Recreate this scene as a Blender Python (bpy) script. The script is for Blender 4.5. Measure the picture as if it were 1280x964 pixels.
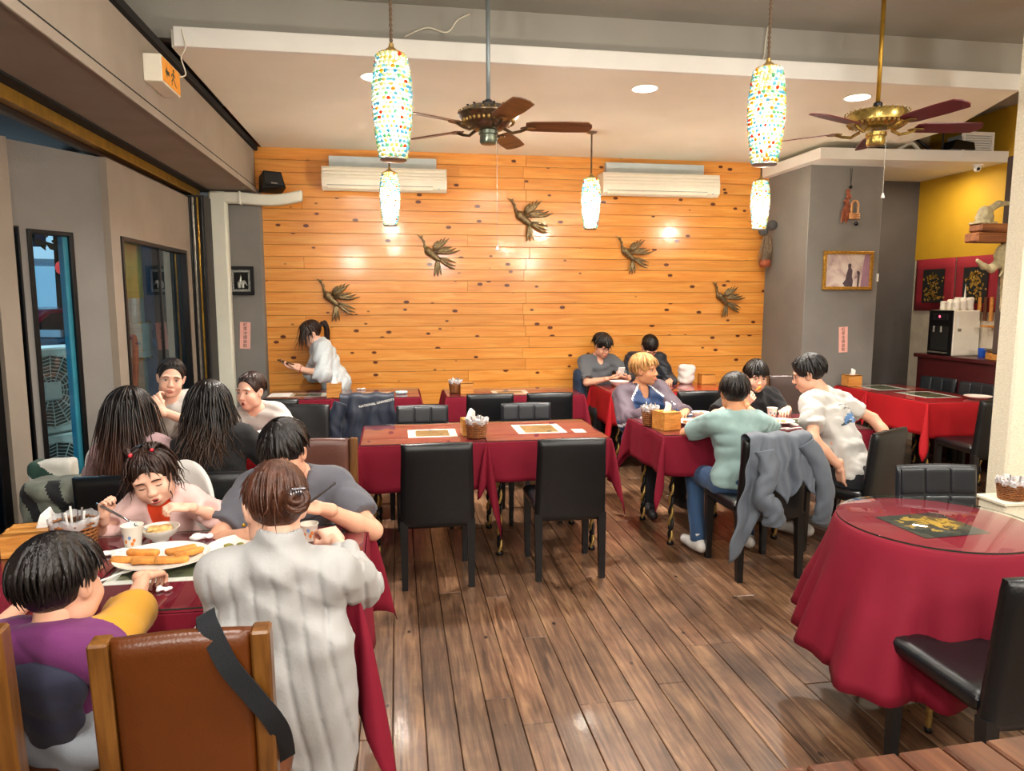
import bpy, bmesh, math, random
import numpy as np
from mathutils import Vector, Matrix
random.seed(7); rng = np.random.default_rng(11)
for o in list(bpy.data.objects): bpy.data.objects.remove(o)
sc = bpy.context.scene
COL = sc.collection
R = math.radians

# ------------------------------------------------------------------ camera
cam_d = bpy.data.cameras.new('camera'); cam = bpy.data.objects.new('camera', cam_d); COL.objects.link(cam)
cam.location = (0, 0, 1.65)
cam.rotation_euler = (R(90 - 7.0), 0, R(-9.13))
cam_d.sensor_width = 36.0; cam_d.lens = 889.0 / 1280 * 36; cam_d.clip_start = .05
sc.camera = cam
# ------------------------------------------------------------------ world, exposure
w = bpy.data.worlds.new('dusk_sky'); sc.world = w; w.use_nodes = True
bg = w.node_tree.nodes['Background']; bg.inputs[0].default_value = (.10, .26, .42, 1); bg.inputs[1].default_value = 0.9
vs = sc.view_settings
vs.view_transform = 'Standard'; vs.look = 'None'; vs.gamma = 1.0; vs.use_curve_mapping = False
vs.exposure = 0.28
# ------------------------------------------------------------------ room lamps
def area_lamp(name, loc, size, power, col=(1, .88, .72), rot=(0, 0, 0), spread=180, shape='DISK', size_y=None):
    d = bpy.data.lights.new(name, 'AREA'); d.shape = shape; d.size = size
    if size_y: d.size_y = size_y
    d.energy = power; d.color = col; d.spread = R(spread)
    o = bpy.data.objects.new(name, d); COL.objects.link(o); o.location = loc; o.rotation_euler = rot
    return o
WARM = (1, .90, .76); NEUT = (1, .94, .86)
# recessed downlights of the low ceiling
DOWN = [(-.12, 5.1), (1.772, 5.065), (3.409, 5.03)]
for i, (x, y) in enumerate(DOWN): area_lamp('downlight_lamp', (x, y, 3.112), .16, 42, NEUT, spread=125)
# ceiling lamps of the high front part of the room, over and behind the camera
HIGH = [(-.6, 1.6), (1.7, 1.9), (3.9, 2.2), (-.6, -.6), (1.7, -.6), (3.9, -.6)]
for i, (x, y) in enumerate(HIGH): area_lamp('ceiling_lamp', (x, y, 3.47), .6, 36, NEUT)
# added fill lights behind the camera, to brighten low ceiling and back wall
for i, (x, y) in enumerate(((-.9, -.7), (1.0, -1.0), (2.9, -.7), (4.6, .6))):
    d = bpy.data.lights.new('front_fill', 'POINT'); d.energy = 105; d.color = NEUT; d.shadow_soft_size = .18; o = bpy.data.objects.new('front_fill', d); COL.objects.link(o); o.location = (x, y, 2.45)
area_lamp('counter_lamp', (5.45, 6.7, 2.93), .25, 11, (1, .85, .62))
area_lamp('street_fill', (-4.2, 5.0, 4.6), 1.5, 320, (.80, .93, 1.0))  # added cool fill outdoors, lights what shows through the windows

d = bpy.data.lights.new('pipe_fill', 'POINT'); d.energy = 45; d.color = (.62, .86, 1.0); d.shadow_soft_size = .25; o = bpy.data.objects.new('pipe_fill', d); COL.objects.link(o); o.location = (-3.3, 6.9, 2.3)  # added bluish fill, brightens the pipes behind the wide window
# ------------------------------------------------------------------ materials
MATS = {}
def nt(name):
    m = bpy.data.materials.new(name); m.use_nodes = True
    t = m.node_tree; b = t.nodes['Principled BSDF']; return m, t, b
def node(t, typ, **kw):
    n = t.nodes.new(typ)
    for k, v in kw.items(): setattr(n, k, v)
    return n
def setin(n, **kw):
    for k, v in kw.items(): n.inputs[k.replace('_', ' ')].default_value = v
def c4(c): return (c[0], c[1], c[2], 1)
def srgb(h):
    h = h.lstrip('#'); v = [int(h[i:i + 2], 16) / 255 for i in (0, 2, 4)]
    return tuple(x / 12.92 if x <= .04045 else ((x + .055) / 1.055) ** 2.4 for x in v)
def ramp(t, stops):
    n = node(t, 'ShaderNodeValToRGB'); e = n.color_ramp.elements
    while len(e) < len(stops): e.new(.5)
    for i, (p, c) in enumerate(stops): e[i].position = p; e[i].color = c4(c)
    return n
def coords(t, scale=(1, 1, 1), kind='Object', loc=(0, 0, 0)):
    tc = node(t, 'ShaderNodeTexCoord'); mp = node(t, 'ShaderNodeMapping')
    mp.inputs['Scale'].default_value = scale; mp.inputs['Location'].default_value = loc
    t.links.new(tc.outputs[kind], mp.inputs[0]); return mp.outputs[0]
def plain(name, col, rough=.5, metal=0., var=.10, scale=9., bump=0., bscale=60., coat=0., spec=.5, emit=None, estr=0., sheen=0., alpha=1., stretch=(1, 1, 1)):
    """base colour with a little noise variation and optional fine relief"""
    if name in MATS: return MATS[name]
    if isinstance(col, str): col = srgb(col)
    m, t, b = nt(name); v = coords(t, stretch)
    n = node(t, 'ShaderNodeTexNoise'); setin(n, Scale=scale, Detail=4.); t.links.new(v, n.inputs[0])
    lo = tuple(max(0, c * (1 - var)) for c in col); hi = tuple(min(1, c * (1 + var)) for c in col)
    r = ramp(t, [(.3, lo), (.7, hi)]); t.links.new(n.outputs[0], r.inputs[0]); t.links.new(r.outputs[0], b.inputs['Base Color'])
    setin(b, Roughness=rough, Metallic=metal)
    b.inputs['Specular IOR Level'].default_value = spec; b.inputs['Coat Weight'].default_value = coat
    b.inputs['Coat Roughness'].default_value = .08; b.inputs['Sheen Weight'].default_value = sheen; b.inputs['Alpha'].default_value = alpha
    if emit is not None:
        b.inputs['Emission Color'].default_value = c4(emit if not isinstance(emit, str) else srgb(emit)); b.inputs['Emission Strength'].default_value = estr
    if bump:
        n2 = node(t, 'ShaderNodeTexNoise'); setin(n2, Scale=bscale, Detail=3.); t.links.new(v, n2.inputs[0])
        bm_ = node(t, 'ShaderNodeBump'); setin(bm_, Strength=bump, Distance=.01); t.links.new(n2.outputs[0], bm_.inputs['Height']); t.links.new(bm_.outputs[0], b.inputs['Normal'])
    MATS[name] = m; return m
def wood(name, dark, mid, light, axis=0, rough=.4, coat=.0, knots=0., grain=1., pervar=.25, knotcol='#4a1d06', wear=0., knotscale=1., fine=.45):
    """long-grained timber; each piece shifts its own pattern and tone (Object Info random)"""
    if name in MATS: return MATS[name]
    dark, mid, light, knotcol = (srgb(c) if isinstance(c, str) else c for c in (dark, mid, light, knotcol))
    m, t, b = nt(name)
    tc = node(t, 'ShaderNodeTexCoord'); oi = node(t, 'ShaderNodeObjectInfo'); geo = node(t, 'ShaderNodeNewGeometry')
    off = node(t, 'ShaderNodeVectorMath', operation='SCALE'); cmb = node(t, 'ShaderNodeCombineXYZ')
    for i in range(3): t.links.new(oi.outputs['Random'], cmb.inputs[i])
    t.links.new(cmb.outputs[0], off.inputs[0]); off.inputs['Scale'].default_value = 37.
    add = node(t, 'ShaderNodeVectorMath', operation='ADD'); t.links.new(geo.outputs['Position'], add.inputs[0]); t.links.new(off.outputs[0], add.inputs[1])
    sc_ = [14., 14., 14.]; sc_[axis] = 1.0
    mp = node(t, 'ShaderNodeMapping'); mp.inputs['Scale'].default_value = [s * grain for s in sc_]; t.links.new(add.outputs[0], mp.inputs[0])
    n = node(t, 'ShaderNodeTexNoise'); setin(n, Scale=1.6, Detail=6., Distortion=1.2); t.links.new(mp.outputs[0], n.inputs[0])
    r = ramp(t, [(.28, dark), (.5, mid), (.74, light)]); t.links.new(n.outputs[0], r.inputs[0]); out = r.outputs[0]
    mp3 = node(t, 'ShaderNodeMapping'); s3 = [95., 95., 95.]; s3[axis] = 3.; mp3.inputs['Scale'].default_value = s3; t.links.new(add.outputs[0], mp3.inputs[0])
    n3 = node(t, 'ShaderNodeTexNoise'); setin(n3, Scale=1., Detail=2.); t.links.new(mp3.outputs[0], n3.inputs[0])
    mx = node(t, 'ShaderNodeMix', data_type='RGBA', blend_type='MULTIPLY'); mx.inputs[0].default_value = fine
    r3 = ramp(t, [(.3, (.55, .5, .45)), (.6, (1, 1, 1))]); t.links.new(n3.outputs[0], r3.inputs[0]); t.links.new(out, mx.inputs[6]); t.links.new(r3.outputs[0], mx.inputs[7]); out = mx.outputs[2]
    hv = node(t, 'ShaderNodeHueSaturation'); mr = node(t, 'ShaderNodeMapRange'); setin(mr, To_Min=1 - pervar, To_Max=1 + pervar)
    t.links.new(oi.outputs['Random'], mr.inputs[0]); t.links.new(mr.outputs[0], hv.inputs['Value']); t.links.new(out, hv.inputs['Color']); out = hv.outputs[0]
    if knots:
        sk = [5.2 * knotscale] * 3; sk[axis] = 3.0 * knotscale
        mk = node(t, 'ShaderNodeMapping'); mk.inputs['Scale'].default_value = sk; t.links.new(add.outputs[0], mk.inputs[0])
        vo = node(t, 'ShaderNodeTexVoronoi'); setin(vo, Scale=1.0); t.links.new(mk.outputs[0], vo.inputs[0])
        rk = ramp(t, [(.0, (1, 1, 1)), (knots * .75, (1, 1, 1)), (knots, (0, 0, 0))]); t.links.new(vo.outputs['Distance'], rk.inputs[0])
        mk2 = node(t, 'ShaderNodeMix', data_type='RGBA'); t.links.new(rk.outputs[0], mk2.inputs[0]); t.links.new(out, mk2.inputs[6]); mk2.inputs[7].default_value = c4(knotcol); out = mk2.outputs[2]
    if wear:
        nw = node(t, 'ShaderNodeTexNoise'); setin(nw, Scale=2.2, Detail=6., Roughness=.65); t.links.new(geo.outputs['Position'], nw.inputs[0])
        rw = ramp(t, [(.42, (0, 0, 0)), (.62, (1, 1, 1))]); t.links.new(nw.outputs[0], rw.inputs[0])
        mw = node(t, 'ShaderNodeMix', data_type='RGBA'); ml = node(t, 'ShaderNodeMath', operation='MULTIPLY'); ml.inputs[1].default_value = wear
        t.links.new(rw.outputs[0], ml.inputs[0]); t.links.new(ml.outputs[0], mw.inputs[0]); t.links.new(out, mw.inputs[6]); mw.inputs[7].default_value = c4(tuple(x * .45 for x in dark)); out = mw.outputs[2]
    t.links.new(out, b.inputs['Base Color']); setin(b, Roughness=rough); b.inputs['Coat Weight'].default_value = coat; b.inputs['Coat Roughness'].default_value = .12
    bm_ = node(t, 'ShaderNodeBump'); setin(bm_, Strength=.12, Distance=.004); t.links.new(n3.outputs[0], bm_.inputs['Height']); t.links.new(bm_.outputs[0], b.inputs['Normal'])
    MATS[name] = m; return m
def glassy(name, tint=(1, 1, 1), rough=.02, refl=1.0, ior=1.5):
    """clear sheet: see-through with Fresnel reflection"""
    if name in MATS: return MATS[name]
    m = bpy.data.materials.new(name); m.use_nodes = True; t = m.node_tree; t.nodes.clear()
    o = node(t, 'ShaderNodeOutputMaterial'); mx = node(t, 'ShaderNodeMixShader'); fr = node(t, 'ShaderNodeFresnel'); fr.inputs[0].default_value = ior
    tr = node(t, 'ShaderNodeBsdfTransparent'); tr.inputs[0].default_value = c4(tint); g = node(t, 'ShaderNodeBsdfGlossy'); g.inputs['Roughness'].default_value = rough; g.inputs[0].default_value = (refl, refl, refl, 1)
    ge = node(t, 'ShaderNodeNewGeometry'); iv = node(t, 'ShaderNodeMath', operation='SUBTRACT'); iv.inputs[0].default_value = 1.; t.links.new(ge.outputs['Backfacing'], iv.inputs[1])
    ml = node(t, 'ShaderNodeMath', operation='MULTIPLY'); t.links.new(fr.outputs[0], ml.inputs[0]); t.links.new(iv.outputs[0], ml.inputs[1]); t.links.new(ml.outputs[0], mx.inputs[0]); t.links.new(tr.outputs[0], mx.inputs[1]); t.links.new(g.outputs[0], mx.inputs[2]); t.links.new(mx.outputs[0], o.inputs[0])
    MATS[name] = m; return m
def emis(name, col, strength):
    if name in MATS: return MATS[name]
    m, t, b = nt(name); col = srgb(col) if isinstance(col, str) else col
    b.inputs['Base Color'].default_value = c4(col); b.inputs['Emission Color'].default_value = c4(col); b.inputs['Emission Strength'].default_value = strength
    MATS[name] = m; return m

# ------------------------------------------------------------------ mesh building
class MB:
    """collects polygons; build() links them as ONE mesh object"""
    def __init__(s): s.v = []; s.f = []; s.m = []; s.mi = 0
    def add(s, vs, fs, mi=None):
        k = len(s.v); s.v += [tuple(p) for p in vs]; s.f += [tuple(i + k for i in f) for f in fs]; s.m += [s.mi if mi is None else mi] * len(fs); return s
    def box(s, x0, x1, y0, y1, z0, z1, bev=0., M=None, mi=None):
        if bev <= 0:
            vs = [(x, y, z) for z in (z0, z1) for y in (y0, y1) for x in (x0, x1)]
            fs = [(0, 2, 3, 1), (4, 5, 7, 6), (0, 1, 5, 4), (2, 6, 7, 3), (0, 4, 6, 2), (1, 3, 7, 5)]
        else:
            b = min(bev, (x1 - x0) * .49, (y1 - y0) * .49, (z1 - z0) * .49); vs = []; ix = {}
            c = ((x0 + x1) / 2, (y0 + y1) / 2, (z0 + z1) / 2); h = ((x1 - x0) / 2, (y1 - y0) / 2, (z1 - z0) / 2)
            for sx in (-1, 1):
                for sy in (-1, 1):
                    for sz in (-1, 1):
                        for a in range(3):
                            d = [h[0] - b, h[1] - b, h[2] - b]; d[a] = h[a]
                            ix[sx, sy, sz, a] = len(vs); vs.append((c[0] + sx * d[0], c[1] + sy * d[1], c[2] + sz * d[2]))
            fs = []
            def q(l, n):
                pts = [Vector(vs[i]) for i in l]; nn = (pts[1] - pts[0]).cross(pts[2] - pts[0])
                fs.append(tuple(l) if nn.dot(Vector(n)) > 0 else tuple(l[::-1]))
            for a in range(3):
                u, v_ = [k for k in range(3) if k != a]
                for sg in (-1, 1):
                    l = []
                    for su, sv in ((-1, -1), (1, -1), (1, 1), (-1, 1)):
                        k = [0, 0, 0]; k[a] = sg; k[u] = su; k[v_] = sv; l.append(ix[k[0], k[1], k[2], a])
                    n = [0, 0, 0]; n[a] = sg; q(l, n)
                for su in (-1, 1):
                    for sv in (-1, 1):
                        def I(t_, ax):
                            k = [0, 0, 0]; k[a] = t_; k[u] = su; k[v_] = sv; return ix[k[0], k[1], k[2], ax]
                        n = [0, 0, 0]; n[u] = su; n[v_] = sv; q([I(-1, u), I(1, u), I(1, v_), I(-1, v_)], n)
            for sx in (-1, 1):
                for sy in (-1, 1):
                    for sz in (-1, 1): q([ix[sx, sy, sz, 0], ix[sx, sy, sz, 1], ix[sx, sy, sz, 2]], (sx, sy, sz))
        if M is not None: vs = [M @ Vector(p) for p in vs]
        return s.add(vs, fs, mi)
    def lathe(s, prof, n=24, c=(0, 0, 0), M=None, cap=True, mi=None, sx=1, sy=1):
        vs = []; fs = []
        for r, z in prof:
            for i in range(n):
                a = 2 * math.pi * i / n; vs.append((c[0] + r * math.cos(a) * sx, c[1] + r * math.sin(a) * sy, c[2] + z))
        for j in range(len(prof) - 1):
            for i in range(n): a, b_ = j * n + i, j * n + (i + 1) % n; fs.append((a, b_, b_ + n, a + n))
        if cap:
            fs.append(tuple(range(n - 1, -1, -1))); k = (len(prof) - 1) * n; fs.append(tuple(range(k, k + n)))
        if M is not None: vs = [M @ Vector(p) for p in vs]
        return s.add(vs, fs, mi)
    def tube(s, pts, r, n=8, cap=True, mi=None, flat=None):
        """swept tube; r a number or list; flat=(normal, ratio) squashes it along normal"""
        P = [Vector(p) for p in pts]; k = len(P); r = [r] * k if isinstance(r, (int, float)) else list(r); vs = []; fs = []
        up = Vector((0, 0, 1)); d0 = (P[1] - P[0]).normalized()
        if abs(d0.dot(up)) > .95: up = Vector((0, 1, 0))
        u = d0.cross(up).normalized()
        for i in range(k):
            d = (P[min(i + 1, k - 1)] - P[max(i - 1, 0)]); d = d.normalized() if d.length > 1e-9 else d0
            u = (u - d * u.dot(d)); u = u.normalized() if u.length > 1e-6 else d.orthogonal().normalized(); v_ = d.cross(u)
            for j in range(n):
                a = 2 * math.pi * j / n; q = u * math.cos(a) * r[i] + v_ * math.sin(a) * r[i]
                if flat: q = q - flat[0] * q.dot(flat[0]) * (1 - flat[1])
                vs.append(P[i] + q)
        for i in range(k - 1):
            for j in range(n): a, b_ = i * n + j, i * n + (j + 1) % n; fs.append((a, b_, b_ + n, a + n))
        if cap: fs.append(tuple(range(n - 1, -1, -1))); fs.append(tuple(range((k - 1) * n, k * n)))
        return s.add(vs, fs, mi)
    def sphere(s, c, r, n=12, m=8, M=None, mi=None):
        r = (r, r, r) if isinstance(r, (int, float)) else r; prof = []
        vs = [(c[0], c[1], c[2] - r[2])]; fs = []
        for j in range(1, m):
            a = math.pi * j / m
            for i in range(n): b_ = 2 * math.pi * i / n; vs.append((c[0] + r[0] * math.sin(a) * math.cos(b_), c[1] + r[1] * math.sin(a) * math.sin(b_), c[2] - r[2] * math.cos(a)))
        vs.append((c[0], c[1], c[2] + r[2]))
        for i in range(n): fs.append((0, 1 + (i + 1) % n, 1 + i))
        for j in range(m - 2):
            for i in range(n): a, b_ = 1 + j * n + i, 1 + j * n + (i + 1) % n; fs.append((a, b_, b_ + n, a + n))
        k = 1 + (m - 2) * n; L = len(vs) - 1
        for i in range(n): fs.append((k + i, k + (i + 1) % n, L))
        if M is not None: vs = [M @ Vector(p) for p in vs]
        return s.add(vs, fs, mi)
    def prism(s, poly, y0, y1, axis=1, mi=None, M=None):
        """polygon in the plane normal to axis, extruded from y0 to y1"""
        def pt(p, t):
            return (t, p[0], p[1]) if axis == 0 else (p[0], t, p[1]) if axis == 1 else (p[0], p[1], t)
        n = len(poly); vs = [pt(p, y0) for p in poly] + [pt(p, y1) for p in poly]
        fs = [tuple(range(n)), tuple(range(2 * n - 1, n - 1, -1))] + [(i, i + n, (i + 1) % n + n, (i + 1) % n) for i in range(n)]
        if M is not None: vs = [M @ Vector(p) for p in vs]
        return s.add(vs, fs, mi)
    def grid(s, fn, nu, nv, wrap=False, mi=None):
        vs = [fn(i / (nu if wrap else nu - 1), j / (nv - 1)) for j in range(nv) for i in range(nu)]; fs = []
        for j in range(nv - 1):
            for i in range(nu if wrap else nu - 1): a, b_ = j * nu + i, j * nu + (i + 1) % nu; fs.append((a, b_, b_ + nu, a + nu))
        return s.add(vs, fs, mi)
    def build(s, name, mat, parent=None, smooth=False, loc=None, rot=None, fix=True):
        me = bpy.data.meshes.new(name); me.from_pydata(s.v, [], s.f); mats = mat if isinstance(mat, (list, tuple)) else [mat]
        for x in mats: me.materials.append(x)
        if len(mats) > 1: me.polygons.foreach_set('material_index', s.m)
        if fix:
            bm = bmesh.new(); bm.from_mesh(me); bmesh.ops.recalc_face_normals(bm, faces=bm.faces); bm.to_mesh(me); bm.free()
        if smooth: smoothen(me, smooth)
        me.update(); return link(name, me, parent, loc, rot)
def smoothen(me, ang=True):
    me.polygons.foreach_set('use_smooth', [True] * len(me.polygons))
    if ang is not True: me.set_sharp_from_angle(angle=R(ang))
def link(name, me, parent=None, loc=None, rot=None):
    o = bpy.data.objects.new(name, me); COL.objects.link(o)
    if parent is not None: o.parent = parent
    if loc is not None: o.location = loc
    if rot is not None: o.rotation_euler = rot
    return o
def thing(name, label, cat, loc=(0, 0, 0), rz=0., group=None):
    o = link(name, None, None, loc, (0, 0, rz)); return tag(o, label, cat, group)
def tag(o, label=None, cat=None, group=None, kind=None):
    for k, v in (('label', label), ('category', cat), ('group', group), ('kind', kind)):
        if v: o[k] = v
    return o
def struct(o, label=None):
    o['kind'] = 'structure'
    if label: o['label'] = label
    return o
def copy_tree(o, parent=None):
    kids = list(o.children); c = o.copy(); COL.objects.link(c); c.parent = parent
    for ch in kids: copy_tree(ch, c)
    return c
def place(o, loc, rz=0., label=None, group=None):
    o.location = loc; o.rotation_euler = (0, 0, rz); return tag(o, label, None, group)
def bez(pts, n=12):
    """Catmull-Rom through the points"""
    P = [Vector(p) for p in pts]; out = []
    for i in range(len(P) - 1):
        a, b_, c, d = P[max(i - 1, 0)], P[i], P[i + 1], P[min(i + 2, len(P) - 1)]
        for j in range(n):
            t = j / n; out.append(.5 * ((2 * b_) + (c - a) * t + (2 * a - 5 * b_ + 4 * c - d) * t * t + (3 * b_ - a - 3 * c + d) * t ** 3))
    out.append(P[-1]); return out
def text_mesh(txt, size, depth=.0006, vertical=False):
    cu = bpy.data.curves.new('t', 'FONT'); cu.body = '\n'.join(txt) if vertical else txt; cu.size = size; cu.extrude = depth; cu.align_x = 'CENTER'; cu.align_y = 'CENTER'
    if vertical: cu.space_line = .92
    cu.resolution_u = 2
    ob = bpy.data.objects.new('t', cu); COL.objects.link(ob); dg = bpy.context.evaluated_depsgraph_get(); me = bpy.data.meshes.new_from_object(ob.evaluated_get(dg)); bpy.data.objects.remove(ob); return me
def text_obj(name, txt, size, mat, parent, loc, rot, vertical=False, depth=.0006):
    me = text_mesh(txt, size, depth, vertical); me.materials.clear(); me.materials.append(mat); return link(name, me, parent, loc, rot)

# ------------------------------------------------------------------ signed-distance sculpting (surface nets)
def sphere_q(P, c): return P - np.asarray(c, np.float32)
class Sculpt:
    """smooth union / cut of round cones, ellipsoids and rounded boxes, meshed as one continuous skin"""
    def __init__(s, k=.02): s.ops = []; s.k = k; s.post = None
    def rc(s, a, b, ra, rb=None, k=None, op='+'):
        rb = ra if rb is None else rb; a = np.array(a, float); b = np.array(b, float); r = max(ra, rb)
        s.ops.append(('rc', (a, b, ra, rb), np.minimum(a, b) - r, np.maximum(a, b) + r, s.k if k is None else k, op)); return s
    def el(s, c, r, Rm=None, k=None, op='+'):
        c = np.array(c, float); r = np.array([r] * 3 if isinstance(r, (int, float)) else r, float); Rm = np.eye(3) if Rm is None else np.array(Rm, float); m = np.sqrt(((Rm * r[None, :]) ** 2).sum(1))
        s.ops.append(('el', (c, r, Rm), c - m, c + m, s.k if k is None else k, op)); return s
    def bx(s, c, h, Rm=None, rr=.01, k=None, op='+'):
        c = np.array(c, float); h = np.array(h, float); Rm = np.eye(3) if Rm is None else np.array(Rm, float); m = np.abs(Rm) @ h
        s.ops.append(('bx', (c, h - rr, Rm, rr), c - m, c + m, s.k if k is None else k, op)); return s
    def plane(s, p, n, k=.004):
        """keep only the side against n"""
        s.ops.append(('pl', (np.array(p, float), np.array(n, float) / np.linalg.norm(n)), None, None, k, '&')); return s
    def bounds(s):
        lo = np.min([o[2] for o in s.ops if o[5] == '+'], 0); hi = np.max([o[3] for o in s.ops if o[5] == '+'], 0); return lo, hi
    def mesh(s, vox):
        lo, hi = s.bounds(); pad = s.k * .3 + vox * 2.5 + .004; lo = lo - pad; hi = hi + pad; n = np.ceil((hi - lo) / vox).astype(int) + 1
        ax = [(lo[i] + vox * np.arange(n[i])).astype(np.float32) for i in range(3)]; F = np.full(n, .3, np.float32)
        for typ, a, l, h, k, op in s.ops:
            if typ == 'pl':
                p, nn = a; X, Y, Z = ax[0][:, None, None], ax[1][None, :, None], ax[2][None, None, :]
                d = (X - p[0]) * nn[0] + (Y - p[1]) * nn[1] + (Z - p[2]) * nn[2]; hh = np.clip(.5 - .5 * (F - d) / k, 0, 1); F = F * (1 - hh) + d * hh + k * hh * (1 - hh); continue
            m = k + vox * 3; i0 = [int(np.clip(np.floor((l[i] - m - lo[i]) / vox), 0, n[i])) for i in range(3)]; i1 = [int(np.clip(np.ceil((h[i] + m - lo[i]) / vox) + 1, 0, n[i])) for i in range(3)]
            if min(b - a_ for a_, b in zip(i0, i1)) <= 0: continue
            X, Y, Z = ax[0][i0[0]:i1[0], None, None], ax[1][None, i0[1]:i1[1], None], ax[2][None, None, i0[2]:i1[2]]
            if typ == 'rc':
                A, B, ra, rb = a; ba = B - A; L = float(ba @ ba) + 1e-12; px, py, pz = X - A[0], Y - A[1], Z - A[2]
                t = np.clip((px * ba[0] + py * ba[1] + pz * ba[2]) / L, 0, 1); d = np.sqrt((px - ba[0] * t) ** 2 + (py - ba[1] * t) ** 2 + (pz - ba[2] * t) ** 2) - (ra + (rb - ra) * t)
            else:
                c = a[0]; Rm = a[2]; px, py, pz = X - c[0], Y - c[1], Z - c[2]; q = [px * Rm[0, i] + py * Rm[1, i] + pz * Rm[2, i] for i in range(3)]
                if typ == 'el':
                    r = a[1]; k0 = np.sqrt(sum((q[i] / r[i]) ** 2 for i in range(3))); k1 = np.sqrt(sum((q[i] / r[i] ** 2) ** 2 for i in range(3))) + 1e-9; d = k0 * (k0 - 1) / k1
                else:
                    hb, rr = a[1], a[3]; e = [np.abs(q[i]) - hb[i] for i in range(3)]; d = np.sqrt(sum(np.maximum(x, 0) ** 2 for x in e)) + np.minimum(np.maximum(np.maximum(e[0], e[1]), e[2]), 0) - rr
            S = F[i0[0]:i1[0], i0[1]:i1[1], i0[2]:i1[2]]
            if op == '+': hh = np.clip(.5 + .5 * (S - d) / k, 0, 1); S[...] = S * (1 - hh) + d * hh - k * hh * (1 - hh)
            else: hh = np.clip(.5 - .5 * (S + d) / k, 0, 1); S[...] = S * (1 - hh) - d * hh + k * hh * (1 - hh)
        if s.post is not None: F = s.post(F, ax[0][:, None, None], ax[1][None, :, None], ax[2][None, None, :])
        return nets(F.astype(np.float32), lo, vox)
def nets(F, lo, vox):
    S = F < 0; n = F.shape
    cnt = np.zeros([d - 1 for d in n], np.int8)
    for dx in (0, 1):
        for dy in (0, 1):
            for dz in (0, 1): cnt += S[dx:n[0] - 1 + dx, dy:n[1] - 1 + dy, dz:n[2] - 1 + dz]
    I = np.argwhere((cnt > 0) & (cnt < 8)); N = len(I); acc = np.zeros((N, 3)); w = np.zeros(N)
    for a in range(3):
        b, c = [k for k in range(3) if k != a]
        for u in (0, 1):
            for v in (0, 1):
                p = I.copy(); p[:, b] += u; p[:, c] += v; q = p.copy(); q[:, a] += 1
                f0 = F[p[:, 0], p[:, 1], p[:, 2]]; f1 = F[q[:, 0], q[:, 1], q[:, 2]]; m = (f0 < 0) != (f1 < 0)
                t = np.where(m, f0 / np.where(m, f0 - f1, 1), 0); P = p.astype(float); P[:, a] += t; acc[m] += P[m]; w[m] += 1
    V = lo + vox * acc / w[:, None]; ix = np.full(cnt.shape, -1, np.int64); ix[I[:, 0], I[:, 1], I[:, 2]] = np.arange(N); Q = []
    for a in range(3):
        b, c = (a + 1) % 3, (a + 2) % 3; sl0 = [slice(None)] * 3; sl1 = [slice(None)] * 3; sl0[a] = slice(0, -1); sl1[a] = slice(1, None); A, B = S[tuple(sl0)], S[tuple(sl1)]
        E = np.argwhere(A != B); E = E[(E[:, b] > 0) & (E[:, c] > 0) & (E[:, b] < n[b] - 1) & (E[:, c] < n[c] - 1)]
        if not len(E): continue
        fl = A[E[:, 0], E[:, 1], E[:, 2]]; cs = []
        for db, dc in ((-1, -1), (0, -1), (0, 0), (-1, 0)): p = E.copy(); p[:, b] += db; p[:, c] += dc; cs.append(ix[p[:, 0], p[:, 1], p[:, 2]])
        q = np.stack(cs, 1); q[~fl] = q[~fl][:, ::-1]; Q.append(q)
    return V, np.concatenate(Q)
def quad_obj(name, parts, mat, parent=None, origin=(0, 0, 0), matfn=None, smooth_it=0):
    """one mesh object from (V, Q) pieces; matfn(centres)->material index"""
    V = np.concatenate([p[0] for p in parts]); k = 0; Q = []
    for p in parts: Q.append(p[1] + k); k += len(p[0])
    Q = np.concatenate(Q)
    for _ in range(smooth_it):
        s_ = np.zeros_like(V); c_ = np.zeros(len(V))
        for i in range(4):
            np.add.at(s_, Q[:, i], V[Q[:, (i + 1) % 4]] + V[Q[:, (i + 3) % 4]]); np.add.at(c_, Q[:, i], 2)
        V = V * .4 + .6 * s_ / np.maximum(c_, 1)[:, None]
    me = bpy.data.meshes.new(name); me.vertices.add(len(V)); me.vertices.foreach_set('co', (V - np.array(origin)).astype(np.float32).ravel())
    me.loops.add(Q.size); me.loops.foreach_set('vertex_index', Q.astype(np.int32).ravel()); me.polygons.add(len(Q)); me.polygons.foreach_set('loop_start', np.arange(0, Q.size, 4, dtype=np.int32))
    mats = mat if isinstance(mat, (list, tuple)) else [mat]
    for m in mats: me.materials.append(m)
    if matfn is not None: me.polygons.foreach_set('material_index', np.asarray(matfn(V[Q].mean(1)), np.int32))
    me.update(calc_edges=True); me.polygons.foreach_set('use_smooth', [True] * len(Q)); return link(name, me, parent)
# ================================================================== THE ROOM
W, ZC, XB, YF, ZU = 7.55, 3.13, -1.34, 4.68, 3.5
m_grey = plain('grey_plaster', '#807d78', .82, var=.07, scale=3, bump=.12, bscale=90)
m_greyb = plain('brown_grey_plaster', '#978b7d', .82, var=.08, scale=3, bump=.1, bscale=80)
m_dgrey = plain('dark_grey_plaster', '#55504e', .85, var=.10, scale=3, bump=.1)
m_white = plain('white_ceiling_paint', '#f4f0de', .75, var=.03, scale=2)
m_white2 = plain('white_board_paint', '#eeece4', .6, var=.03, scale=4)
m_upper = plain('grey_ceiling_paint', '#a3a096', .8, var=.05, scale=2)
m_pine = wood('varnished_pine', '#dd8a33', '#e99c44', '#f0ae58', axis=0, rough=.28, coat=.5, knots=.15, pervar=.09, knotcol='#5e2406', fine=.22, knotscale=1.5)
m_pineb = plain('pine_groove', '#7a3a0c', .7)
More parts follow.
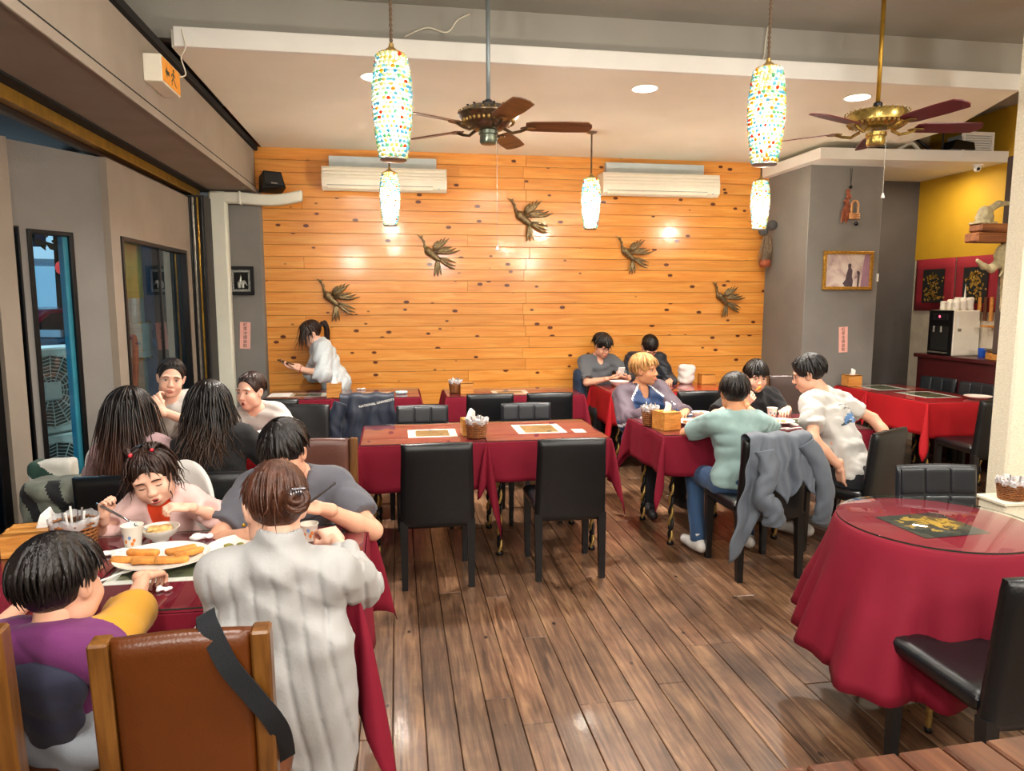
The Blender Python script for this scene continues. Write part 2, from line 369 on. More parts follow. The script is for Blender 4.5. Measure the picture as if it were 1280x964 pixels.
m_floor = wood('old_floor_board', '#4a3423', '#775640', '#9d7b5a', axis=1, rough=.36, coat=.22, knots=.08, pervar=.34, knotcol='#25140b', wear=.55, knotscale=1.5, grain=1.5)
m_gap = plain('floor_gap', '#1c120b', .9)
m_black = plain('black_metal', '#141416', .35, .4, var=.15)
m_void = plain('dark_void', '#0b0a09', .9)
m_gold = plain('gold_rail', '#a9822e', .35, .7, var=.25, scale=14)
m_silver = plain('silver_trim', '#9a958c', .35, .8, var=.25, scale=16)
m_yellow = plain('ochre_wall', '#c79a1e', .7, var=.12, scale=1.5, bump=.08)
m_beige = plain('beige_wall', '#b59e78', .8, var=.08)
m_pipe = plain('cream_plastic', '#e2e2d2', .4, var=.03)
m_stone = plain('speckled_stone', '#e0d9c2', .75, var=.12, scale=120, bump=.3, bscale=110)

# floor: sub-floor with separate boards
fb = MB().box(-3.6, 6.2, -3.0, 8.0, -.08, -.014); floor = struct(fb.build('floor', m_gap), 'worn dark brown plank floor')
PW = .125; plank_me = {}
def plank_mesh(L):
    if L not in plank_me:
        o = MB().box(-PW / 2 + .0016, PW / 2 - .0016, 0, L - .003, -.013, 0, .0025).build('plank', m_floor); plank_me[L] = o.data; bpy.data.objects.remove(o)
    return plank_me[L]
x = -2.52 + .035; ci = 0
while x < 6.1:
    y = .35 + random.choice((0, -.4, -.8, -1.2, -1.6, -2.0))
    far = x > 3.2 or x < -1.3
    while y < 7.5:
        L = random.choice((1.2, 1.7, 2.2, 2.7) if not far else (2.7, 3.2)); L = min(L, round(7.55 - y, 2))
        if L > .12:
            p = link('plank', plank_mesh(L), floor, (x, y, random.uniform(-.0012, 0)))
        y += L
    x += PW; ci += 1
# back wall: pine boards on a dark backing
wb = MB().box(-1.95, 6.1, W, W + .12, 0, 3.7); wall_back = struct(wb.build('wall_back', m_pineb), 'wall of horizontal varnished pine boards with knots')
BH = .1182; brd = {}
def board(x0, x1, z):
    L = round(x1 - x0, 3); key = L
    if key not in brd:
        o = MB().box(0, L - .0015, -.016, 0, .0013, BH - .0013, .0022).build('board', m_pine); brd[key] = o.data; bpy.data.objects.remove(o)
    link('board', brd[key], wall_back, (x0, W, z))
for i in range(22):
    z = .53 + i * BH; j = (1.33, 1.40, .74, 1.34)[i % 4] if i % 3 else 1.36; j2 = 4.12
    if i % 5 == 2: board(-1.36, -.92, z); board(-.92, j, z)
    else: board(-1.36, j, z)
    board(j, j2, z)
pl = MB().box(-1.36, 4.12, W - .03, W, 0, .53, .004); struct(pl.build('baseboard_back', plain('dark_plinth', '#3a2a20', .6)))
# left pillar at the back wall
struct(MB().box(-1.98, -1.305, 7.40, W, 0, 2.70, .006).build('wall_pillar_left', m_grey), 'grey plastered pillar left of the pine wall')
# low ceiling with its white front fascia
lc = MB().prism([(XB + .05, YF + .02), (4.45, YF + .02), (4.86, 5.8), (4.86, W), (XB + .05, W)], ZC, ZC + .1, axis=2)
struct(lc.build('ceiling', m_white), 'low white ceiling')
struct(MB().box(XB + .07, 4.5, YF - .02, YF + .02, ZC - .004, 3.238, .004).build('trim_1', m_white2), 'white fascia board along the edge of the low ceiling')
struct(MB().box(-2.6, 6.3, YF + .14, YF + .22, 3.22, 3.8).build('wall_above_fascia', m_upper), 'grey wall face above the fascia')
struct(MB().box(-3.6, 6.3, -3.2, 8.0, ZU, ZU + .1).build('ceiling_high', m_upper), 'high grey ceiling')
# beam along the left side
bm_ = MB().box(XB - .62, XB, -3.0, 7.42, 2.672, 3.075, .004)
beam = struct(bm_.build('wall_beam_left', m_greyb), 'brown-grey ceiling beam along the windows')
MB().box(XB - .004, XB + .014, -3.0, 7.42, 2.665, 2.715, .003).build('edge_board', m_greyb, beam)
MB().box(XB - .002, XB + .003, -3.0, 7.42, 2.718, 2.730).build('groove', m_void, beam)
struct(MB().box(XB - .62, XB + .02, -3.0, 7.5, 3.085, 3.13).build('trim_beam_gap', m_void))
struct(MB().box(-2.6, XB - .4, -3.0, 7.5, 3.08, 3.55).build('wall_upper_left', m_upper))
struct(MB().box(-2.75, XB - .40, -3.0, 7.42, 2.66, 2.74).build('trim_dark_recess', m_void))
tr = struct(MB().box(-1.90, -1.84, .5, 7.3, 2.60, 2.66, .006).build('trim_track', m_gold), 'brass folding-door track under the beam')
MB().box(-1.84, -1.825, .5, 7.3, 2.595, 2.672, .003).build('lip', m_gold, tr)
MB().box(-1.95, -1.90, .5, 7.3, 2.57, 2.67, .003).build('channel', m_black, tr)
# window wall, bent: segment A slants, segment B runs straight back
A0 = Vector((-1.883, 5.146, 0)); dA = Vector((-.524, -.852, 0)); nA = Vector((-.852, .524, 0))  # nA points outdoors
def FA(u, z, off=0): p = A0 + dA * u + nA * off; return Vector((p.x, p.y, z))
MA = Matrix(((dA.x, nA.x, 0, A0.x), (dA.y, nA.y, 0, A0.y), (0, 0, 1, 0), (0, 0, 0, 1)))
HT = 2.56
def slab(mb, u0, u1, z0, z1, t=.12, o=0.): mb.box(u0, u1, o, o + t, z0, z1, 0, M=MA)
wa = MB(); slab(wa, 0, .24, 0, HT); slab(wa, .24, .53, 2.06, HT); slab(wa, .24, .53, 0, .42); slab(wa, .53, .575, 0, HT); slab(wa, .575, .635, 2.07, HT); slab(wa, .575, .635, 0, .2)
struct(wa.build('wall_left_slant', m_grey), 'grey slanting wall around the narrow window')
wp = MB(); slab(wp, .635, .745, 0, HT, .2, -.05); struct(wp.build('wall_left_post', m_greyb), 'brown-grey wall post at the left')  # lighter plaster than the slanting wall: the light on the post, put into its colour
def frame_part(mb, u0, u1, z0, z1, w_, M, o0=-.012, o1=.05):
    mb.box(u0, u0 + w_, o0, o1, z0, z1, .003, M=M); mb.box(u1 - w_, u1, o0, o1, z0, z1, .003, M=M); mb.box(u0 + w_, u1 - w_, o0, o1, z1 - w_, z1, .003, M=M); mb.box(u0 + w_, u1 - w_, o0, o1, z0, z0 + w_, .003, M=M)
m_pane = glassy('window_glass', (.75, .88, .93), .01)
m_panedk = glassy('dark_window_glass', (.25, .32, .36), .01)
w1 = struct(link('window_1', None), 'narrow black-framed window onto the street'); q = MB(); frame_part(q, .24, .53, .42, 2.06, .028, MA); q.build('window_frame', m_black, w1)
MB().box(.268, .30, .01, .06, .448, 2.03, .002, M=MA).build('blue_jamb', plain('blue_jamb', '#2f7f95', .3), w1)
MB().box(.268, .502, .018, .024, .448, 2.032, M=MA).build('pane', m_pane, w1)
w3 = struct(link('window_3', None), 'thin dark strip window beside the post'); q = MB(); frame_part(q, .575, .635, .2, 2.07, .012, MA); q.build('window_frame', m_black, w3)
MB().box(.587, .623, .01, .016, .21, 2.06, M=MA).build('pane', m_panedk, w3)
w4 = struct(link('window_4', None), 'dark glazed panel left of the post'); q = MB(); frame_part(q, .745, 2.6, .05, 2.5, .05, MA); q.build('window_frame', m_black, w4)
MB().box(.795, 2.55, .01, .016, .1, 2.45, M=MA).build('pane', m_panedk, w4)
MBm = Matrix(((0, -1, 0, -1.85), (1, 0, 0, 5.146), (0, 0, 1, 0), (0, 0, 0, 1)))  # u -> +Y, off -> -X
wbm = MB()
for u0, u1, z0, z1 in ((-.02, .137, 0, HT), (.137, 1.67, 2.07, HT), (.137, 1.67, 0, .25), (1.67, 1.86, 0, HT)): wbm.box(u0, u1, 0, .12, z0, z1, 0, M=MBm)
struct(wbm.build('wall_left_straight', m_greyb), 'brown-grey wall around the wide window')
w2 = struct(link('window_2', None), 'wide black-framed window showing the pipes outside'); q = MB(); frame_part(q, .137, 1.67, .25, 2.07, .03, MBm); q.build('window_frame', m_black, w2)
MB().box(.167, 1.64, .03, .036, .28, 2.04, M=MBm).build('pane', m_pane, w2)
MB().box(1.02, 1.64, .04, .075, .28, 2.04, .004, M=MBm).build('dark_leaf', plain('dark_blue_leaf', '#16242f', .25), w2)
MB().box(1.005, 1.03, .02, .08, .28, 2.04, .003, M=MBm).build('mullion', m_black, w2)
# folding-door rails in the corner
tr2 = struct(MB().box(-1.93, -1.72, 7.0, 7.41, 0, 2.58).build('trim_corner', plain('corner_dark', '#2c2a29', .6)), 'dark corner with silver folding-door rails')
for i, (xx, ww, mt) in enumerate(((-1.885, .016, m_silver), (-1.845, .012, m_black), (-1.815, .018, m_silver), (-1.775, .014, m_gold), (-1.745, .02, m_black))):
    MB().box(xx - ww / 2, xx + ww / 2, 6.975, 7.0, 0, 2.56, .003).build('rail', mt, tr2)
# right side: pillar, soffit, passage, ochre wall
XP, YP = 4.09, 6.72
struct(MB().box(XP, 4.90, YP, W, 0, 2.975, .006).build('wall_pillar_right', m_grey), 'grey pillar right of the pine wall')
for i, (z, h, dx) in enumerate(((1.62, .02, 0), (1.50, .05, .004), (1.37, .09, .0), (1.22, .03, .003), (1.06, .06, .002))):
    pass
so = MB().prism([(4.0, 6.42), (5.95, 6.30), (5.95, W), (4.0, W)], 2.968, 3.072, axis=2)
struct(so.build('trim_soffit', m_white2), 'white dropped soffit board over the pillar and passage')
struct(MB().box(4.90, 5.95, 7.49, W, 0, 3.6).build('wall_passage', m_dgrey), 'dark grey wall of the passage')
struct(MB().box(5.92, 6.05, 2.0, 7.6, 2.085, 3.6).build('wall_right', m_yellow), 'ochre yellow side wall')
struct(MB().box(5.925, 6.05, 2.0, 7.6, 0, 2.085).build('wall_right_lower', plain('off_white_wall', '#cfc4b0', .8)))
struct(MB().box(4.87, 5.93, 7.38, 7.49, 3.075, 3.5).build('wall_loft', m_beige), 'beige wall above the soffit')
# speckled pillar at the right edge, arched niche
pr = MB(); pr.box(3.46, 3.62, 3.52, 3.66, 0, ZU, .012); pr.box(3.60, 4.05, 3.46, 3.72, 0, ZU, .02)
rp = struct(pr.build('wall_pillar_stone', m_stone), 'speckled cream stone pillar at the right edge')
ar = []
for i in range(13): a = math.pi * i / 12; ar.append((3.735 + .07 * math.cos(a), 2.03 + .07 * math.sin(a)))
ar += [(3.665, 1.86), (3.805, 1.86)]
MB().prism(ar, 3.452, 3.462).build('arched_niche', plain('niche_grey', '#a9a79f', .8), rp)
# walls behind and beside the camera
struct(MB().box(-3.6, 6.3, -3.2, -3.05, 0, ZU).build('wall_front', m_greyb))
struct(MB().box(6.1, 6.25, -3.2, 8, 0, ZU).build('wall_far_right', m_beige))
struct(MB().box(-3.7, -3.55, -3.2, 3.2, 0, ZU).build('wall_near_left', m_greyb))
# ================================================================== PEOPLE
m_skin = plain('skin_light', '#e0a98c', .5, var=.06, scale=14, spec=.4); m_skin2 = plain('skin_tan', '#cf9068', .5, var=.06, scale=14, spec=.4); m_skinf = plain('skin_fair', '#eab9a0', .5, var=.05, scale=14, spec=.4)
m_lip = plain('lip_rose', '#b3554f', .4); m_mouth = plain('mouth_dark', '#3a1414', .6); m_eyew = plain('eye_white', '#e9e4de', .2); m_iris = plain('iris_dark', '#120b08', .1)
def hairmat(name, col, rough=.34): return plain(name, col, rough, var=.45, scale=40, stretch=(1, 1, .25), bump=.35, bscale=180, spec=.45)
m_hblack = hairmat('hair_black', '#15100f'); m_hdark = hairmat('hair_dark_brown', '#2c1a14'); m_hbrown = hairmat('hair_chestnut', '#4a2a1c'); m_hblond = hairmat('hair_blond', '#b5854e', .42)
def ombre(name, top, tip, z0, z1):
    if name in MATS: return MATS[name]
    m, t, b = nt(name); g = node(t, 'ShaderNodeNewGeometry'); sp = node(t, 'ShaderNodeSeparateXYZ'); t.links.new(g.outputs['Position'], sp.inputs[0]); mr = node(t, 'ShaderNodeMapRange'); setin(mr, From_Min=z0, From_Max=z1); n = node(t, 'ShaderNodeTexNoise'); mp = node(t, 'ShaderNodeMapping'); mp.inputs['Scale'].default_value = (60, 60, 6); t.links.new(g.outputs['Position'], mp.inputs[0]); t.links.new(mp.outputs[0], n.inputs[0]); n.inputs['Scale'].default_value = 1.5
    t.links.new(sp.outputs['Z'], mr.inputs[0]); ad = node(t, 'ShaderNodeMath', operation='MULTIPLY_ADD'); t.links.new(n.outputs[0], ad.inputs[0]); ad.inputs[1].default_value = .9; sb = node(t, 'ShaderNodeMath', operation='SUBTRACT'); t.links.new(mr.outputs[0], sb.inputs[0]); sb.inputs[1].default_value = .45; t.links.new(sb.outputs[0], ad.inputs[2]); r = ramp(t, [(.1, srgb(tip)), (.85, srgb(top))]); t.links.new(ad.outputs[0], r.inputs[0]); t.links.new(r.outputs[0], b.inputs['Base Color']); setin(b, Roughness=.34); MATS[name] = m; return m
V3 = lambda *a: np.array(a if len(a) == 3 else a[0], float)
def un(v): v = np.array(v, float); return v / (np.linalg.norm(v) + 1e-12)
def rotm(yaw, pitch=0., roll=0.):
    return np.array(Matrix.Rotation(R(yaw), 3, 'Z') @ Matrix.Rotation(R(-pitch), 3, 'X') @ Matrix.Rotation(R(roll), 3, 'Y'))
def folds(amp, freq, seed, d=(0, 0, 1), k2=.6):
    g = np.random.default_rng(seed); ph = g.uniform(0, 6, 6); a = un(g.normal(size=3) * .5 + np.array(d)); b = un(g.normal(size=3)); c = un(g.normal(size=3))
    def f(F, X, Y, Z):
        u = X * a[0] + Y * a[1] + Z * a[2]; v = X * b[0] + Y * b[1] + Z * b[2]; w_ = X * c[0] + Y * c[1] + Z * c[2]
        n = np.sin(u * freq + 2.2 * np.sin(v * freq * .45 + ph[0]) + ph[1]) + k2 * np.sin(v * freq * 1.3 + 1.7 * np.sin(w_ * freq * .6 + ph[2]) + ph[3]) + .5 * np.sin(w_ * freq * 2.1 + 1.5 * np.sin(u * freq + ph[4]) + ph[5])
        rdg = np.abs(np.sin(u * freq * .55 + 1.4 * np.sin(v * freq * .5 + ph[2]) + ph[0])) ** .6 + .7 * np.abs(np.sin(w_ * freq * .8 + 1.8 * np.sin(u * freq * .35 + ph[5]) + ph[1])) ** .6
        return F + amp * (.55 * n - 1.25 * (rdg - 1.1))
    return f
def ik(S, Wr, l1, l2, pole):
    d = Wr - S; D = np.linalg.norm(d); u = d / D
    if D > (l1 + l2) * .995: D = (l1 + l2) * .995; Wr = S + u * D
    a = (l1 * l1 - l2 * l2 + D * D) / (2 * D); h = math.sqrt(max(l1 * l1 - a * a, 0)); p = np.array(pole, float) - u * (np.array(pole, float) @ u); return S + u * a + un(p) * h, Wr
def hand_sculpt(Wr, d, pn, right, s, curl=.5, spread=1.0, point=None):
    """palm, four fingers of unequal length and a thumb; d = wrist to knuckles, pn = the way the palm faces"""
    d = un(d); pn = un(np.array(pn, float) - d * (np.array(pn, float) @ d)); th = np.cross(d, pn) * (1 if right else -1)
    K = Sculpt(.006); q = lambda x, y, z: Wr + th * (x * s) + d * (y * s) + pn * (z * s)
    K.rc(Wr - d * .03 * s, q(0, .015, 0), .026 * s, .024 * s, k=.012)
    Rm = np.stack([th, d, pn], 1); K.bx(q(0, .052, .0), np.array([.038, .046, .0125]) * s, Rm, rr=.012 * s, k=.012); K.el(q(.02, .03, .006), np.array([.018, .03, .014]) * s, Rm, k=.01)
    for i, (x, L, r) in enumerate(((.029, .070, .0085), (.0095, .078, .0088), (-.0105, .072, .0083), (-.0295, .056, .0075))):
        c = curl[i] if isinstance(curl, (list, tuple)) else curl; p = q(x, .092, 0); a = c * .9; sp = x * 2.2 * spread
        for j, (f, rr) in enumerate(((.45, r), (.31, r * .93), (.24, r * .85))):
            dd = un(d * math.cos(a) + pn * math.sin(a) + th * sp * (1 - c * .8)); n = p + dd * L * f * s; K.rc(p, n, rr * s, rr * .94 * s, k=.004); p = n; a += c * 1.15
    p = q(.030, .022, .006); a = q(.054, .050, .012 + .012 * (curl if not isinstance(curl, (list, tuple)) else curl[0])); b_ = q(.054 - .012, .082, .018 + .016 * (curl if not isinstance(curl, (list, tuple)) else curl[0]))
    K.rc(p, a, .0115 * s, .0098 * s); K.rc(a, b_, .0098 * s, .0082 * s, k=.004); return K
HEADCACHE = {}
def head_mesh(child=False, mouth=0.):
    key = (child, mouth)
    if key in HEADCACHE: return HEADCACHE[key]
    K = Sculpt(.022); K.el((0, -.012, .025), (.076, .093, .090)); w_ = 1.08 if child else 1.0
    K.el((0, .018, -.028), (.063 * w_, .068, .082 if not child else .074)); K.el((0, .052, -.090 if not child else -.078), (.030, .032, .026), k=.03)
    for s_ in (-1, 1):
        K.el((s_ * .036 * w_, .050, -.034), (.030, .030, .032), k=.02); K.el((s_ * .030, .074, .028), (.030, .012, .009), k=.014); K.el((s_ * .044, .012, -.072), (.022, .034, .024), k=.03)
        K.el((s_ * .031, .094, .006), (.019, .014, .010), k=.014, op='-')
        K.el((s_ * .0795, -.004, -.006), (.009, .020, .031), rotm(0, -8, s_ * 12), k=.010); K.el((s_ * .085, .004, -.004), (.006, .011, .018), k=.006, op='-')
        K.el((s_ * .0115, .094, -.030), (.0085, .009, .0075), k=.007)
    b = .6 if child else 1.; K.rc((0, .080, .012), (0, .088 + .012 * b, -.024), .0075, .0115, k=.012)
    K.el((0, .084, -.062), (.024, .012, .013), k=.012); K.el((0, .090, -.057), (.017, .0075, .0045), k=.005); K.el((0, .089, -.069), (.015, .0075, .005), k=.005)
    if mouth: K.el((0, .098, -.063), (.016, .012, .004 + .008 * mouth), k=.005, op='-')
    HEADCACHE[key] = K.mesh(.0052); return HEADCACHE[key]
def locks(rg, n, th_of, gd=None, az=(0, 360), a=(.088, .108, .104), c=(0, -.015, .030), crown=(0, -.03), r0=.0095, drop=None, jit=.006, side=5, nseg=8, wavy=0., part=0.):
    """tapered strands lying on the scalp from the crown outwards, optionally falling on as long hair"""
    Vs, Qs, k = [], [], 0
    for i in range(n):
        ph = R(rg.uniform(*az)); t1 = R(th_of(math.degrees(ph)) + rg.uniform(-9, 7)); t0 = R(rg.uniform(3, 38)); pts = []; j1 = rg.normal(size=3) * jit; tw = rg.uniform(-.25, .25)
        for m in range(nseg):
            u = m / (nseg - 1); t = t0 + (t1 - t0) * u; p2 = ph + tw * u
            p = np.array([c[0] + a[0] * math.sin(t) * math.sin(p2) + part * (1 - u) * .02, c[1] + a[1] * math.sin(t) * math.cos(p2) + crown[1] * .3 * (1 - u), c[2] + a[2] * math.cos(t)]); pts.append(p + j1 * u * (1 + u))
        if drop is not None:
            L, drift, nn = drop; L = L * rg.uniform(.75, 1.05); p0 = pts[-1]; out = np.array([p0[0], p0[1] * .8, 0.]); w1 = rg.uniform(0, 6)
            for m in range(1, nn + 1): u = m / nn; pts.append(p0 + (np.array([0, 0, -1.]) if gd is None else gd) * L * u + out * (drift * u) + j1 * 2 * u + np.array([math.sin(u * 9 + w1), math.cos(u * 7 + w1), 0]) * wavy * u)
        N = len(pts); r = [r0 * rg.uniform(.7, 1.2) * (.5 + 1.0 * math.sin(math.pi * min(1, .15 + .85 * (1 - u)) * .5)) * (1 - .82 * u ** 3) for u in (q / (N - 1) for q in range(N))]
        P = np.array(pts); D = np.gradient(P, axis=0); D /= np.linalg.norm(D, axis=1)[:, None] + 1e-9; out = P - np.array(c); out /= np.linalg.norm(out, axis=1)[:, None] + 1e-9; U = np.cross(D, out); U /= np.linalg.norm(U, axis=1)[:, None] + 1e-9; Wv = np.cross(U, D)
        for q in range(N):
            for s_ in range(side): an = 2 * math.pi * s_ / side; Vs.append(P[q] + U[q] * r[q] * math.cos(an) + Wv[q] * r[q] * .5 * math.sin(an))
        for q in range(N - 1):
            for s_ in range(side): Qs.append((k + q * side + s_, k + q * side + (s_ + 1) % side, k + (q + 1) * side + (s_ + 1) % side, k + (q + 1) * side + s_))
        k += N * side
    return np.array(Vs), np.array(Qs)
def hair_parts(style, seed, gd=None):
    rg = np.random.default_rng(seed); K = Sculpt(.012); out = []
    def base(a=(.083, .103, .098), cut=True, ears=True, hl=.052):
        K.el((0, -.015, .031), a)
        if cut: K.el((0, .118, hl - .118), (.073 if hl < .07 else .086, .105, .128), k=.02, op='-')
        if ears:
            for s_ in (-1, 1): K.el((s_ * .088, .004, -.024), (.028, .024, .036), k=.01, op='-')
    if style in ('short', 'short_fringe', 'messy', 'bowl', 'curtain'):
        base(); K.plane((0, 0, -.045 if style != 'bowl' else -.06), (0, .45, -.9), k=.01); out.append(K.mesh(.006))
        fr = {'short': 62, 'short_fringe': 86, 'messy': 82, 'bowl': 84, 'curtain': 78}[style]
        def th(p):
            q = abs((p + 180) % 360 - 180); return fr if q < 48 else (fr + (104 - fr) * min(1, (q - 48) / 25)) if q < 95 else 104 + (q - 95) * .22
        out.append(locks(rg, 190, th, jit=.004 if style != 'messy' else .010, r0=.0095)); 
        if style in ('short_fringe', 'bowl', 'curtain', 'messy'): out.append(locks(rg, 46, lambda p: fr + 3, az=(-58, 58), a=(.092, .113, .106), r0=.009, jit=.004))
    elif style in ('long', 'long_wavy'):
        base((.086, .106, .100), ears=False); wv = .020 if style == 'long_wavy' else .003
        for s_ in (-1, 1): K.rc((s_ * .05, -.05, .02), (s_ * .075, -.075, -.22), .055, .04, k=.03)
        K.rc((0, -.07, .02), (0, -.10, -.26), .06, .05, k=.03); out.append(K.mesh(.008))
        out.append(locks(rg, 680, lambda p: 96, az=(58, 302), a=(.090, .112, .106), gd=gd, drop=(.36 if style == 'long' else .31, .42, 7), wavy=wv, r0=.0058, jit=.006, side=4)); out.append(locks(rg, 60, lambda p: 66, az=(-60, 60), jit=.003))
    elif style in ('tied', 'bun', 'pony', 'toddler', 'cap'):
        base((.081, .101, .096), ears=style != 'toddler', hl={'cap': .03, 'tied': .088, 'pony': .075, 'bun': .08}.get(style, .062)); K.plane((0, 0, -.05), (0, .45, -.9), k=.01)
        if style == 'bun': K.el((.030, -.118, .010), (.034, .028, .034), k=.012)
        if style == 'pony': K.el((0, -.12, .03), (.022, .02, .022), k=.01)
        out.append(K.mesh(.006))
        def th(p):
            q = abs((p + 180) % 360 - 180); f0 = 46 if style != 'cap' else 70; return f0 if q < 50 else f0 + (100 - f0) * min(1, (q - 50) / 45) if q < 95 else 112
        out.append(locks(rg, 170, th, jit=.0025, r0=.008, a=(.084, .104, .1)))
        if style == 'bun':
            V_, Q_, k = [], [], 0; mb = MB()
            for i in range(9):
                a0 = rg.uniform(0, 6.28); rr = rg.uniform(.016, .030); z = rg.uniform(-.016, .016); pts = [(.030 + rr * math.cos(a0 + t), -.128 - .018 * math.sin(t * .8) - z * .3, .010 + z * .5 + rr * math.sin(a0 + t)) for t in (q * .55 for q in range(10))]; mb.tube(pts, [.004 + .007 * math.sin(math.pi * q / 9) for q in range(10)], 4, cap=False)
            out.append((np.array(mb.v, float), np.array(mb.f)))
            out.append(locks(rg, 14, lambda p: 118, az=(130, 230), a=(.085, .106, .1), drop=(.018, .3, 3), r0=.003, jit=.005))
        if style == 'pony':
            mb = MB()
            for i in range(26):
                j = rg.normal(size=3) * .010; pts = bez([(j[0] * .3, -.118, .03), (j[0], -.16 + j[1], .03 + j[2]), *[tuple(np.array([j[0] * 2, -.185 + j[1], .02 + j[2]]) + gd * l_) for l_ in (.05, .13, .20)]], 3); mb.tube(pts, [.009 * (1 - .8 * (q / (len(pts) - 1)) ** 2) for q in range(len(pts))], 4, cap=False)
            out.append((np.array(mb.v, float), np.array(mb.f))); out.append(locks(rg, 26, lambda p: 82, gd=gd, az=(28, 72), drop=(.13, .25, 5), r0=.007)); out.append(locks(rg, 26, lambda p: 82, gd=gd, az=(-72, -20), drop=(.13, .25, 5), r0=.007))
        if style == 'toddler':
            out.append(locks(rg, 120, lambda p: 98, az=(66, 294), gd=gd, drop=(.085, .20, 5), wavy=.006, r0=.0065)); out.append(locks(rg, 22, lambda p: 74, az=(-50, 50), r0=.005))
            mb = MB()
            for s_ in (-1, 1):
                for i in range(8): j = rg.normal(size=3) * .008; pts = bez([(s_ * .042, .012, .122), (s_ * .050 + j[0], -.008, .140 + j[2]), (s_ * .066 + j[0], -.04 + j[1], .112 + j[2]), (s_ * .085 + j[0], -.05 + j[1], .06)], 3); mb.tube(pts, [.008 * (1 - .6 * q / (len(pts) - 1)) for q in range(len(pts))], 4, cap=False)
            out.append((np.array(mb.v, float), np.array(mb.f)))
    return out
def person(label, pelvis, yaw, head, hyaw, hpitch=0., hroll=0., s=1., hs=1., arms=None, legs='sit', top=None, bottom=None, hair=('short', m_hblack), skin=None, eyes='open', mouth=0., child=False, female=False, seed=1, sw=None, gaze=0., feet=None, shoe=None, layers=(), shin=None, group='people in the restaurant'):
    skin = skin or m_skin; Pl = V3(pelvis); H = V3(head); f = V3(-math.sin(R(yaw)), math.cos(R(yaw)), 0); Rh = rotm(hyaw, hpitch, hroll); sw = sw or (.142 if female else .160)
    root = thing('person', label, 'person', (Pl[0], Pl[1], 0), group=group); org = (Pl[0], Pl[1], 0)
    N = H + Rh @ (V3(0, -.035, -.085) * hs) + V3(0, 0, -.05 * s); up = un(N - Pl); L = np.linalg.norm(N - Pl); fw = un(f - up * (f @ up)); rt = np.cross(fw, up)
    T = lambda x, y, z: Pl + rt * (x * s) + fw * (y * s) + up * (z * L); Tm = np.stack([rt, fw, up], 1); W_ = sw / .178
    hw = .155 if not female else .15
    B = Sculpt(.035); tors = [((0, -.01, .04), (hw + .01, .115, .115 / L * .5)), ((0, .0, .36), (.135 * W_, .097, .17)), ((0, .0, .68), (.158 * W_, .108, .17))]
    def torso(K, g, k=.035):
        for c, r in tors: K.el(T(*c), (np.array([r[0], r[1], r[2]]) * s + g) if r[2] < 1 else r, Tm, k=k)
        K.rc(T(-.118 * W_, -.012, .885), T(.118 * W_, -.012, .885), .050 * s + g, k=k)
        if female:
            for q in (-1, 1): K.el(T(q * .066, .080, .64), .056 * s + g, k=.03)
    tors[0] = ((0, -.01, .04), (hw + .01, .118, .13)); torso(B, 0.)
    nb = H + Rh @ (V3(0, -.020, -.060) * hs); B.rc(T(0, -.02, .93), nb, .056 * s, .046 * hs * (1.08 if not female else .95), k=.03)
    for q in (-1, 1): B.rc(T(0, -.02, .98), T(q * .12 * W_, -.012, .90), .042 * s, .05 * s, k=.04)
    joints = {}; handparts = []
    for sd, q in (('R', 1), ('L', -1)):
        S = T(q * sw, -.012, .875); A = (arms or {}).get(sd) or dict(w=T(q * .17, .34, .18), pole=(q * .6 * rt + V3(0, 0, -1)))
        E, Wr = ik(S, V3(A['w']), .285 * s, .255 * s, A.get('pole', q * .5 * rt - V3(0, 0, 1) - f * .3)); joints[sd] = (S, E, Wr)
        B.rc(S, E, .043 * s, .036 * s, k=.03); B.rc(E, E + (Wr - E) * .35, .039 * s, .037 * s, k=.015); B.rc(E + (Wr - E) * .35, Wr, .037 * s, .0265 * s, k=.015)
        if A.get('hand', True):
            HK = hand_sculpt(Wr, A.get('d', Wr - E), A.get('pn', (0, 0, -1)), sd == 'R', s * A.get('hsz', 1.), A.get('curl', .45)); handparts.append(HK.mesh(.0048 if s > .75 else .0038))
    lg = {}
    for sd, q in (('R', 1), ('L', -1)):
        h0 = T(q * .085, .0, .0) - V3(0, 0, .02 * s)
        if legs == 'sit': kn = h0 + f * .41 * s + rt * q * .05 * s + V3(0, 0, .015); an = kn + V3(0, 0, -.40 * s) + f * -.02
        else: kn = h0 + V3(0, 0, -.40 * s) + f * .02; an = kn + V3(0, 0, -.40 * s) - f * .01
        if feet and sd in feet: kn, an = V3(feet[sd][0]), V3(feet[sd][1])
        an[2] = max(an[2], .085 * s); lg[sd] = (h0, kn, an); B.rc(h0, kn, .080 * s, .056 * s, k=.04); B.rc(kn, an, .054 * s, .036 * s, k=.03)
    hv, hq = head_mesh(child, round(mouth, 1)); hvw = hv * hs @ Rh.T + H
    quad_obj('body', [B.mesh(.0125 if s > .75 else .009), (hvw, hq)] + handparts, skin, root, org)
    # face
    def sy(x, z):
        m = (np.abs(hv[:, 0] - x) < .006) & (np.abs(hv[:, 2] - z) < .006) & (hv[:, 1] > 0); return float(hv[m, 1].max()) if m.any() else .08
    MH = Matrix(((Rh * hs).tolist()[0] + [H[0] - org[0]], (Rh * hs).tolist()[1] + [H[1] - org[1]], (Rh * hs).tolist()[2] + [H[2]], [0, 0, 0, 1])) if False else Matrix([list(Rh[i] * hs) + [float(H[i] - org[i])] for i in range(3)] + [[0, 0, 0, 1]])
    ez = .004 if not child else -.004
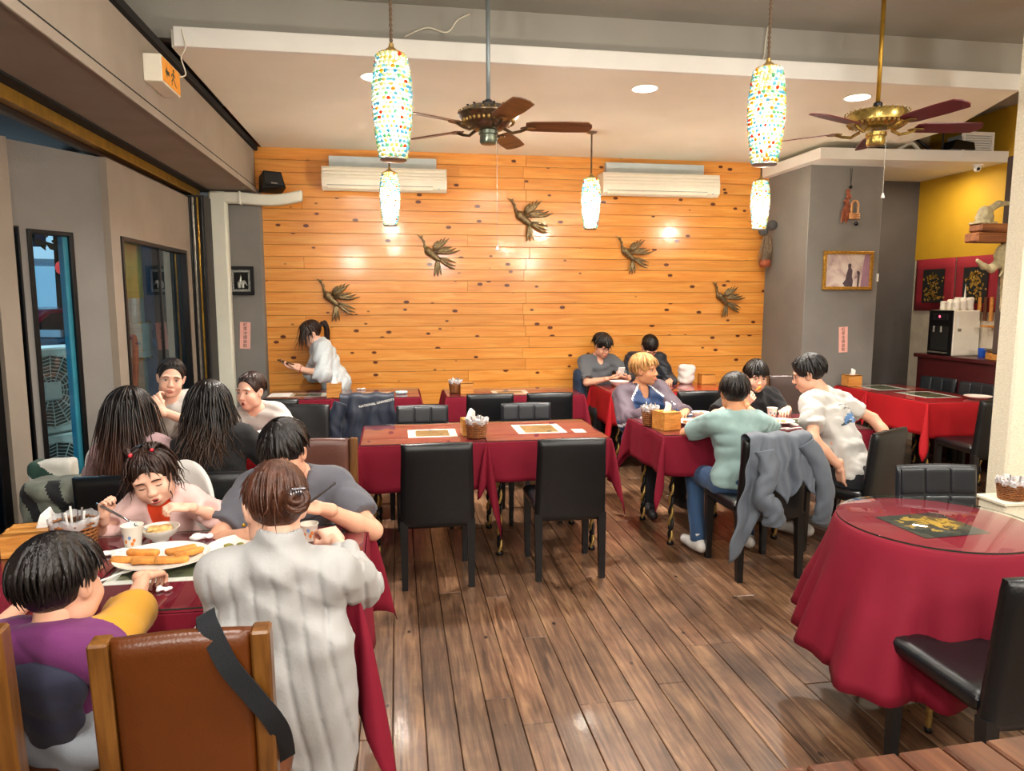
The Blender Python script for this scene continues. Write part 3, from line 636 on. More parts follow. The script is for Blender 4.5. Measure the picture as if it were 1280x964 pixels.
    for q in (-1, 1):
        y = sy(q * .031, ez); mb = MB(); br = .028 if not child else .022
        if eyes == 'open':
            mb.sphere((q * .031, y - .0035, ez), (.0135, .006, .0062), 12, 8, M=MH, mi=0); mb.sphere((q * .031 + gaze, y + .0005, ez), (.0058, .0032, .0058), 10, 6, M=MH, mi=1); mb.build('eye', [m_eyew, m_iris], root, smooth=True); mb = MB()
        dz = .006 if eyes == 'open' else -.001
        mb.tube([MH @ Vector((q * .031 + dx, y + .0018 - abs(dx) * .22, ez + dz - (abs(dx) * .32 if eyes == 'open' else -abs(dx) * .16))) for dx in (-.0155, -.008, 0, .008, .0155)], [.0008, .0017, .0021, .0017, .0008], 5); mb.build('eyelash', m_iris, root, smooth=True)
        mb = MB(); mb.tube([MH @ Vector((q * xx, sy(q * xx, zz) + .0008, zz)) for xx, zz in ((.013, br), (.025, br + .003), (.038, br + .003), (.049, br - .003))], [.0022, .0032, .003, .0012], 6); mb.build('eyebrow', hair[1], root, smooth=True)
    mb = MB(); ly = sy(0, -.060)
    if mouth: mb.sphere((0, ly - .006, -.064), (.014, .008, .004 + .007 * mouth), 12, 8, M=MH, mi=1)
    mo = .003 + .005 * mouth
    for z, r_ in ((-.0605 + mo * .5, .0034), (-.0665 - mo * .9, .0042)): mb.tube([MH @ Vector((x, ly + .0005 - x * x * 11, z + (x * x * 6 if z < -.062 else -x * x * 2))) for x in (-.021, -.013, -.006, 0, .006, .013, .021)], [.0008, r_ * .8, r_, r_ * .92, r_, r_ * .8, .0008], 6, mi=0)
    mb.build('lips', [m_lip, m_mouth], root, smooth=True)
    if hair[0]:
        hp = [(v * hs @ Rh.T + H, q_) for v, q_ in hair_parts(hair[0], seed, Rh.T @ V3(0, 0, -1))]; quad_obj('hair', hp, hair[1], root, org)
    # clothes
    def garment(name, spec, g0=0.):
        K = Sculpt(.03); g = (spec.get('g', .010) + g0) * 1.; torso(K, g)
        for q in (-1, 1): K.rc(T(0, -.025, .955), T(q * .13 * W_, -.012, .895), .036 * s + g, .047 * s + g, k=.04)
        if legs == 'sit' or spec.get('hem'): 
            hem = spec.get('hem', -.06); K.rc(T(-.06, -.005, .0), T(.06, -.005, .0), .092 * s + g, k=.05)
        cuts = []
        for sd, q in (('R', 1), ('L', -1)):
            S, E, Wr = joints[sd]; fr = spec.get('sleeve', .6)
            if fr <= 0: continue
            r0, r1 = .046 * s + g + spec.get('puff', 0), .042 * s + g + spec.get('puff', 0)
            if fr <= 1: e = S + (E - S) * fr; K.rc(S, e + un(E - S) * .02, r0, r1 + .004, k=.035); dr = un(E - S)
            else: e = E + (Wr - E) * (fr - 1); K.rc(S, E, r0, r1, k=.035); K.rc(E, e + un(Wr - E) * .01, r1, .033 * s + g + spec.get('puff', 0) * .6, k=.02); dr = un(Wr - E)
            a = un(np.cross(dr, [.3, .5, .8])); cuts.append((e + dr * .075, np.stack([a, np.cross(dr, a), dr], 1)))
        for c_, Rm in cuts: K.bx(c_, (.085 * s, .085 * s, .075), Rm, rr=.003, k=.006, op='-')
        nk = spec.get('neck', 'crew')
        if nk != 'high':
            K.el(T(0, -.005, 1.02), np.array([.064, .066, .075]) * s, Tm, k=.008, op='-')
            if nk == 'v': K.rc(T(0, .06, .97), T(0, .135, .80), .045 * s, .010 * s, k=.01, op='-')
            if nk == 'open': K.rc(T(0, .10, 1.0), T(0, .16, .45), .075 * s, .035 * s, k=.012, op='-'); K.rc(T(0, .16, .5), T(0, .2, -.2), .035 * s, .06 * s, k=.01, op='-')
            if nk == 'wide': K.el(T(0, .01, 1.0), np.array([.085, .08, .075]) * s, Tm, k=.008, op='-')
        else: K.rc(T(0, -.02, .93), T(0, -.012, 1.10), .070 * s + g * .6, .060 * s + g * .6, k=.03); K.el(T(0, .0, 1.17), np.array([.052, .055, .07]) * s, Tm, k=.01, op='-')
        if spec.get('extra'): spec['extra'](K, T, s, Tm)
        K.plane(T(0, 0, spec.get('hem', -.10)), -up, k=.008); K.post = spec.get('post') or folds(spec.get('amp', .0062), spec.get('freq', 48.), seed + 5, d=tuple(fw * .3 + up))
        mf = spec.get('matfn'); fn = None
        if mf is not None:
            def fn(C):
                q = C - Pl; return mf((q @ rt) / s, (q @ fw) / s, (q @ up) / L, C, joints)
        o = quad_obj(name, [K.mesh(spec.get('vox', .0105 if s > .75 else .0075))], spec['mat'], root, org, matfn=fn)
        if spec.get('label'): o['label'] = spec['label']
        return o
    if top: garment(top.get('name', 'shirt'), top)
    for l in layers: garment(l.get('name', 'jacket'), l)
    bt = bottom or dict(mat=plain('black_trousers', '#17181c', .8)); K = Sculpt(.03)
    K.el(T(0, -.01, .02), np.array([hw + .02, .125, .12]) * s + .006, Tm, k=.05)
    for sd in ('R', 'L'):
        h0, kn, an = lg[sd]; fr = bt.get('len', 1.); K.rc(h0, kn, .086 * s, .064 * s, k=.04); e = kn + (an - kn) * fr; K.rc(kn, e + V3(0, 0, .01), .062 * s, .050 * s, k=.02)
    K.plane(T(0, 0, .26), up, k=.006); K.post = folds(.003, 30., seed + 9); quad_obj('trousers', [K.mesh(.0125 if s > .75 else .009)], bt['mat'], root, org)
    for sd in ('R', 'L'):
        h0, kn, an = lg[sd]; fd = un(f + rt * (.15 if sd == 'R' else -.15)); fl = max(an[2] - .075 * s, .0); K = Sculpt(.02)
        b0 = V3(an[0], an[1], fl) ; K.rc(b0 - fd * .045 * s + V3(0, 0, .045 * s), b0 + fd * .05 * s + V3(0, 0, .045 * s), .042 * s, .042 * s); K.rc(b0 + fd * .05 * s + V3(0, 0, .04 * s), b0 + fd * .165 * s + V3(0, 0, .032 * s), .041 * s, .031 * s); K.rc(an + V3(0, 0, .03), b0 + V3(0, 0, .05 * s), .043 * s, .045 * s)
        K.plane((0, 0, fl + .002), (0, 0, -1)); quad_obj('shoe', [K.mesh(.008)], shoe or plain('dark_shoe', '#1c1b1d', .6), root, org)
    root['_T'] = 0; del root['_T']
    return root, T, joints, MH, H, Rh, org
# ================================================================== FURNITURE
m_leather = plain('black_leather', '#0c0f12', .34, var=.25, scale=6, bump=.10, bscale=160, spec=.55)
m_leather2 = plain('charcoal_leather', '#1b2025', .30, var=.2, scale=7, bump=.08, bscale=160, spec=.6)
m_seam = plain('black_seam', '#08090a', .6)
m_blackleg = plain('black_lacquer_leg', '#111214', .35, var=.15)
m_cloth = plain('crimson_cloth', '#7c1329', .78, var=.08, scale=5, bump=.12, bscale=420, spec=.25)
m_cloth2 = plain('scarlet_cloth', '#a8141d', .75, var=.08, scale=5, bump=.12, bscale=420, spec=.25)
m_glass = glassy('table_glass', (.97, .98, .97), .015)
m_glassedge = plain('glass_edge', '#20382f', .15)
m_topwood = plain('table_board', '#6b4226', .6)
m_chairwood = wood('golden_chair_wood', '#4a2a0c', '#6b4216', '#845824', axis=2, rough=.35, coat=.3, pervar=.08)
m_brownleather = plain('tan_leather', '#582a08', .33, var=.18, scale=5, bump=.10, bscale=150)
m_brownpad = plain('brown_pad_leather', '#5b352a', .35, var=.15, scale=6, bump=.10, bscale=150)

def taper(mb, x, y, z0, z1, a0, a1, dx=0, dy=0, mi=None):
    vs = [(x + dx + sx * a0, y + dy + sy * a0, z0) for sx, sy in ((-1, -1), (1, -1), (1, 1), (-1, 1))] + [(x + sx * a1, y + sy * a1, z1) for sx, sy in ((-1, -1), (1, -1), (1, 1), (-1, 1))]
    mb.add(vs, [(3, 2, 1, 0), (4, 5, 6, 7), (0, 1, 5, 4), (1, 2, 6, 5), (2, 3, 7, 6), (3, 0, 4, 7)], mi)
def pad(mb, fn, nu=9, nv=9, th=.05, mi=None):
    """cushion-like slab: fn(u,v)->(point, normal) with rounded rims"""
    def g(u, v, s_):
        p, n = fn(u, v); e = min(u, 1 - u) / .08; f = min(v, 1 - v) / .08; k = math.sqrt(max(0, 1 - (1 - min(1, e)) ** 2)) * math.sqrt(max(0, 1 - (1 - min(1, f)) ** 2)); return Vector(p) + Vector(n) * (th / 2 * s_ * (.35 + .65 * k))
    us = [0, .03, .08, .2, .35, .5, .65, .8, .92, .97, 1]; n = len(us); vs = []; fs = []
    for s_ in (1, -1):
        for v in us:
            for u in us: vs.append(g(u, v, s_))
    for j in range(n - 1):
        for i in range(n - 1):
            a = j * n + i; fs.append((a, a + 1, a + n + 1, a + n)); b_ = a + n * n; fs.append((b_, b_ + n, b_ + n + 1, b_ + 1))
    for i in range(n - 1):
        for a, b_ in ((i, i + 1), ((n - 1) * n + i + 1, (n - 1) * n + i)): fs.append((b_, a, a + n * n, b_ + n * n))
        for a, b_ in (((i + 1) * n, i * n), (i * n + n - 1, (i + 1) * n + n - 1)): fs.append((b_, a, a + n * n, b_ + n * n))
    mb.add(vs, fs, mi)
def back_fn(w0, w1, z0, z1, y0, y1, bow=.012):
    def f(u, v):
        w_ = w0 + (w1 - w0) * v; return ((u - .5) * w_, y0 + (y1 - y0) * v - bow * math.sin(math.pi * u), z0 + (z1 - z0) * v + .006 * math.sin(math.pi * u) * v), Vector((0, 1, (y0 - y1) / (z1 - z0))).normalized()
    return f
def chair_black(label):
    """leather-covered dining chair, faces +Y"""
    t = thing('dining_chair', label, 'chair')
    q = MB(); pad(q, back_fn(.425, .40, .355, .845, -.195, -.235), th=.06); bk = q.build('backrest', m_leather, t, smooth=50)
    for x in (-.055, .07): MB().tube([(x, -.266, .80), (x, -.262, .842), (x, -.238, .854), (x, -.212, .842)], .0020, 5).build('seam', m_seam, bk)
    q = MB(); pad(q, lambda u, v: ((u * .43 - .215, v * .40 - .19, .435), (0, 0, 1)), th=.075); q.build('seat', m_leather, t, smooth=50)
    for sx in (-1, 1):
        q = MB(); taper(q, sx * .19, -.205, 0, .40, .017, .023, 0, -.02); q.build('leg', m_blackleg, t)
        q = MB(); taper(q, sx * .19, .185, 0, .42, .016, .023); q.build('leg', m_blackleg, t)
    return t
def chair_grid(label):
    """black chair whose backrest front is quilted in six squares, faces +Y"""
    t = thing('dining_chair', label, 'chair')
    q = MB(); pad(q, back_fn(.40, .395, .40, .835, -.20, -.25), th=.045); bk = q.build('backrest', m_leather2, t, smooth=50)
    for j, (z0, z1) in enumerate(((.565, .69), (.70, .825))):
        for i in range(3):
            x0 = -.185 + i * .1245; p = MB()
            zc = (z0 + z1) / 2; yy = -.20 - .05 * (zc - .40) / .435
            pad(p, lambda u, v: ((x0 + u * .121, yy + .018 + (.5 - v) * .0144 - .012 * math.sin(math.pi * (x0 + u * .121 + .2) / .4), z0 + v * (z1 - z0)), (0, 1, .11)), th=.026); p.build('back_panel', m_leather2, bk, smooth=50)
    q = MB(); pad(q, lambda u, v: ((u * .42 - .21, v * .40 - .19, .44), (0, 0, 1)), th=.06); q.build('seat', m_leather2, t, smooth=50)
    for sx in (-1, 1):
        q = MB(); taper(q, sx * .185, -.20, 0, .43, .014, .02, 0, -.03); q.build('leg', m_blackleg, t)
        q = MB(); taper(q, sx * .185, .185, 0, .42, .014, .02); q.build('leg', m_blackleg, t)
    return t
def chair_wood(label, padmat, h=.95, w_=.40):
    """wooden posts and a padded leather back, faces +Y"""
    t = thing('dining_chair', label, 'chair'); a = w_ / 2
    for sx in (-1, 1):
        q = MB(); taper(q, sx * (a - .018), -.21, 0, .44, .018, .019, 0, -.03); q.build('leg', m_chairwood, t)
        q = MB(); M = Matrix.Translation((sx * (a - .018), -.21, .42)) @ Matrix.Rotation(R(4.5), 4, 'X'); q.box(-.02, .02, -.024, .024, 0, h - .42, .005, M=M); q.build('back_post', m_chairwood, t)
        q = MB(); taper(q, sx * (a - .02), .19, 0, .42, .016, .02); q.build('leg', m_chairwood, t)
    q = MB(); pad(q, back_fn(w_ - .075, w_ - .075, .50, h - .004, -.212, -.252, 0), th=.05); q.build('back_panel', padmat, t, smooth=50)
    q = MB(); q.box(-a + .04, a - .04, -.23, -.19, .44, .50, .005); q.build('lower_rail', m_chairwood, t)
    q = MB(); pad(q, lambda u, v: ((u * w_ - a, v * .42 - .20, .455), (0, 0, 1)), th=.06); q.build('seat', padmat, t, smooth=50)
    q = MB(); q.box(-a + .03, a - .03, .175, .20, .36, .425, .004); q.box(-a + .01, -a + .03, -.19, .19, .36, .425, .004); q.box(a - .03, a - .01, -.19, .19, .36, .425, .004); q.build('apron', m_chairwood, t)
    return t
GB = 'black leather dining chairs'
pb = chair_black('black chair seen from behind at the near left side of the empty central table')
place(pb, (.205, 4.15, 0), 0, group=GB)
def more(proto, x, y, deg, label, group=GB): return place(copy_tree(proto), (x, y, 0), R(deg), label, group)
more(pb, .985, 4.16, -1, 'black chair seen from behind at the near right side of the empty central table')
more(pb, .764, 6.15, 0, 'black chair seen from behind, left one of two at the back centre table')
more(pb, 1.28, 6.15, 0, 'black chair seen from behind, right one of two at the back centre table')
more(pb, 2.59, 6.05, 0, 'black chair seen from behind between blond man and man in black')
more(pb, 2.13, 3.96, 1, 'black chair under the draped grey jacket')
more(pb, 2.86, 4.08, 28, 'black chair seen from behind, of the leaning man in white')
more(pb, 1.915, 1.95, 0, 'large black chair in the right foreground by the round table')
more(pb, -1.25, 3.64, -3, 'black chair seen from behind, of the woman with long straight brown hair')
more(pb, -.845, 3.64, 0, 'black chair seen from behind, of the woman in black with wavy hair')
more(pb, -.25, 5.44, 180, 'black chair under the navy jacket')
more(pb, -1.0, 6.12, 0, 'black chair seen from behind at the back left table, behind the speaking woman')
more(pb, -.74, 5.30, 176, 'black chair the speaking woman in white sits on')
pg = chair_grid('quilted black chair facing us, left of two behind the empty central table'); GG = 'chairs with quilted square backs'
place(pg, (.175, 5.17, 0), R(180), group=GG)
more(pg, .98, 5.17, 180, 'quilted black chair facing us, right of two behind the empty central table', GG)
more(pg, 2.565, 2.80, 172, 'quilted black chair facing us behind the round table', GG)
more(pg, 5.28, 6.46, 104, 'quilted black chair by the counter, left one behind the far right table', GG)
more(pg, 5.28, 5.98, 98, 'quilted black chair by the counter, right one behind the far right table', GG)
more(pg, 5.30, 5.50, 92, 'dark chair beside the far right table, half hidden by the stone pillar', GG)
more(pb, 4.75, 5.15, 0, 'black chair pushed under the near end of the far right table')
pw = chair_wood('tan leather and wood chair with a black strap over its back', m_brownleather, .955, .352); GW = 'brown wood-framed chairs'
place(pw, (-.467, 1.76, 0), R(2), group=GW)
more(pw, -1.03, 1.84, 3, 'tan leather and wood chair at the lower left corner, behind the boy', GW)
p3 = chair_wood('brown padded chair with wooden frame behind the man in grey', m_brownpad, .96, .42); place(p3, (-.42, 3.32, 0), R(180), group=GW)
p4 = chair_wood('dark brown chair with curved back beside the man in black', plain('dark_brown_leather', '#3a2720', .35), .99, .40); place(p4, (3.25, 5.42, 0), R(162), group=GW)
# strap hanging over the tan chair
q = MB(); sp = bez([(-.45, 1.60, .70), (-.425, 1.56, .955), (-.405, 1.505, .968), (-.365, 1.482, .890), (-.318, 1.485, .815), (-.282, 1.492, .755), (-.268, 1.525, .69), (-.270, 1.58, .60)], 8)
wv = Vector((.88, 0, .48)) * .022
vs = []; fs = []
for i, p in enumerate(sp):
    n = Vector((0, 1, 0)) * .0015
    vs += [p - wv - n, p + wv - n, p + wv + n, p - wv + n]
    if i: k = 4 * i; fs += [(k - 4 + a, k - 4 + (a + 1) % 4, k + (a + 1) % 4, k + a) for a in range(4)]
q.add(vs, fs); tag(q.build('bag_strap', plain('black_webbing', '#0f141a', .75, bump=.3, bscale=500), smooth=40), 'black strap slung diagonally over the tan chair back', 'strap')

# ------------------------------------------------------------------ tables with cloth and glass
m_brass = plain('brass_leg', '#a98a4c', .35, .6, var=.3, scale=30); 
def twist_leg(mb, x, y, h):
    for k in range(2):
        pts = [(x + .011 * math.cos(a * 1.0 + k * math.pi), y + .011 * math.sin(a + k * math.pi), z) for z, a in ((h * i / 30, 26 * i / 30) for i in range(31))]; mb.tube(pts, .010, 6, mi=k)
    for z in (.12, .36, .58): mb.sphere((x, y, h * z / .7), .019, 8, 6, mi=0)
    mb.lathe([(.022, 0), (.024, .012), (.014, .03)], 10, (x, y, 0), mi=0)
def table(x0, x1, y0, y1, label, zt=.755, rz=0.):
    cx, cy = (x0 + x1) / 2, (y0 + y1) / 2; t = thing('dining_table', label, 'table', (cx, cy, 0)); a, b_ = (x1 - x0) / 2, (y1 - y0) / 2
    MB().box(-a, a, -b_, b_, zt - .03, zt - .004, .004).build('table_top', m_topwood, t)
    q = MB(); q.box(-a + .05, a - .05, -b_ + .05, b_ - .05, zt - .09, zt - .031); q.build('apron', m_black, t)
    for sx in (-1, 1):
        for sy in (-1, 1): q = MB(); twist_leg(q, sx * (a - .09), sy * (b_ - .08), zt - .09); q.build('leg', [m_black, m_brass], t, smooth=True)
    return t
def cloth(x0, x1, y0, y1, ov, label, mat=None, zt=.755, corner=(1, 1, 1, 1), seed=0, flare=.10, wav=.010):
    """ov = overhang (front -Y, right +X, back +Y, left -X); corner = length factor FR, BR, BL, FL"""
    rr = random.Random(seed); cx, cy = (x0 + x1) / 2, (y0 + y1) / 2; a, b_ = (x1 - x0) / 2 + .004, (y1 - y0) / 2 + .004; F, Rr, B, L = ov
    P = []  # (edge point, outward dir, drop, cornerness, s)
    def side(p, q, n, o, m):
        for i in range(m):
            u = (i + .5) / m; P.append((Vector(p).lerp(Vector(q), u), Vector(n), o, 0., u))
    def corn(p, n0, n1, o0, o1, f, m=9):
        for i in range(m):
            ph = (i + .5) / m * math.pi / 2; c_, s_ = math.cos(ph), math.sin(ph); d = min(o0 / max(c_, 1e-3), o1 / max(s_, 1e-3)); k = math.sin(2 * ph)
            P.append((Vector(p), Vector(n0) * c_ + Vector(n1) * s_, d * (1 + (f - 1) * k), k, ph))
    side((-a, -b_, 0), (a, -b_, 0), (0, -1, 0), F, 26); corn((a, -b_, 0), (0, -1, 0), (1, 0, 0), F, Rr, corner[0])
    side((a, -b_, 0), (a, b_, 0), (1, 0, 0), Rr, 22); corn((a, b_, 0), (1, 0, 0), (0, 1, 0), Rr, B, corner[1])
    side((a, b_, 0), (-a, b_, 0), (0, 1, 0), B, 26); corn((-a, b_, 0), (0, 1, 0), (-1, 0, 0), B, L, corner[2])
    side((-a, b_, 0), (-a, -b_, 0), (-1, 0, 0), L, 22); corn((-a, -b_, 0), (-1, 0, 0), (0, -1, 0), L, F, corner[3])
    n = len(P); T = [0, .02, .06, .16, .3, .45, .6, .75, .88, 1.0]; vs = []; fs = []
    ph1, ph2 = rr.uniform(0, 6), rr.uniform(0, 6)
    for t in T:
        for i, (p, d, o, k, u) in enumerate(P):
            drop = o * t; e = .006 + flare * k * (t ** .8) * min(1, o / .4)
            if k == 0:
                nr = min(u, 1 - u); e += wav * t * (math.sin(u * 9 + ph1) + .6 * math.sin(u * 17 + ph2)) + .01 * t; e -= .03 * math.exp(-(nr / .07) ** 2) * t
            tz = 0 if t == 0 else 1
            q = p + d * (e * tz if t > .03 else e * .6); vs.append((q.x, q.y, (zt if t == 0 else zt - .002) - drop * (1 if t > .03 else .4)))
    for j in range(len(T) - 1):
        for i in range(n): k = j * n; fs.append((k + i, k + (i + 1) % n, k + n + (i + 1) % n, k + n + i))
    k = len(vs); vs += [(-a, -b_, zt), (a, -b_, zt), (a, b_, zt), (-a, b_, zt)]; fs.append((k, k + 1, k + 2, k + 3))
    q = MB().add(vs, fs); o = q.build('tablecloth', mat or m_cloth, None, smooth=60, loc=(cx, cy, 0)); sd = o.modifiers.new('thick', 'SOLIDIFY'); sd.thickness = .002; sd.offset = 1
    return tag(o, label, 'tablecloth', 'red tablecloths')
def glass(x0, x1, y0, y1, label, zt=.757):
    a, b_ = (x1 - x0) / 2 - .004, (y1 - y0) / 2 - .003; t = thing('glass_sheet', label, 'glass', ((x0 + x1) / 2, (y0 + y1) / 2, zt + .003), group='glass sheets on the tables')
    MB().box(-a, a, -b_, b_, 0, .006, .001).build('pane', m_glass, t)
    q = MB()
    for s_ in (-1, 1): q.box(-a, a, s_ * b_ - .0006, s_ * b_ + .0006, .001, .005); q.box(s_ * a - .0006, s_ * a + .0006, -b_, b_, .001, .005)
    q.build('edge', m_glassedge, t); return t
def full(x0, x1, y0, y1, ov, what, mat=None, corner=(1, 1, 1, 1), seed=0, flare=.10, one_glass=True):
    table(x0, x1, y0, y1, 'table with twisted black and brass legs, ' + what); cloth(x0, x1, y0, y1, ov, 'red cloth on the ' + what, mat, corner=corner, seed=seed, flare=flare)
    if one_glass: glass(x0, x1, y0, y1, 'glass sheet on the ' + what)
full(-.238, .533, 4.32, 5.03, (.285, .30, .30, .27), 'left half of the empty central table', corner=(1.5, 1, 1, 1.05), seed=1)
full(.537, 1.33, 4.32, 5.03, (.245, .27, .30, .22), 'right half of the empty central table', corner=(1.38, 1, 1, 1.1), seed=2)
full(.43, 1.70, 6.38, 6.94, (.24, .25, .28, .25), 'back centre table by the pine wall', corner=(1.1, 1, 1, 1.1), seed=3)
full(-1.20, -.585, 6.43, 7.10, (.36, .2, .3, .3), 'back left table with the standing woman', seed=4)
full(-.58, .19, 6.43, 7.10, (.36, .3, .3, .2), 'back left table beside the navy jacket', seed=5)
full(1.70, 2.45, 4.33, 5.04, (.26, .2, .28, .25), 'eating group table, end with the wooden tissue box', corner=(1, 1, 1.25, 1.35), seed=6)
full(2.454, 3.20, 4.33, 5.04, (.24, .26, .28, .2), 'eating group table, end with the man in white', seed=7)
full(1.98, 2.72, 6.40, 7.10, (.30, .26, .28, .30), 'table of the man with the phone', m_cloth2, corner=(1, 1, 1, 1.3), seed=8)
full(2.724, 3.45, 6.40, 7.10, (.30, .26, .28, .2), 'table with the white bag by the grey pillar', m_cloth2, seed=9)
full(4.46, 5.17, 5.37, 6.17, (.30, .27, .2, .28), 'far right table, near end', m_cloth2, corner=(1, 1, 1, 1.22), seed=10, flare=.14)
full(4.46, 5.17, 6.175, 6.66, (.2, .27, .04, .28), 'far right table, far end', m_cloth2, seed=11)
full(-1.36, -.64, 4.12, 4.85, (.27, .28, .28, .27), 'table of the four young women', m_cloth2, seed=12)
full(-.935, -.135, 2.075, 2.80, (.34, .36, .26, .2), 'family table in the left foreground', corner=(1.25, 1.0, 1, 1), seed=13, flare=.13)
full(-1.72, -.94, 2.06, 2.79, (.34, .2, .26, .3), 'table at the lower left edge beside the boy', seed=14)
# round table
rt = thing('round_table', 'small round table with brass feet in the right foreground', 'table', (2.11, 2.45, 0))
MB().lathe([(.36, .728), (.362, .735), (.362, .748), (.358, .752)], 40).build('table_top', m_topwood, rt, smooth=40)
for i in range(4):
    a = R(45 + 90 * i + 10); q = MB(); px, py = math.cos(a), math.sin(a)
    q.tube([(px * .20, py * .20, .72), (px * .21, py * .21, .4), (px * .235, py * .235, .12), (px * .24, py * .24, .02)], [.02, .017, .013, .011], 8, mi=1); q.sphere((px * .24, py * .24, .014), .016, 8, 6, mi=0); q.lathe([(.016, 0), (.016, .02)], 8, (px * .235, py * .235, .13), mi=0); q.build('leg', [m_black, m_brass], rt, smooth=40)
def round_cloth():
    n = 144; T = [0, .02, .05, .12, .22, .35, .5, .65, .8, .92, 1.0]; vs = []; fs = []
    for t in T:
        for i in range(n):
            a = 2 * math.pi * i / n; f = 1.6 * abs(math.sin(a * 5.5 + .7 + .5 * math.sin(a * 3))) ** .7 + .6 * math.sin(a * 5 + 2.1) + .55 * abs(math.sin(a * 8.5 + .4)) + .3 * math.sin(a * 23 + 1) - 1.1
            lf = max(0, math.cos(a - R(200))) ** 2; drop = .50 + .045 * math.sin(a * 2 + 1.0) + .05 * math.cos(a - R(270)) - .06 * lf
            r = .366 + (0 if t < .03 else .004) + t ** .9 * (.042 + .052 * f * min(1, t * 1.6) ** 1 + .14 * lf); vs.append((r * math.cos(a), r * math.sin(a), .7535 - drop * t * (.4 if 0 < t < .03 else 1)))
    for j in range(len(T) - 1):
        for i in range(n): k = j * n; fs.append((k + i, k + (i + 1) % n, k + n + (i + 1) % n, k + n + i))
    fs.append(tuple(range(n))); o = MB().add(vs, fs).build('tablecloth', m_cloth, None, smooth=60, loc=(2.11, 2.45, 0)); sd = o.modifiers.new('thick', 'SOLIDIFY'); sd.thickness = .002; sd.offset = 1
    tag(o, 'red cloth draped in folds over the round table', 'tablecloth', 'red tablecloths')
round_cloth()
gt = thing('glass_sheet', 'round glass sheet on the round table', 'glass', (2.11, 2.45, .761), group='glass sheets on the tables')
MB().lathe([(.362, 0), (.365, .001), (.365, .007), (.362, .008)], 72).build('pane', m_glass, gt, smooth=30)
q = MB(); 
for i in range(72):
    a0, a1 = 2 * math.pi * i / 72, 2 * math.pi * (i + 1) / 72; q.add([(.3656 * math.cos(a), .3656 * math.sin(a), z) for a, z in ((a0, .001), (a1, .001), (a1, .007), (a0, .007))], [(0, 1, 2, 3)])
q.build('edge', m_glassedge, gt)
# slatted wooden table in the lower right corner
m_slat = wood('red_brown_slat', '#3a1f11', '#5a3220', '#71482e', axis=1, rough=.35, coat=.35, pervar=.18)
st = thing('slatted_table', 'dark slatted wooden table top in the lower right corner', 'table', (.69, .50, 0), R(2))
sl = MB().box(.003, .099, 0, .68, .715, .745, .005).build('slat', m_slat, st)
for i in range(1, 7): link('slat', sl.data, st, (i * .1025, 0, 0))
MB().box(.0, .715, .02, .07, .67, .715, .003).build('cross_bar', m_slat, st); MB().box(.0, .715, .58, .63, .67, .715, .003).build('cross_bar', m_slat, st)
for xx in (.06, .65):
    for yy in (.08, .60): MB().box(xx - .03, xx + .03, yy - .03, yy + .03, 0, .67, .004).build('leg', m_slat, st)
# ================================================================== ON THE TABLES
ZT = .7665
m_paper = plain('white_paper', '#e9e7e0', .7, var=.03); m_tissue = plain('tissue_paper', '#eeece8', .8, var=.04, scale=30, bump=.4, bscale=60)
m_bamboo = wood('bamboo_box', '#b5712a', '#cf8c3e', '#dba257', axis=0, rough=.45, grain=1.4, pervar=.06)
m_china = plain('white_china', '#ece8de', .25, var=.02, coat=.3); m_cup = plain('paper_cup', '#efe9dc', .6, var=.02)
m_wicker = plain('brown_wicker', '#8a5326', .6, var=.35, scale=40); m_film = plain('clear_plastic_bag', '#dcdcdd', .2, var=.1, alpha=.45); m_steel = plain('steel_cutlery', '#b9bcc0', .2, .9)
def pic_mat(name, cols, scale=9., seed=0.):
    """flat print: blotchy picture"""
    if name in MATS: return MATS[name]
    m, t, b = nt(name); v = coords(t, (1, 1, 1), 'Object', (seed, seed, 0)); n = node(t, 'ShaderNodeTexNoise'); setin(n, Scale=scale, Detail=5., Distortion=1.5); t.links.new(v, n.inputs[0])
    r = ramp(t, [(.25 + .5 * i / (len(cols) - 1), srgb(c)) for i, c in enumerate(cols)]); r.color_ramp.interpolation = 'LINEAR'; t.links.new(n.outputs[0], r.inputs[0]); t.links.new(r.outputs[0], b.inputs['Base Color']); setin(b, Roughness=.5); MATS[name] = m; return m
m_tapestry = pic_mat('tapestry_print', ['#2e2412', '#5f4a22', '#86703c', '#a8935c'], 30.)
m_scene = pic_mat('dark_garden_print', ['#20261c', '#3c4430', '#6a6f4a', '#9a9468'], 16.)
def mat_sheet(x, y, w_, d, label, rz=0., pic=None, border=(.05, .035), z=.7575):
    t = thing('placemat', label, 'placemat', (x, y, z), R(rz), 'placemats under the glass'); MB().box(-w_ / 2, w_ / 2, -d / 2, d / 2, 0, .0008).build('paper', m_paper, t)
    MB().box(-w_ / 2 + border[0], w_ / 2 - border[0], -d / 2 + border[1], d / 2 - border[1], .0009, .0014).build('picture', pic or m_tapestry, t); return t
mat_sheet(.215, 4.685, .32, .28, 'placemat with a golden tapestry print, left one on the empty central table')
mat_sheet(.945, 4.735, .33, .34, 'placemat with a golden tapestry print, right one on the empty central table')
mat_sheet(-.83, 6.76, .34, .26, 'placemat lying before the standing woman', pic=m_scene); mat_sheet(-.24, 6.74, .34, .26, 'placemat with golden print beside the crumpled blue paper')
mat_sheet(1.05, 6.66, .34, .26, 'placemat on the back centre table'); mat_sheet(4.86, 5.87, .36, .42, 'placemat with dark print on the near end of the far right table', pic=m_scene); mat_sheet(4.80, 6.43, .36, .40, 'placemat with dark print on the far end of the far right table', pic=m_scene)
mat_sheet(2.93, 4.70, .34, .28, 'placemat with dark print before the leaning man', pic=m_scene); mat_sheet(-.72, 2.455, .42, .30, 'placemat with dark print under the family plates', pic=m_scene, border=(.03, .035))
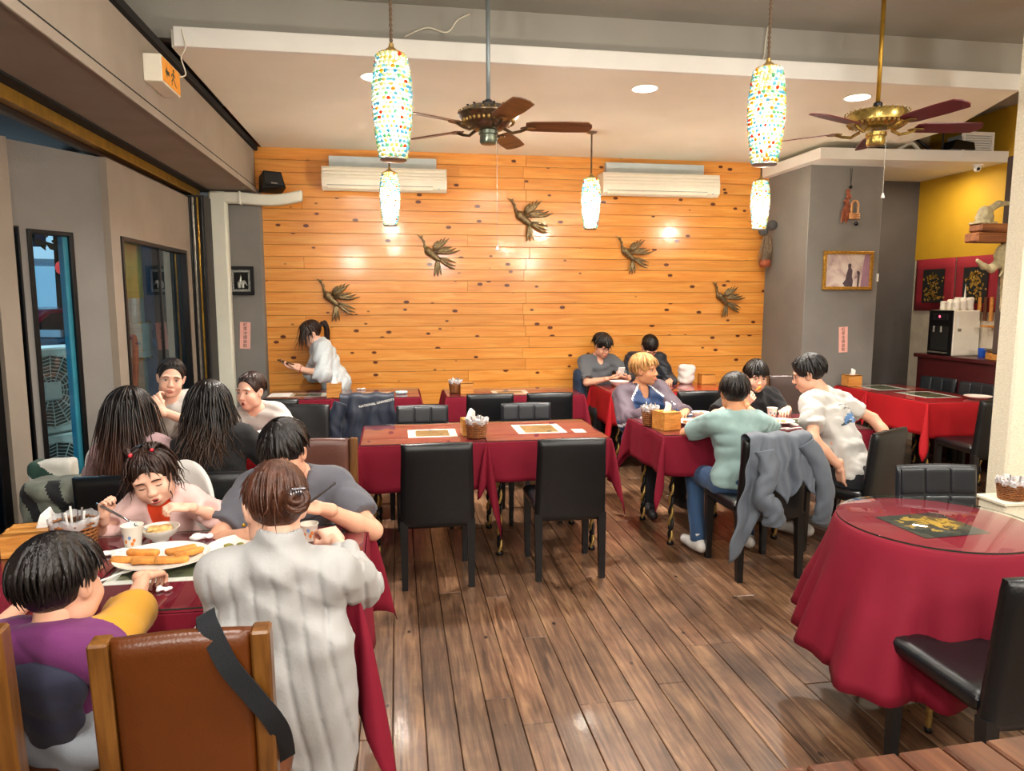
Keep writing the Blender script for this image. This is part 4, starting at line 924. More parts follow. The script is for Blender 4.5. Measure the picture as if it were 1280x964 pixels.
# black and gold woven picture under the round glass
t = thing('placemat', 'black and gold embroidered square under the round glass', 'placemat', (2.075, 2.435, .7575), R(3), 'placemats under the glass'); MB().box(-.145, .145, -.135, .135, 0, .0008).build('cloth', plain('black_green_felt', '#28302a', .9), t)
q = MB(); rr = random.Random(4)
for i in range(70):
    a = rr.uniform(0, 6.28); r_ = rr.random() ** .6; x, y = r_ * .115 * math.cos(a), r_ * .095 * math.sin(a) + .012; th = rr.uniform(0, 6.28); l, w_ = rr.uniform(.010, .026), rr.uniform(.004, .010)
    q.add([(x + l * math.cos(th) * u - w_ * math.sin(th) * v, y + l * math.sin(th) * u + w_ * math.cos(th) * v, .0012 + i * 2e-6) for u, v in ((-1, 0), (-.3, 1), (.6, .8), (1, 0), (.5, -.9), (-.4, -1))], [tuple(range(6))])
q.build('gold_embroidery', plain('gold_thread', '#b8963c', .45, .3, var=.3, scale=80), t)['kind'] = 'stuff'
tag(MB().box(-1.17, -.98, 6.60, 6.86, .7672, .7682).build('paper_sheet', m_paper), 'white menu sheet at the left end of the back left table', 'paper')
tag(MB().box(1.16, 1.24, 4.55, 4.68, .7575, .7585).build('paper_card', m_paper), 'small white card on the right of the empty central table', 'card')
def tissue_box(x, y, rz, label, sx=.125, sy=.125, h=.115, tis=True):
    t = thing('tissue_box', label, 'tissue box', (x, y, ZT), R(rz), 'wooden tissue boxes'); b = MB(); a, c = sx / 2, sy / 2
    for x0, x1, y0, y1 in ((-a, a, -c, -c + .008), (-a, a, c - .008, c), (-a, -a + .008, -c + .008, c - .008), (a - .008, a, -c + .008, c - .008)): b.box(x0, x1, y0, y1, 0, h, .0015)
    b.box(-a, a, -c, -.014, h - .009, h, .0015); b.box(-a, a, .014, c, h - .009, h, .0015); b.box(-a + .008, a - .008, -c + .008, c - .008, .0, .006); b.build('box', m_bamboo, t)
    if tis:
        def f(u, v): s_ = (u - .5) * 2; return (s_ * .035 * (1 - .35 * v) + .012 * v, .012 * math.sin(s_ * 3 + v * 2) * (.3 + v) + .010 * v, h - .02 + .085 * v * (1 - .25 * abs(s_)))
        o = MB().grid(f, 10, 7).build('tissue', m_tissue, t, smooth=True); sd = o.modifiers.new('t', 'SOLIDIFY'); sd.thickness = .001
    return t
tissue_box(1.80, 4.56, 14, 'wooden tissue box on the corner of the eating group table', .135, .145, .12); tissue_box(.455, 4.57, 4, 'wooden tissue box behind the wicker basket on the empty central table', .11, .11, .105)
tissue_box(-.575, 6.56, 2, 'wooden tissue box on the back left table', .13, .12, .12); tissue_box(-1.24, 2.66, 8, 'wooden tissue box at the left end of the family tables', .24, .13, .085)
tissue_box(3.17, 6.95, 0, 'wooden tissue box against the wall by the white bag', .15, .12, .10, False); tissue_box(4.56, 6.56, 0, 'wooden tissue box at the end of the far right table below the pink note', .15, .12, .11); tissue_box(.63, 6.62, 0, 'wooden tissue box on the back centre table', .12, .12, .10, False)
def basket(x, y, label, r=.062, h=.085, liner='lace', z=ZT):
    t = thing('wicker_basket', label, 'basket', (x, y, z), 0, 'wicker cutlery baskets'); b = MB(); n = 22
    for k in range(9):
        zz = .006 + k * h / 9; rr_ = r * (.80 + .20 * zz / h); b.tube([((rr_ + .003 * (-1) ** (i + k)) * math.cos(2 * math.pi * i / (2 * n)), (rr_ + .003 * (-1) ** (i + k)) * math.sin(2 * math.pi * i / (2 * n)), zz) for i in range(2 * n + 1)], .0045, 5)
    for i in range(n): a = 2 * math.pi * (i + .5) / n; b.tube([(r * .80 * math.cos(a), r * .80 * math.sin(a), 0), (r * math.cos(a), r * math.sin(a), h)], .0025, 4)
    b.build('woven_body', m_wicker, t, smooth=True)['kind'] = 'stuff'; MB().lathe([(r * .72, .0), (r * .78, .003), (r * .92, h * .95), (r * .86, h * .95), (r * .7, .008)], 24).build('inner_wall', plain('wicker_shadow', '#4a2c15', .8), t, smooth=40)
    def f(u, v): a = 2 * math.pi * u; q = 1.0 + .05 * math.sin(a * 9 + v * 3) + .04 * math.sin(a * 5 + 1); k = (.86 + .22 * math.sin(v * math.pi * .75)) * q; return (r * k * math.cos(a), r * k * math.sin(a), h * .72 + (.055 if v < .5 else .055) * (v * 1.6 if v < .6 else .96 - (v - .6) * 1.7) + .004 * math.sin(a * 7))
    o = MB().grid(f, 44, 9, wrap=True).build('liner', m_film if liner == 'film' else plain('lace_liner', '#c9c4c4', .5, var=.5, scale=70), t, smooth=True)
    for i in range(6): a = i * 1.1; q = MB().tube([(.02 * math.cos(a), .02 * math.sin(a), .02), (.035 * math.cos(a), .035 * math.sin(a), h + .03 + .006 * (i % 3))], .004, 6).build('cutlery', m_steel if i % 2 else m_paper, t)
    return t
basket(.487, 4.46, 'wicker basket with lace liner on the empty central table', .068, .105); basket(1.735, 4.70, 'glass and wicker basket beside the tissue box of the eating group', .058, .12); basket(.53, 6.66, 'wicker basket on the back centre table', .06, .10)
basket(-1.12, 2.60, 'wicker basket with clear plastic cover beside the boy', .072, .12, 'film')
def dish(x, y, label, name, prof, mat, rz=0., sx=1., z=ZT, cat=None, food=None, group=None):
    t = thing(name, label, cat or name.split('_')[-1], (x, y, z), R(rz), group); MB().lathe(prof, 40, sx=sx).build('body', mat, t, smooth=50)
    if food:
        K = Sculpt(.01); rg = np.random.default_rng(food[3]); 
        for i in range(food[1]): a = rg.uniform(0, 6.28); r_ = food[0] * math.sqrt(rg.random()); p = (r_ * math.cos(a) * sx, r_ * math.sin(a), food[2] + rg.uniform(0, .010)); K.el(p, (rg.uniform(.008, .02), rg.uniform(.008, .018), rg.uniform(.005, .010)))
        o = quad_obj('food', [K.mesh(.005)], food[4], t); o['kind'] = 'stuff'
    return t
bowlp = [(.022, 0), (.030, .002), (.032, .008), (.058, .028), (.066, .046), (.068, .050), (.065, .050), (.056, .030), (.03, .012), (.004, .010)]
platep = [(.060, 0), (.085, .004), (.128, .016), (.138, .020), (.138, .023), (.126, .020), (.088, .009), (.05, .007), (.003, .007)]
m_noodle = plain('noodle_food', '#d8b06e', .5, var=.3, scale=50); m_green = plain('green_food', '#7f7a3a', .6, var=.5, scale=50); m_soup = plain('brown_food', '#a4672e', .5, var=.35, scale=50)
dish(-.875, 2.70, 'white bowl of noodles in front of the toddler girl', 'bowl', bowlp, m_china, food=(.045, 16, .034, 2, m_noodle)); pl_ = dish(-.80, 2.475, 'large oval white plate of toasted bread on the family table', 'plate', platep, m_china, sx=1.12, rz=-8); dish(-.565, 2.52, 'white plate with leftovers beside the quilted coat', 'plate', platep, m_china, sx=.8, food=(.05, 9, .012, 5, m_green))
cupp = [(.024, 0), (.026, .001), (.036, .080), (.038, .082), (.038, .085), (.035, .084), (.025, .008), (.002, .006)]
def cup(x, y, label, z=ZT, tall=1.):
    t = thing('paper_cup', label, 'cup', (x, y, z), 0, 'printed paper cups'); MB().lathe([(r * tall ** .3, zz * tall) for r, zz in cupp], 28).build('body', m_cup, t, smooth=50); q = MB()
    for a, zz, c in ((-2.0, .030, 0), (-1.55, .045, 1), (-1.1, .034, 0), (-2.4, .05, 1), (-1.3, .022, 0)):
        r_ = .0262 + .0105 * zz / .085 + .0006; q.add([((r_ + .0002) * math.cos(a + dx), (r_ + .0002) * math.sin(a + dx), zz + dz) for dx, dz in ((-.18, 0), (0, -.008), (.18, 0), (.1, .007), (-.1, .007))], [tuple(range(5))], c)
    q.build('print', [plain('orange_print', '#d8761e', .6), plain('blue_cup_print', '#6d86b5', .6)], t); return t
cup(-.945, 2.63, 'printed paper cup between the bowl and the bread plate', tall=1.0); cup(2.71, 4.80, 'printed paper cup in front of the man in black'); cup(-.335, 2.615, 'paper cup beside the hands of the woman in the coat', tall=.75); cup(2.86, 4.60, 'crumpled paper cup near the leaning man', tall=.7)
m_toast = plain('toasted_bread', '#d08a3c', .7, var=.3, scale=30, bump=.3, bscale=90)
for i, (x, y, rz, z) in enumerate(((-.90, 2.45, 8, .788), (-.86, 2.475, -4, .800), (-.745, 2.50, 38, .793), (-.715, 2.475, 48, .792), (-.755, 2.425, 8, .788), (-.83, 2.43, 2, .789))):
    K = Sculpt(.006); K.bx((0, 0, 0), (.052, .016, .010), rr=.007); K.post = folds(.0012, 90., i); o = quad_obj('toast_stick', [K.mesh(.0042)], m_toast); o.location = (x, y, z); o.rotation_euler = (R(6 * (i % 3 - 1)), R(4), R(rz)); tag(o, 'strip of toasted bread on the large plate, ' + ('leftmost', 'on top at left', 'back right, tilted up', 'rightmost', 'front right', 'front left')[i], 'bread', 'toasted bread strips')
def crumple(x, y, r, label, seed, mat=None, z=ZT, flat=.5):
    K = Sculpt(.006); rg = np.random.default_rng(seed)
    for i in range(7): K.el((rg.uniform(-r, r), rg.uniform(-r, r) * .6, r * flat * .55), (r * .5, r * .35, r * flat * .5), rotm(rg.uniform(0, 180), rg.uniform(-40, 40), 0))
    K.plane((0, 0, .0005), (0, 0, -1)); K.post = folds(.0022, 160., seed); o = quad_obj('paper_napkin', [K.mesh(.004)], mat or m_tissue); o.location = (x, y, z); tag(o, label, 'napkin', 'crumpled napkins')
crumple(-.975, 2.565, .040, 'crumpled napkin left of the paper cup', 1, flat=.35); crumple(-.735, 2.68, .035, 'crumpled napkin behind the bread plate', 2); crumple(-.715, 2.215, .020, 'small crumpled napkin at the front of the family table', 3, flat=.5); crumple(.005, 6.63, .055, 'crumpled pale blue paper beside the navy jacket', 4, plain('pale_blue_paper', '#bfe3e6', .8)); crumple(2.83, 4.42, .035, 'crumpled napkin near the leaning man\'s arm', 5); crumple(-.36, 7.0, .03, 'small crumpled napkin at the wall on the back left table', 6)
sp = thing('plastic_spoon', 'white plastic spoon lying beside the boy\'s hand', 'spoon', (-.915, 2.335, ZT + .002), R(52)); MB().tube([(-.07, 0, .002), (.02, 0, .004), (.04, 0, .004)], [.004, .003, .004], 6).build('handle', m_paper, sp, smooth=True); MB().sphere((.058, 0, .005), (.024, .013, .004), 12, 8).build('spoon_bowl', m_paper, sp, smooth=True)
for i, (x, y, rz) in enumerate(((2.56, 4.42, 12), (2.61, 4.44, 6), (2.66, 4.42, 18))):
    q = MB(); q.box(-.075, .075, -.006, .006, 0, .004, .001); o = q.build('cutlery_packet', m_steel if i == 1 else m_paper); o.location = (x, y, ZT); o.rotation_euler = (0, 0, R(rz)); tag(o, ('white wrapped cutlery at the edge beside the teal man', 'steel knife at the table edge beside the teal man', 'white wrapped cutlery at the edge nearest the leaning man')[i], 'cutlery', 'cutlery at the table edge')
dish(2.66, 4.62, 'white plate with yellow food between teal man and man in black', 'plate', [(r * .8, z) for r, z in platep], m_china, food=(.05, 12, .012, 7, m_noodle)); dish(2.20, 4.90, 'white bowl beside the blond man\'s arm', 'bowl', bowlp, m_china, food=(.04, 8, .032, 8, m_soup)); dish(2.02, 4.70, 'white plate behind the wooden tissue box', 'plate', [(r * .75, z) for r, z in platep], m_china, food=(.04, 8, .012, 9, m_soup))
dish(2.20, 6.86, 'wide white bowl in front of the man with the phone', 'bowl', [(r * 1.5, z * 1.1) for r, z in bowlp], m_china); dish(2.52, 6.80, 'white bowl in front of the bowed person', 'bowl', bowlp, m_china); dish(5.06, 5.50, 'shallow pale dish on the far right table', 'dish', [(r * .8, z * 1.2) for r, z in platep], plain('pink_white_china', '#e2cfc4', .3))
dish(-1.18, 4.60, 'white cup on the young women\'s table', 'cup', [(r * .9, z * .8) for r, z in cupp], m_china); dish(-.82, 4.62, 'small white bowl on the young women\'s table', 'bowl', bowlp, m_china)
# basket on a stand by the stone pillar
t = thing('side_stand', 'narrow cream stand at the foot of the stone pillar', 'stand', (3.26, 3.30, 0)); MB().box(-.09, .09, -.09, .09, 0, .55, .008).build('body', m_stone, t); MB().box(-.10, .10, -.10, .10, .55, .57, .004).build('top', m_stone, t)
basket(3.26, 3.27, 'wicker basket with white bag on the stand by the stone pillar', .07, .09, 'lace', z=.571)
# ================================================================== ON WALLS AND CEILING
m_acw = plain('aged_white_plastic', '#e9e2cf', .4, var=.03); m_acg = plain('pale_grey_box', '#b9c2c4', .5, var=.05)
def air_con(x0, x1, z0, z1, label, bx0, bx1):
    t = thing('air_conditioner', label, 'air conditioner', ((x0 + x1) / 2, 7.52, z0), 0, 'wall air conditioners'); a = (x1 - x0) / 2; h = z1 - z0
    MB().prism([(-.0, 0.02), (-.17, .0), (-.215, .03), (-.225, h * .5), (-.20, h), (0, h)], -a, a, axis=0).build('casing', m_acw, t)
    for k in range(4): MB().box(-a + .01, a - .01, -.2275 + .001 * k, -.221, h * (.40 + .14 * k), h * (.40 + .14 * k) + .022, .002).build('louver', m_acw, t)
    MB().box(-a + .05, a - .14, -.222, -.19, .012, .045, .004).build('air_flap', m_acw, t); MB().box(-a + .05, a - .14, -.224, -.2215, .047, .050).build('flap_gap', m_black, t); MB().sphere((a - .08, -.222, .03), (.012, .004, .008), 8, 6).build('indicator', m_acg, t)
    MB().box(bx0 - (x0 + x1) / 2, bx1 - (x0 + x1) / 2, -.07, -.0, h + .002, h + .125, .003).build('back_box', m_acg, t)
    return t
air_con(-.70, .515, 2.70, 2.925, 'white air conditioner high on the pine wall at left', -.64, .42); air_con(2.13, 3.41, 2.715, 2.945, 'white air conditioner high on the pine wall at right', 2.20, 3.29)
# bronze cranes
m_bronze = plain('bronze_relief', '#8a7858', .30, .75, var=.45, scale=45, bump=.5, bscale=120)
def crane(label, x, z, rot=0., sc_=1.):
    t = thing('crane_relief', label, 'wall ornament', (x, 7.515, z), 0, 'bronze cranes on the pine wall'); t.rotation_euler = (0, R(rot), 0); t.scale = (sc_,) * 3
    K = Sculpt(.014); K.rc((-.035, 0, .02), (.06, -.005, -.06), .046, .028); K.rc((-.035, 0, .02), (-.075, 0, .07), .03, .013); K.rc((-.075, 0, .07), (-.085, -.004, .125), .013, .010); K.rc((-.085, -.004, .125), (-.115, -.006, .165), .010, .011); K.rc((-.115, -.006, .165), (-.165, -.006, .195), .008, .003)
    K.rc((-.105, -.006, .165), (-.09, -.006, .19), .006, .003); quad_obj('body', [K.mesh(.0062)], m_bronze, t)
    def fan(name, base, angs, L0, L1, w_, y):
        for i, a in enumerate(angs):
            L = L0 + (L1 - L0) * i / max(1, len(angs) - 1); d = Vector((math.cos(R(a)), 0, math.sin(R(a)))); pts = [Vector(base) + d * (L * u) + Vector((0, y - .010 * math.sin(u * 3) - .003 * i, .018 * math.sin(u * 5 + i) * u)) for u in (0, .25, .5, .75, 1)]; MB().tube(pts, [w_ * .6, w_, w_ * .95, w_ * .7, .0015], 6, flat=(Vector((0, 1, 0)), .35)).build(name, m_bronze, t, smooth=True)
    fan('wing_feather', (.01, -.015, .03), (66, 55, 44, 33), .13, .20, .019, -.012); fan('wing_feather', (.03, -.02, .005), (24, 14, 4), .19, .26, .018, -.016); fan('tail_feather', (.05, -.01, -.05), (-8, -20, -32), .20, .22, .015, -.010); fan('leg_feather', (.05, -.005, -.06), (-74, -88, -100), .15, .19, .014, -.006)
    return t
crane('bronze flying crane, lowest at the left above the standing woman', -.66, 1.65, 4); crane('bronze flying crane, second from the left, below the left air conditioner', .37, 2.11, 0); crane('bronze flying crane, highest and middle one of five', 1.33, 2.49, -2, 1.08); crane('bronze flying crane, fourth from the left, under the right air conditioner', 2.48, 2.13, 2, .95); crane('bronze flying crane, lowest at the right near the grey pillar', 3.58, 1.65, 5, .9)
# beaded pendant lamps
bead_cols = ['#d6e2dc', '#7fc0d4', '#6fb585', '#d8c878', '#cf8f24', '#c43c1c', '#58a2c0', '#cfdcb0']
def bead_mat(i, c):
    m = bpy.data.materials.new('glass_bead_%d' % i); m.use_nodes = True; t = m.node_tree; t.nodes.clear(); o = node(t, 'ShaderNodeOutputMaterial'); a = node(t, 'ShaderNodeBsdfTranslucent'); b = node(t, 'ShaderNodeBsdfPrincipled'); mx = node(t, 'ShaderNodeMixShader'); n = node(t, 'ShaderNodeTexNoise'); n.inputs['Scale'].default_value = 60.
    c = srgb(c); r = ramp(t, [(.3, tuple(x * .85 for x in c)), (.7, c)]); t.links.new(n.outputs[0], r.inputs[0]); t.links.new(r.outputs[0], a.inputs[0]); t.links.new(r.outputs[0], b.inputs['Base Color']); b.inputs['Roughness'].default_value = .15; mx.inputs[0].default_value = .78; t.links.new(a.outputs[0], mx.inputs[1]); t.links.new(b.outputs[0], mx.inputs[2]); t.links.new(mx.outputs[0], o.inputs[0]); return m
beadm = [bead_mat(i, c) for i, c in enumerate(bead_cols)]
def prof_r(u): return .060 + .024 * math.sin(math.pi * (u ** .85)) - .004 * u
m_bulb = emis('bulb_glow', (1, .93, .80), 60.)
def pendant(label, x, y, zb, ztop, warm=False):
    t = thing('pendant_lamp', label, 'lamp', (x, y, zb), 0, 'beaded pendant lamps'); q = MB(); rr = random.Random(3 if not warm else 8); rows = 23
    for k in range(rows):
        u = (k + .5) / rows; r_ = prof_r(1 - u); n = max(12, int(2 * math.pi * r_ / .0200)); z = .012 + u * .44
        for i in range(n):
            a = 2 * math.pi * (i + .5 * (k % 2)) / n; w_ = rr.random(); c = rr.choices(range(8), (5, 4, 3, 3, 2.2 if warm else .8, 1.2 if warm else .7, 2, 4))[0]; q.sphere((r_ * math.cos(a), r_ * math.sin(a), z), .0098, 6, 4, mi=c)
    q.build('bead_shell', beadm, t, smooth=True, fix=False)['kind'] = 'stuff'
    MB().lathe([(.052, .0), (.060, .004), (.058, .010), (.050, .008)], 28).build('bottom_ring', m_silver, t, smooth=40); MB().lathe([(.058, .450), (.060, .456), (.03, .470), (.012, .485), (.010, .50)], 24).build('top_cap', m_brass, t, smooth=40)
    K = Sculpt(.01); MB().sphere((0, 0, .17), (.026, .026, .05), 12, 10).build('bulb', m_bulb, t, smooth=True)
    L = ztop - zb - .50; ch = MB()
    for k in range(2): ch.tube([(.005 * math.cos(a + k * math.pi), .005 * math.sin(a + k * math.pi), .49 + L * i / 60) for i, a in ((i, i * L * 2.4) for i in range(61))], .0042, 5)
    ch.build('cord', plain('brown_twisted_cord', '#5f4a34', .6), t, smooth=True); MB().lathe([(.012, .0), (.045, .012), (.05, .02)], 24, (0, 0, ztop - zb - .021)).build('ceiling_rose', m_silver, t, smooth=40)
    return t
PEND = [('beaded pendant lamp in front, larger one at the left', -.003, 3.32, 2.258, 3.5, False), ('beaded pendant lamp in front, larger amber one at the right', 1.785, 3.34, 2.292, 3.5, True), ('beaded pendant lamp at the back, below the left air conditioner', -.042, 6.40, 2.271, ZC, False), ('beaded pendant lamp at the back, in the middle on a short cord', 1.755, 6.41, 2.271, ZC, False), ('beaded pendant lamp at the back, right by the grey pillar', 3.395, 6.40, 2.29, ZC, True)]
for a in PEND:
    pendant(*a); d = bpy.data.lights.new('bulb_lamp', 'POINT'); d.energy = 150; d.color = WARM; d.shadow_soft_size = .05; o = link('bulb_lamp', d, None, (a[1], a[2], a[3] + .17)); 
# recessed downlights
for i, (x, y) in enumerate(DOWN):
    t = thing('downlight', ('round recessed downlight behind the left pendant lamp', 'round recessed downlight in the middle of the low ceiling', 'round recessed downlight beside the gilt ceiling fan')[i], 'light', (x, y, ZC), 0, 'recessed downlights'); MB().lathe([(.085, -.001), (.098, -.004), (.098, -.0008), (.085, .0)], 36, cap=False).build('rim', m_white2, t, smooth=40); MB().lathe([(.001, -.003), (.084, -.003)], 36, cap=False).build('lens', emis('downlight_lens', (1, .95, .86), 9.), t)
# ceiling fans
def fan(label, x, y, z, rodmat, hubm, blm, ang, ring=False):
    t = thing('ceiling_fan', label, 'fan', (x, y, z), R(ang), 'ceiling fans'); MB().tube([(0, 0, .06), (0, 0, ZU - z)], .0125, 12).build('down_rod', rodmat, t, smooth=True)
    MB().lathe([(.028, ZU - z - .05), (.055, ZU - z - .02), (.06, ZU - z)], 24).build('ceiling_rose', rodmat, t, smooth=40); MB().lathe([(.014, .055), (.026, .062), (.026, .085), (.014, .095)], 16).build('collar', m_black, t, smooth=40)
    if not ring: prof = [(.03, -.085), (.085, -.078), (.13, -.05), (.168, -.012), (.182, .0), (.182, .008), (.172, .014), (.140, .040), (.125, .046), (.085, .058), (.02, .062)]
    else: prof = [(.03, -.06), (.10, -.055), (.155, -.035), (.165, -.03), (.168, .02), (.160, .032), (.10, .045), (.02, .06)]
    MB().lathe(prof, 48).build('motor_housing', hubm, t, smooth=40)
    q = MB()
    for i in range(32): a = 2 * math.pi * i / 32; q.sphere((.176 * math.cos(a), .176 * math.sin(a), .018 if not ring else .028), .0055, 6, 4); q.sphere((.150 * math.cos(a), .150 * math.sin(a), -.034), (.010, .010, .013), 6, 4)
    q.build('ornament_band', m_brass, t, smooth=True)['kind'] = 'stuff'
    if not ring:
        for i in range(14): a = 2 * math.pi * i / 14; MB().sphere((.134 * math.cos(a), .134 * math.sin(a), .047), (.008, .008, .006), 6, 5).build('vent_hole', m_black, t, smooth=True)
    MB().lathe([(.01, -.165), (.045, -.16), (.052, -.15), (.05, -.11), (.058, -.105), (.058, -.085), (.03, -.08)], 32).build('switch_housing', hubm if ring else plain('green_bronze', '#6b7263', .3, .7), t, smooth=40)
    for i in range(5):
        a = 2 * math.pi * i / 5; M = Matrix.Rotation(a, 4, 'Z'); q = MB(); q.tube([M @ Vector(p) for p in ((.09, 0, -.07), (.14, 0, -.095), (.19, 0, -.085), (.23, 0, -.07))], [.010, .009, .009, .008], 6); q.lathe([(.038, -.004), (.04, 0), (.03, .004)], 16, (0, 0, 0), M=M @ Matrix.Translation((.235, 0, -.066)), sx=1.2, sy=.9); q.build('blade_iron', hubm, t, smooth=40)
        b = [(.22, -.045), (.26, -.058), (.45, -.066), (.585, -.062), (.61, -.03), (.615, .0), (.61, .03), (.585, .062), (.45, .066), (.26, .058), (.22, .045)]; MB().prism(b, -.064, -.058, axis=2, M=M @ Matrix.Rotation(R(-12), 4, 'X')).build('blade', blm, t)
    MB().tube([(.05, -.02, -.11), (.052, -.022, -.75 if not ring else -.44)], .0015, 5).build('pull_chain', m_silver, t); MB().lathe([(.004, .03), (.012, .004), (.010, 0)], 12, (.052, -.022, -.78 if not ring else -.47)).build('pull_knob', m_white2, t, smooth=40)
    return t
fan('bronze ceiling fan on a grey rod in the middle', .553, 4.32, 2.715, plain('grey_rod', '#8c979b', .35, .4), plain('antique_bronze', '#6b5a45', .3, .85, var=.4, scale=50), wood('brown_blade', '#4c2c18', '#6d4226', '#7f5231', axis=0, rough=.4), -6)
fan('gilt ceiling fan on a brass rod at the right', 2.86, 4.02, 2.72, m_gold, plain('gilt_metal', '#b49a55', .25, .85, var=.3, scale=60), plain('oxblood_blade', '#5a1620', .35), -10, True)
# speaker
t = thing('speaker', 'small black loudspeaker in the corner beside the pine wall', 'speaker', (-1.16, 7.28, 2.68)); M = Matrix.Rotation(R(28), 4, 'Z') @ Matrix.Rotation(R(-18), 4, 'X')
MB().prism([(-.11, 0), (.11, 0), (.085, .16), (-.085, .16)], -.07, .07, M=M).build('cabinet', m_black, t); MB().box(-.085, .085, -.078, -.071, .02, .145, .004, M=M).build('grille', plain('speaker_grille', '#1d1e20', .8, bump=.6, bscale=300), t); MB().box(-.03, .03, -.0805, -.078, .03, .042, M=M).build('badge', m_silver, t); MB().tube([(0, .05, .08), (-.05, .14, .12)], .012, 8).build('bracket', m_black, t)
# duct
t = thing('duct_pipe', 'cream plastic pipe duct rising by the pillar and bending to the right', 'pipe', (-1.665, 7.30, 0)); q = MB().box(-.082, .082, -.05, .05, 0, 2.658, .02); q.build('riser', m_pipe, t, smooth=40)
q = MB(); pth = bez([(.0, 0, 2.60), (.20, 0, 2.60), (.45, 0, 2.585), (.62, 0, 2.60), (.78, 0, 2.635)], 6); vs = []; fs = []
for i, p in enumerate(pth): vs += [(p.x, -.047, p.z - .052), (p.x, .047, p.z - .052), (p.x, .047, p.z + .052), (p.x, -.047, p.z + .052)]; k = 4 * i; fs += [(k - 4 + a, k - 4 + (a + 1) % 4, k + (a + 1) % 4, k + a) for a in range(4)] if i else []
n = len(vs); fs += [(0, 1, 2, 3), (n - 4, n - 3, n - 2, n - 1)]; q.add(vs, fs); o = q.build('bend', m_pipe, t, smooth=40); bvm = o.modifiers.new('b', 'BEVEL'); bvm.width = .014; bvm.segments = 2; bvm.limit_method = 'ANGLE'; MB().box(.195, .215, -.054, .054, 2.54, 2.66, .004).build('joint_band', m_pipe, t)
# exit sign
t = thing('exit_sign', 'white emergency exit box with orange face on the beam', 'sign', (-1.34, 4.32, 2.83)); MB().box(0, .095, 0, .34, 0, .145, .004).build('casing', m_acw, t); MB().box(.095, .099, .012, .328, .010, .135, .001).build('face', plain('orange_sign_face', '#d98a1f', .5, var=.15, scale=20, emit='#d98a1f', estr=.25), t)
ink = plain('sign_ink', '#2a2a18', .6); q = MB(); q.add([(.0995, y, z) for y, z in ((.05, .07), (.085, .10), (.085, .082), (.125, .082), (.125, .058), (.085, .058), (.085, .040))], [tuple(range(7))]); q.build('arrow_mark', ink, t, fix=False)
q = MB(); q.sphere((.0995, .205, .112), (.001, .014, .011), 10, 6); q.tube([(.0995, .20, .098), (.0995, .19, .068)], .009, 6, flat=(Vector((1, 0, 0)), .1)); q.tube([(.0995, .19, .068), (.0995, .165, .045), (.0995, .165, .022)], .006, 6, flat=(Vector((1, 0, 0)), .1)); q.tube([(.0995, .192, .068), (.0995, .222, .05), (.0995, .245, .03)], .006, 6, flat=(Vector((1, 0, 0)), .1)); q.tube([(.0995, .20, .094), (.0995, .17, .085), (.0995, .158, .07)], .005, 6, flat=(Vector((1, 0, 0)), .1)); q.tube([(.0995, .20, .094), (.0995, .23, .082)], .005, 6, flat=(Vector((1, 0, 0)), .1)); q.build('running_figure', ink, t)
# framed silver elephant on the left pillar
def frame_box(q, w_, h, b, d, mi=None): q.box(-w_ / 2, w_ / 2, -d, 0, -h / 2, -h / 2 + b, .003, mi=mi); q.box(-w_ / 2, w_ / 2, -d, 0, h / 2 - b, h / 2, .003, mi=mi); q.box(-w_ / 2, -w_ / 2 + b, -d, 0, -h / 2 + b, h / 2 - b, .003, mi=mi); q.box(w_ / 2 - b, w_ / 2, -d, 0, -h / 2 + b, h / 2 - b, .003, mi=mi)
t = thing('framed_relief', 'small black frame with a silver elephant relief on the left pillar', 'picture', (-1.508, 7.398, 1.82)); q = MB(); frame_box(q, .25, .28, .032, .03); q.build('frame', m_black, t); q = MB(); frame_box(q, .186, .216, .026, .014); q.build('inner_border', plain('silver_foil', '#9da19c', .35, .6, var=.4, scale=90, bump=.6, bscale=200), t); MB().box(-.093, .093, -.008, 0, -.108, .108).build('backing', m_void, t)
K = Sculpt(.008); K.el((0, -.012, -.02), (.032, .008, .022)); K.el((.028, -.013, -.012), (.016, .008, .018)); K.rc((.040, -.013, -.015), (.058, -.012, -.045), .007, .004)
for x in (-.024, -.012, .010, .022): K.rc((x, -.012, -.03), (x, -.012, -.065), .008, .008)
K.rc((-.005, -.012, .0), (-.002, -.012, .022), .012, .007); K.el((-.001, -.012, .032), .006); K.rc((-.002, -.012, .036), (-.002, -.012, .058), .004, .002); quad_obj('elephant', [K.mesh(.004)], plain('silver_relief', '#c9cbc4', .3, .7), t)
# pink notes
m_pink = plain('pink_note_paper', '#edb3a6', .8, var=.05); m_ink = plain('brown_ink', '#3c2418', .8)
for nm, (x, y, z, rz) in (('pink paper note with handwriting on the left pillar', (-1.493, 7.396, 1.283, 3)), ('pink paper note with handwriting on the right pillar', (4.545, 6.716, 1.225, -3))):
    t = thing('paper_note', nm, 'note', (x, y, z)); t.rotation_euler = (0, R(rz), 0); MB().box(-.05, .05, -.0012, 0, -.132, .132).build('paper', m_pink, t)
    for i, ch in enumerate('紅茶冰請自取'): text_obj('lettering', ch, .040, m_ink, t, (0, -.0022, .105 - i * .0415), (R(90), 0, 0), depth=.0002)
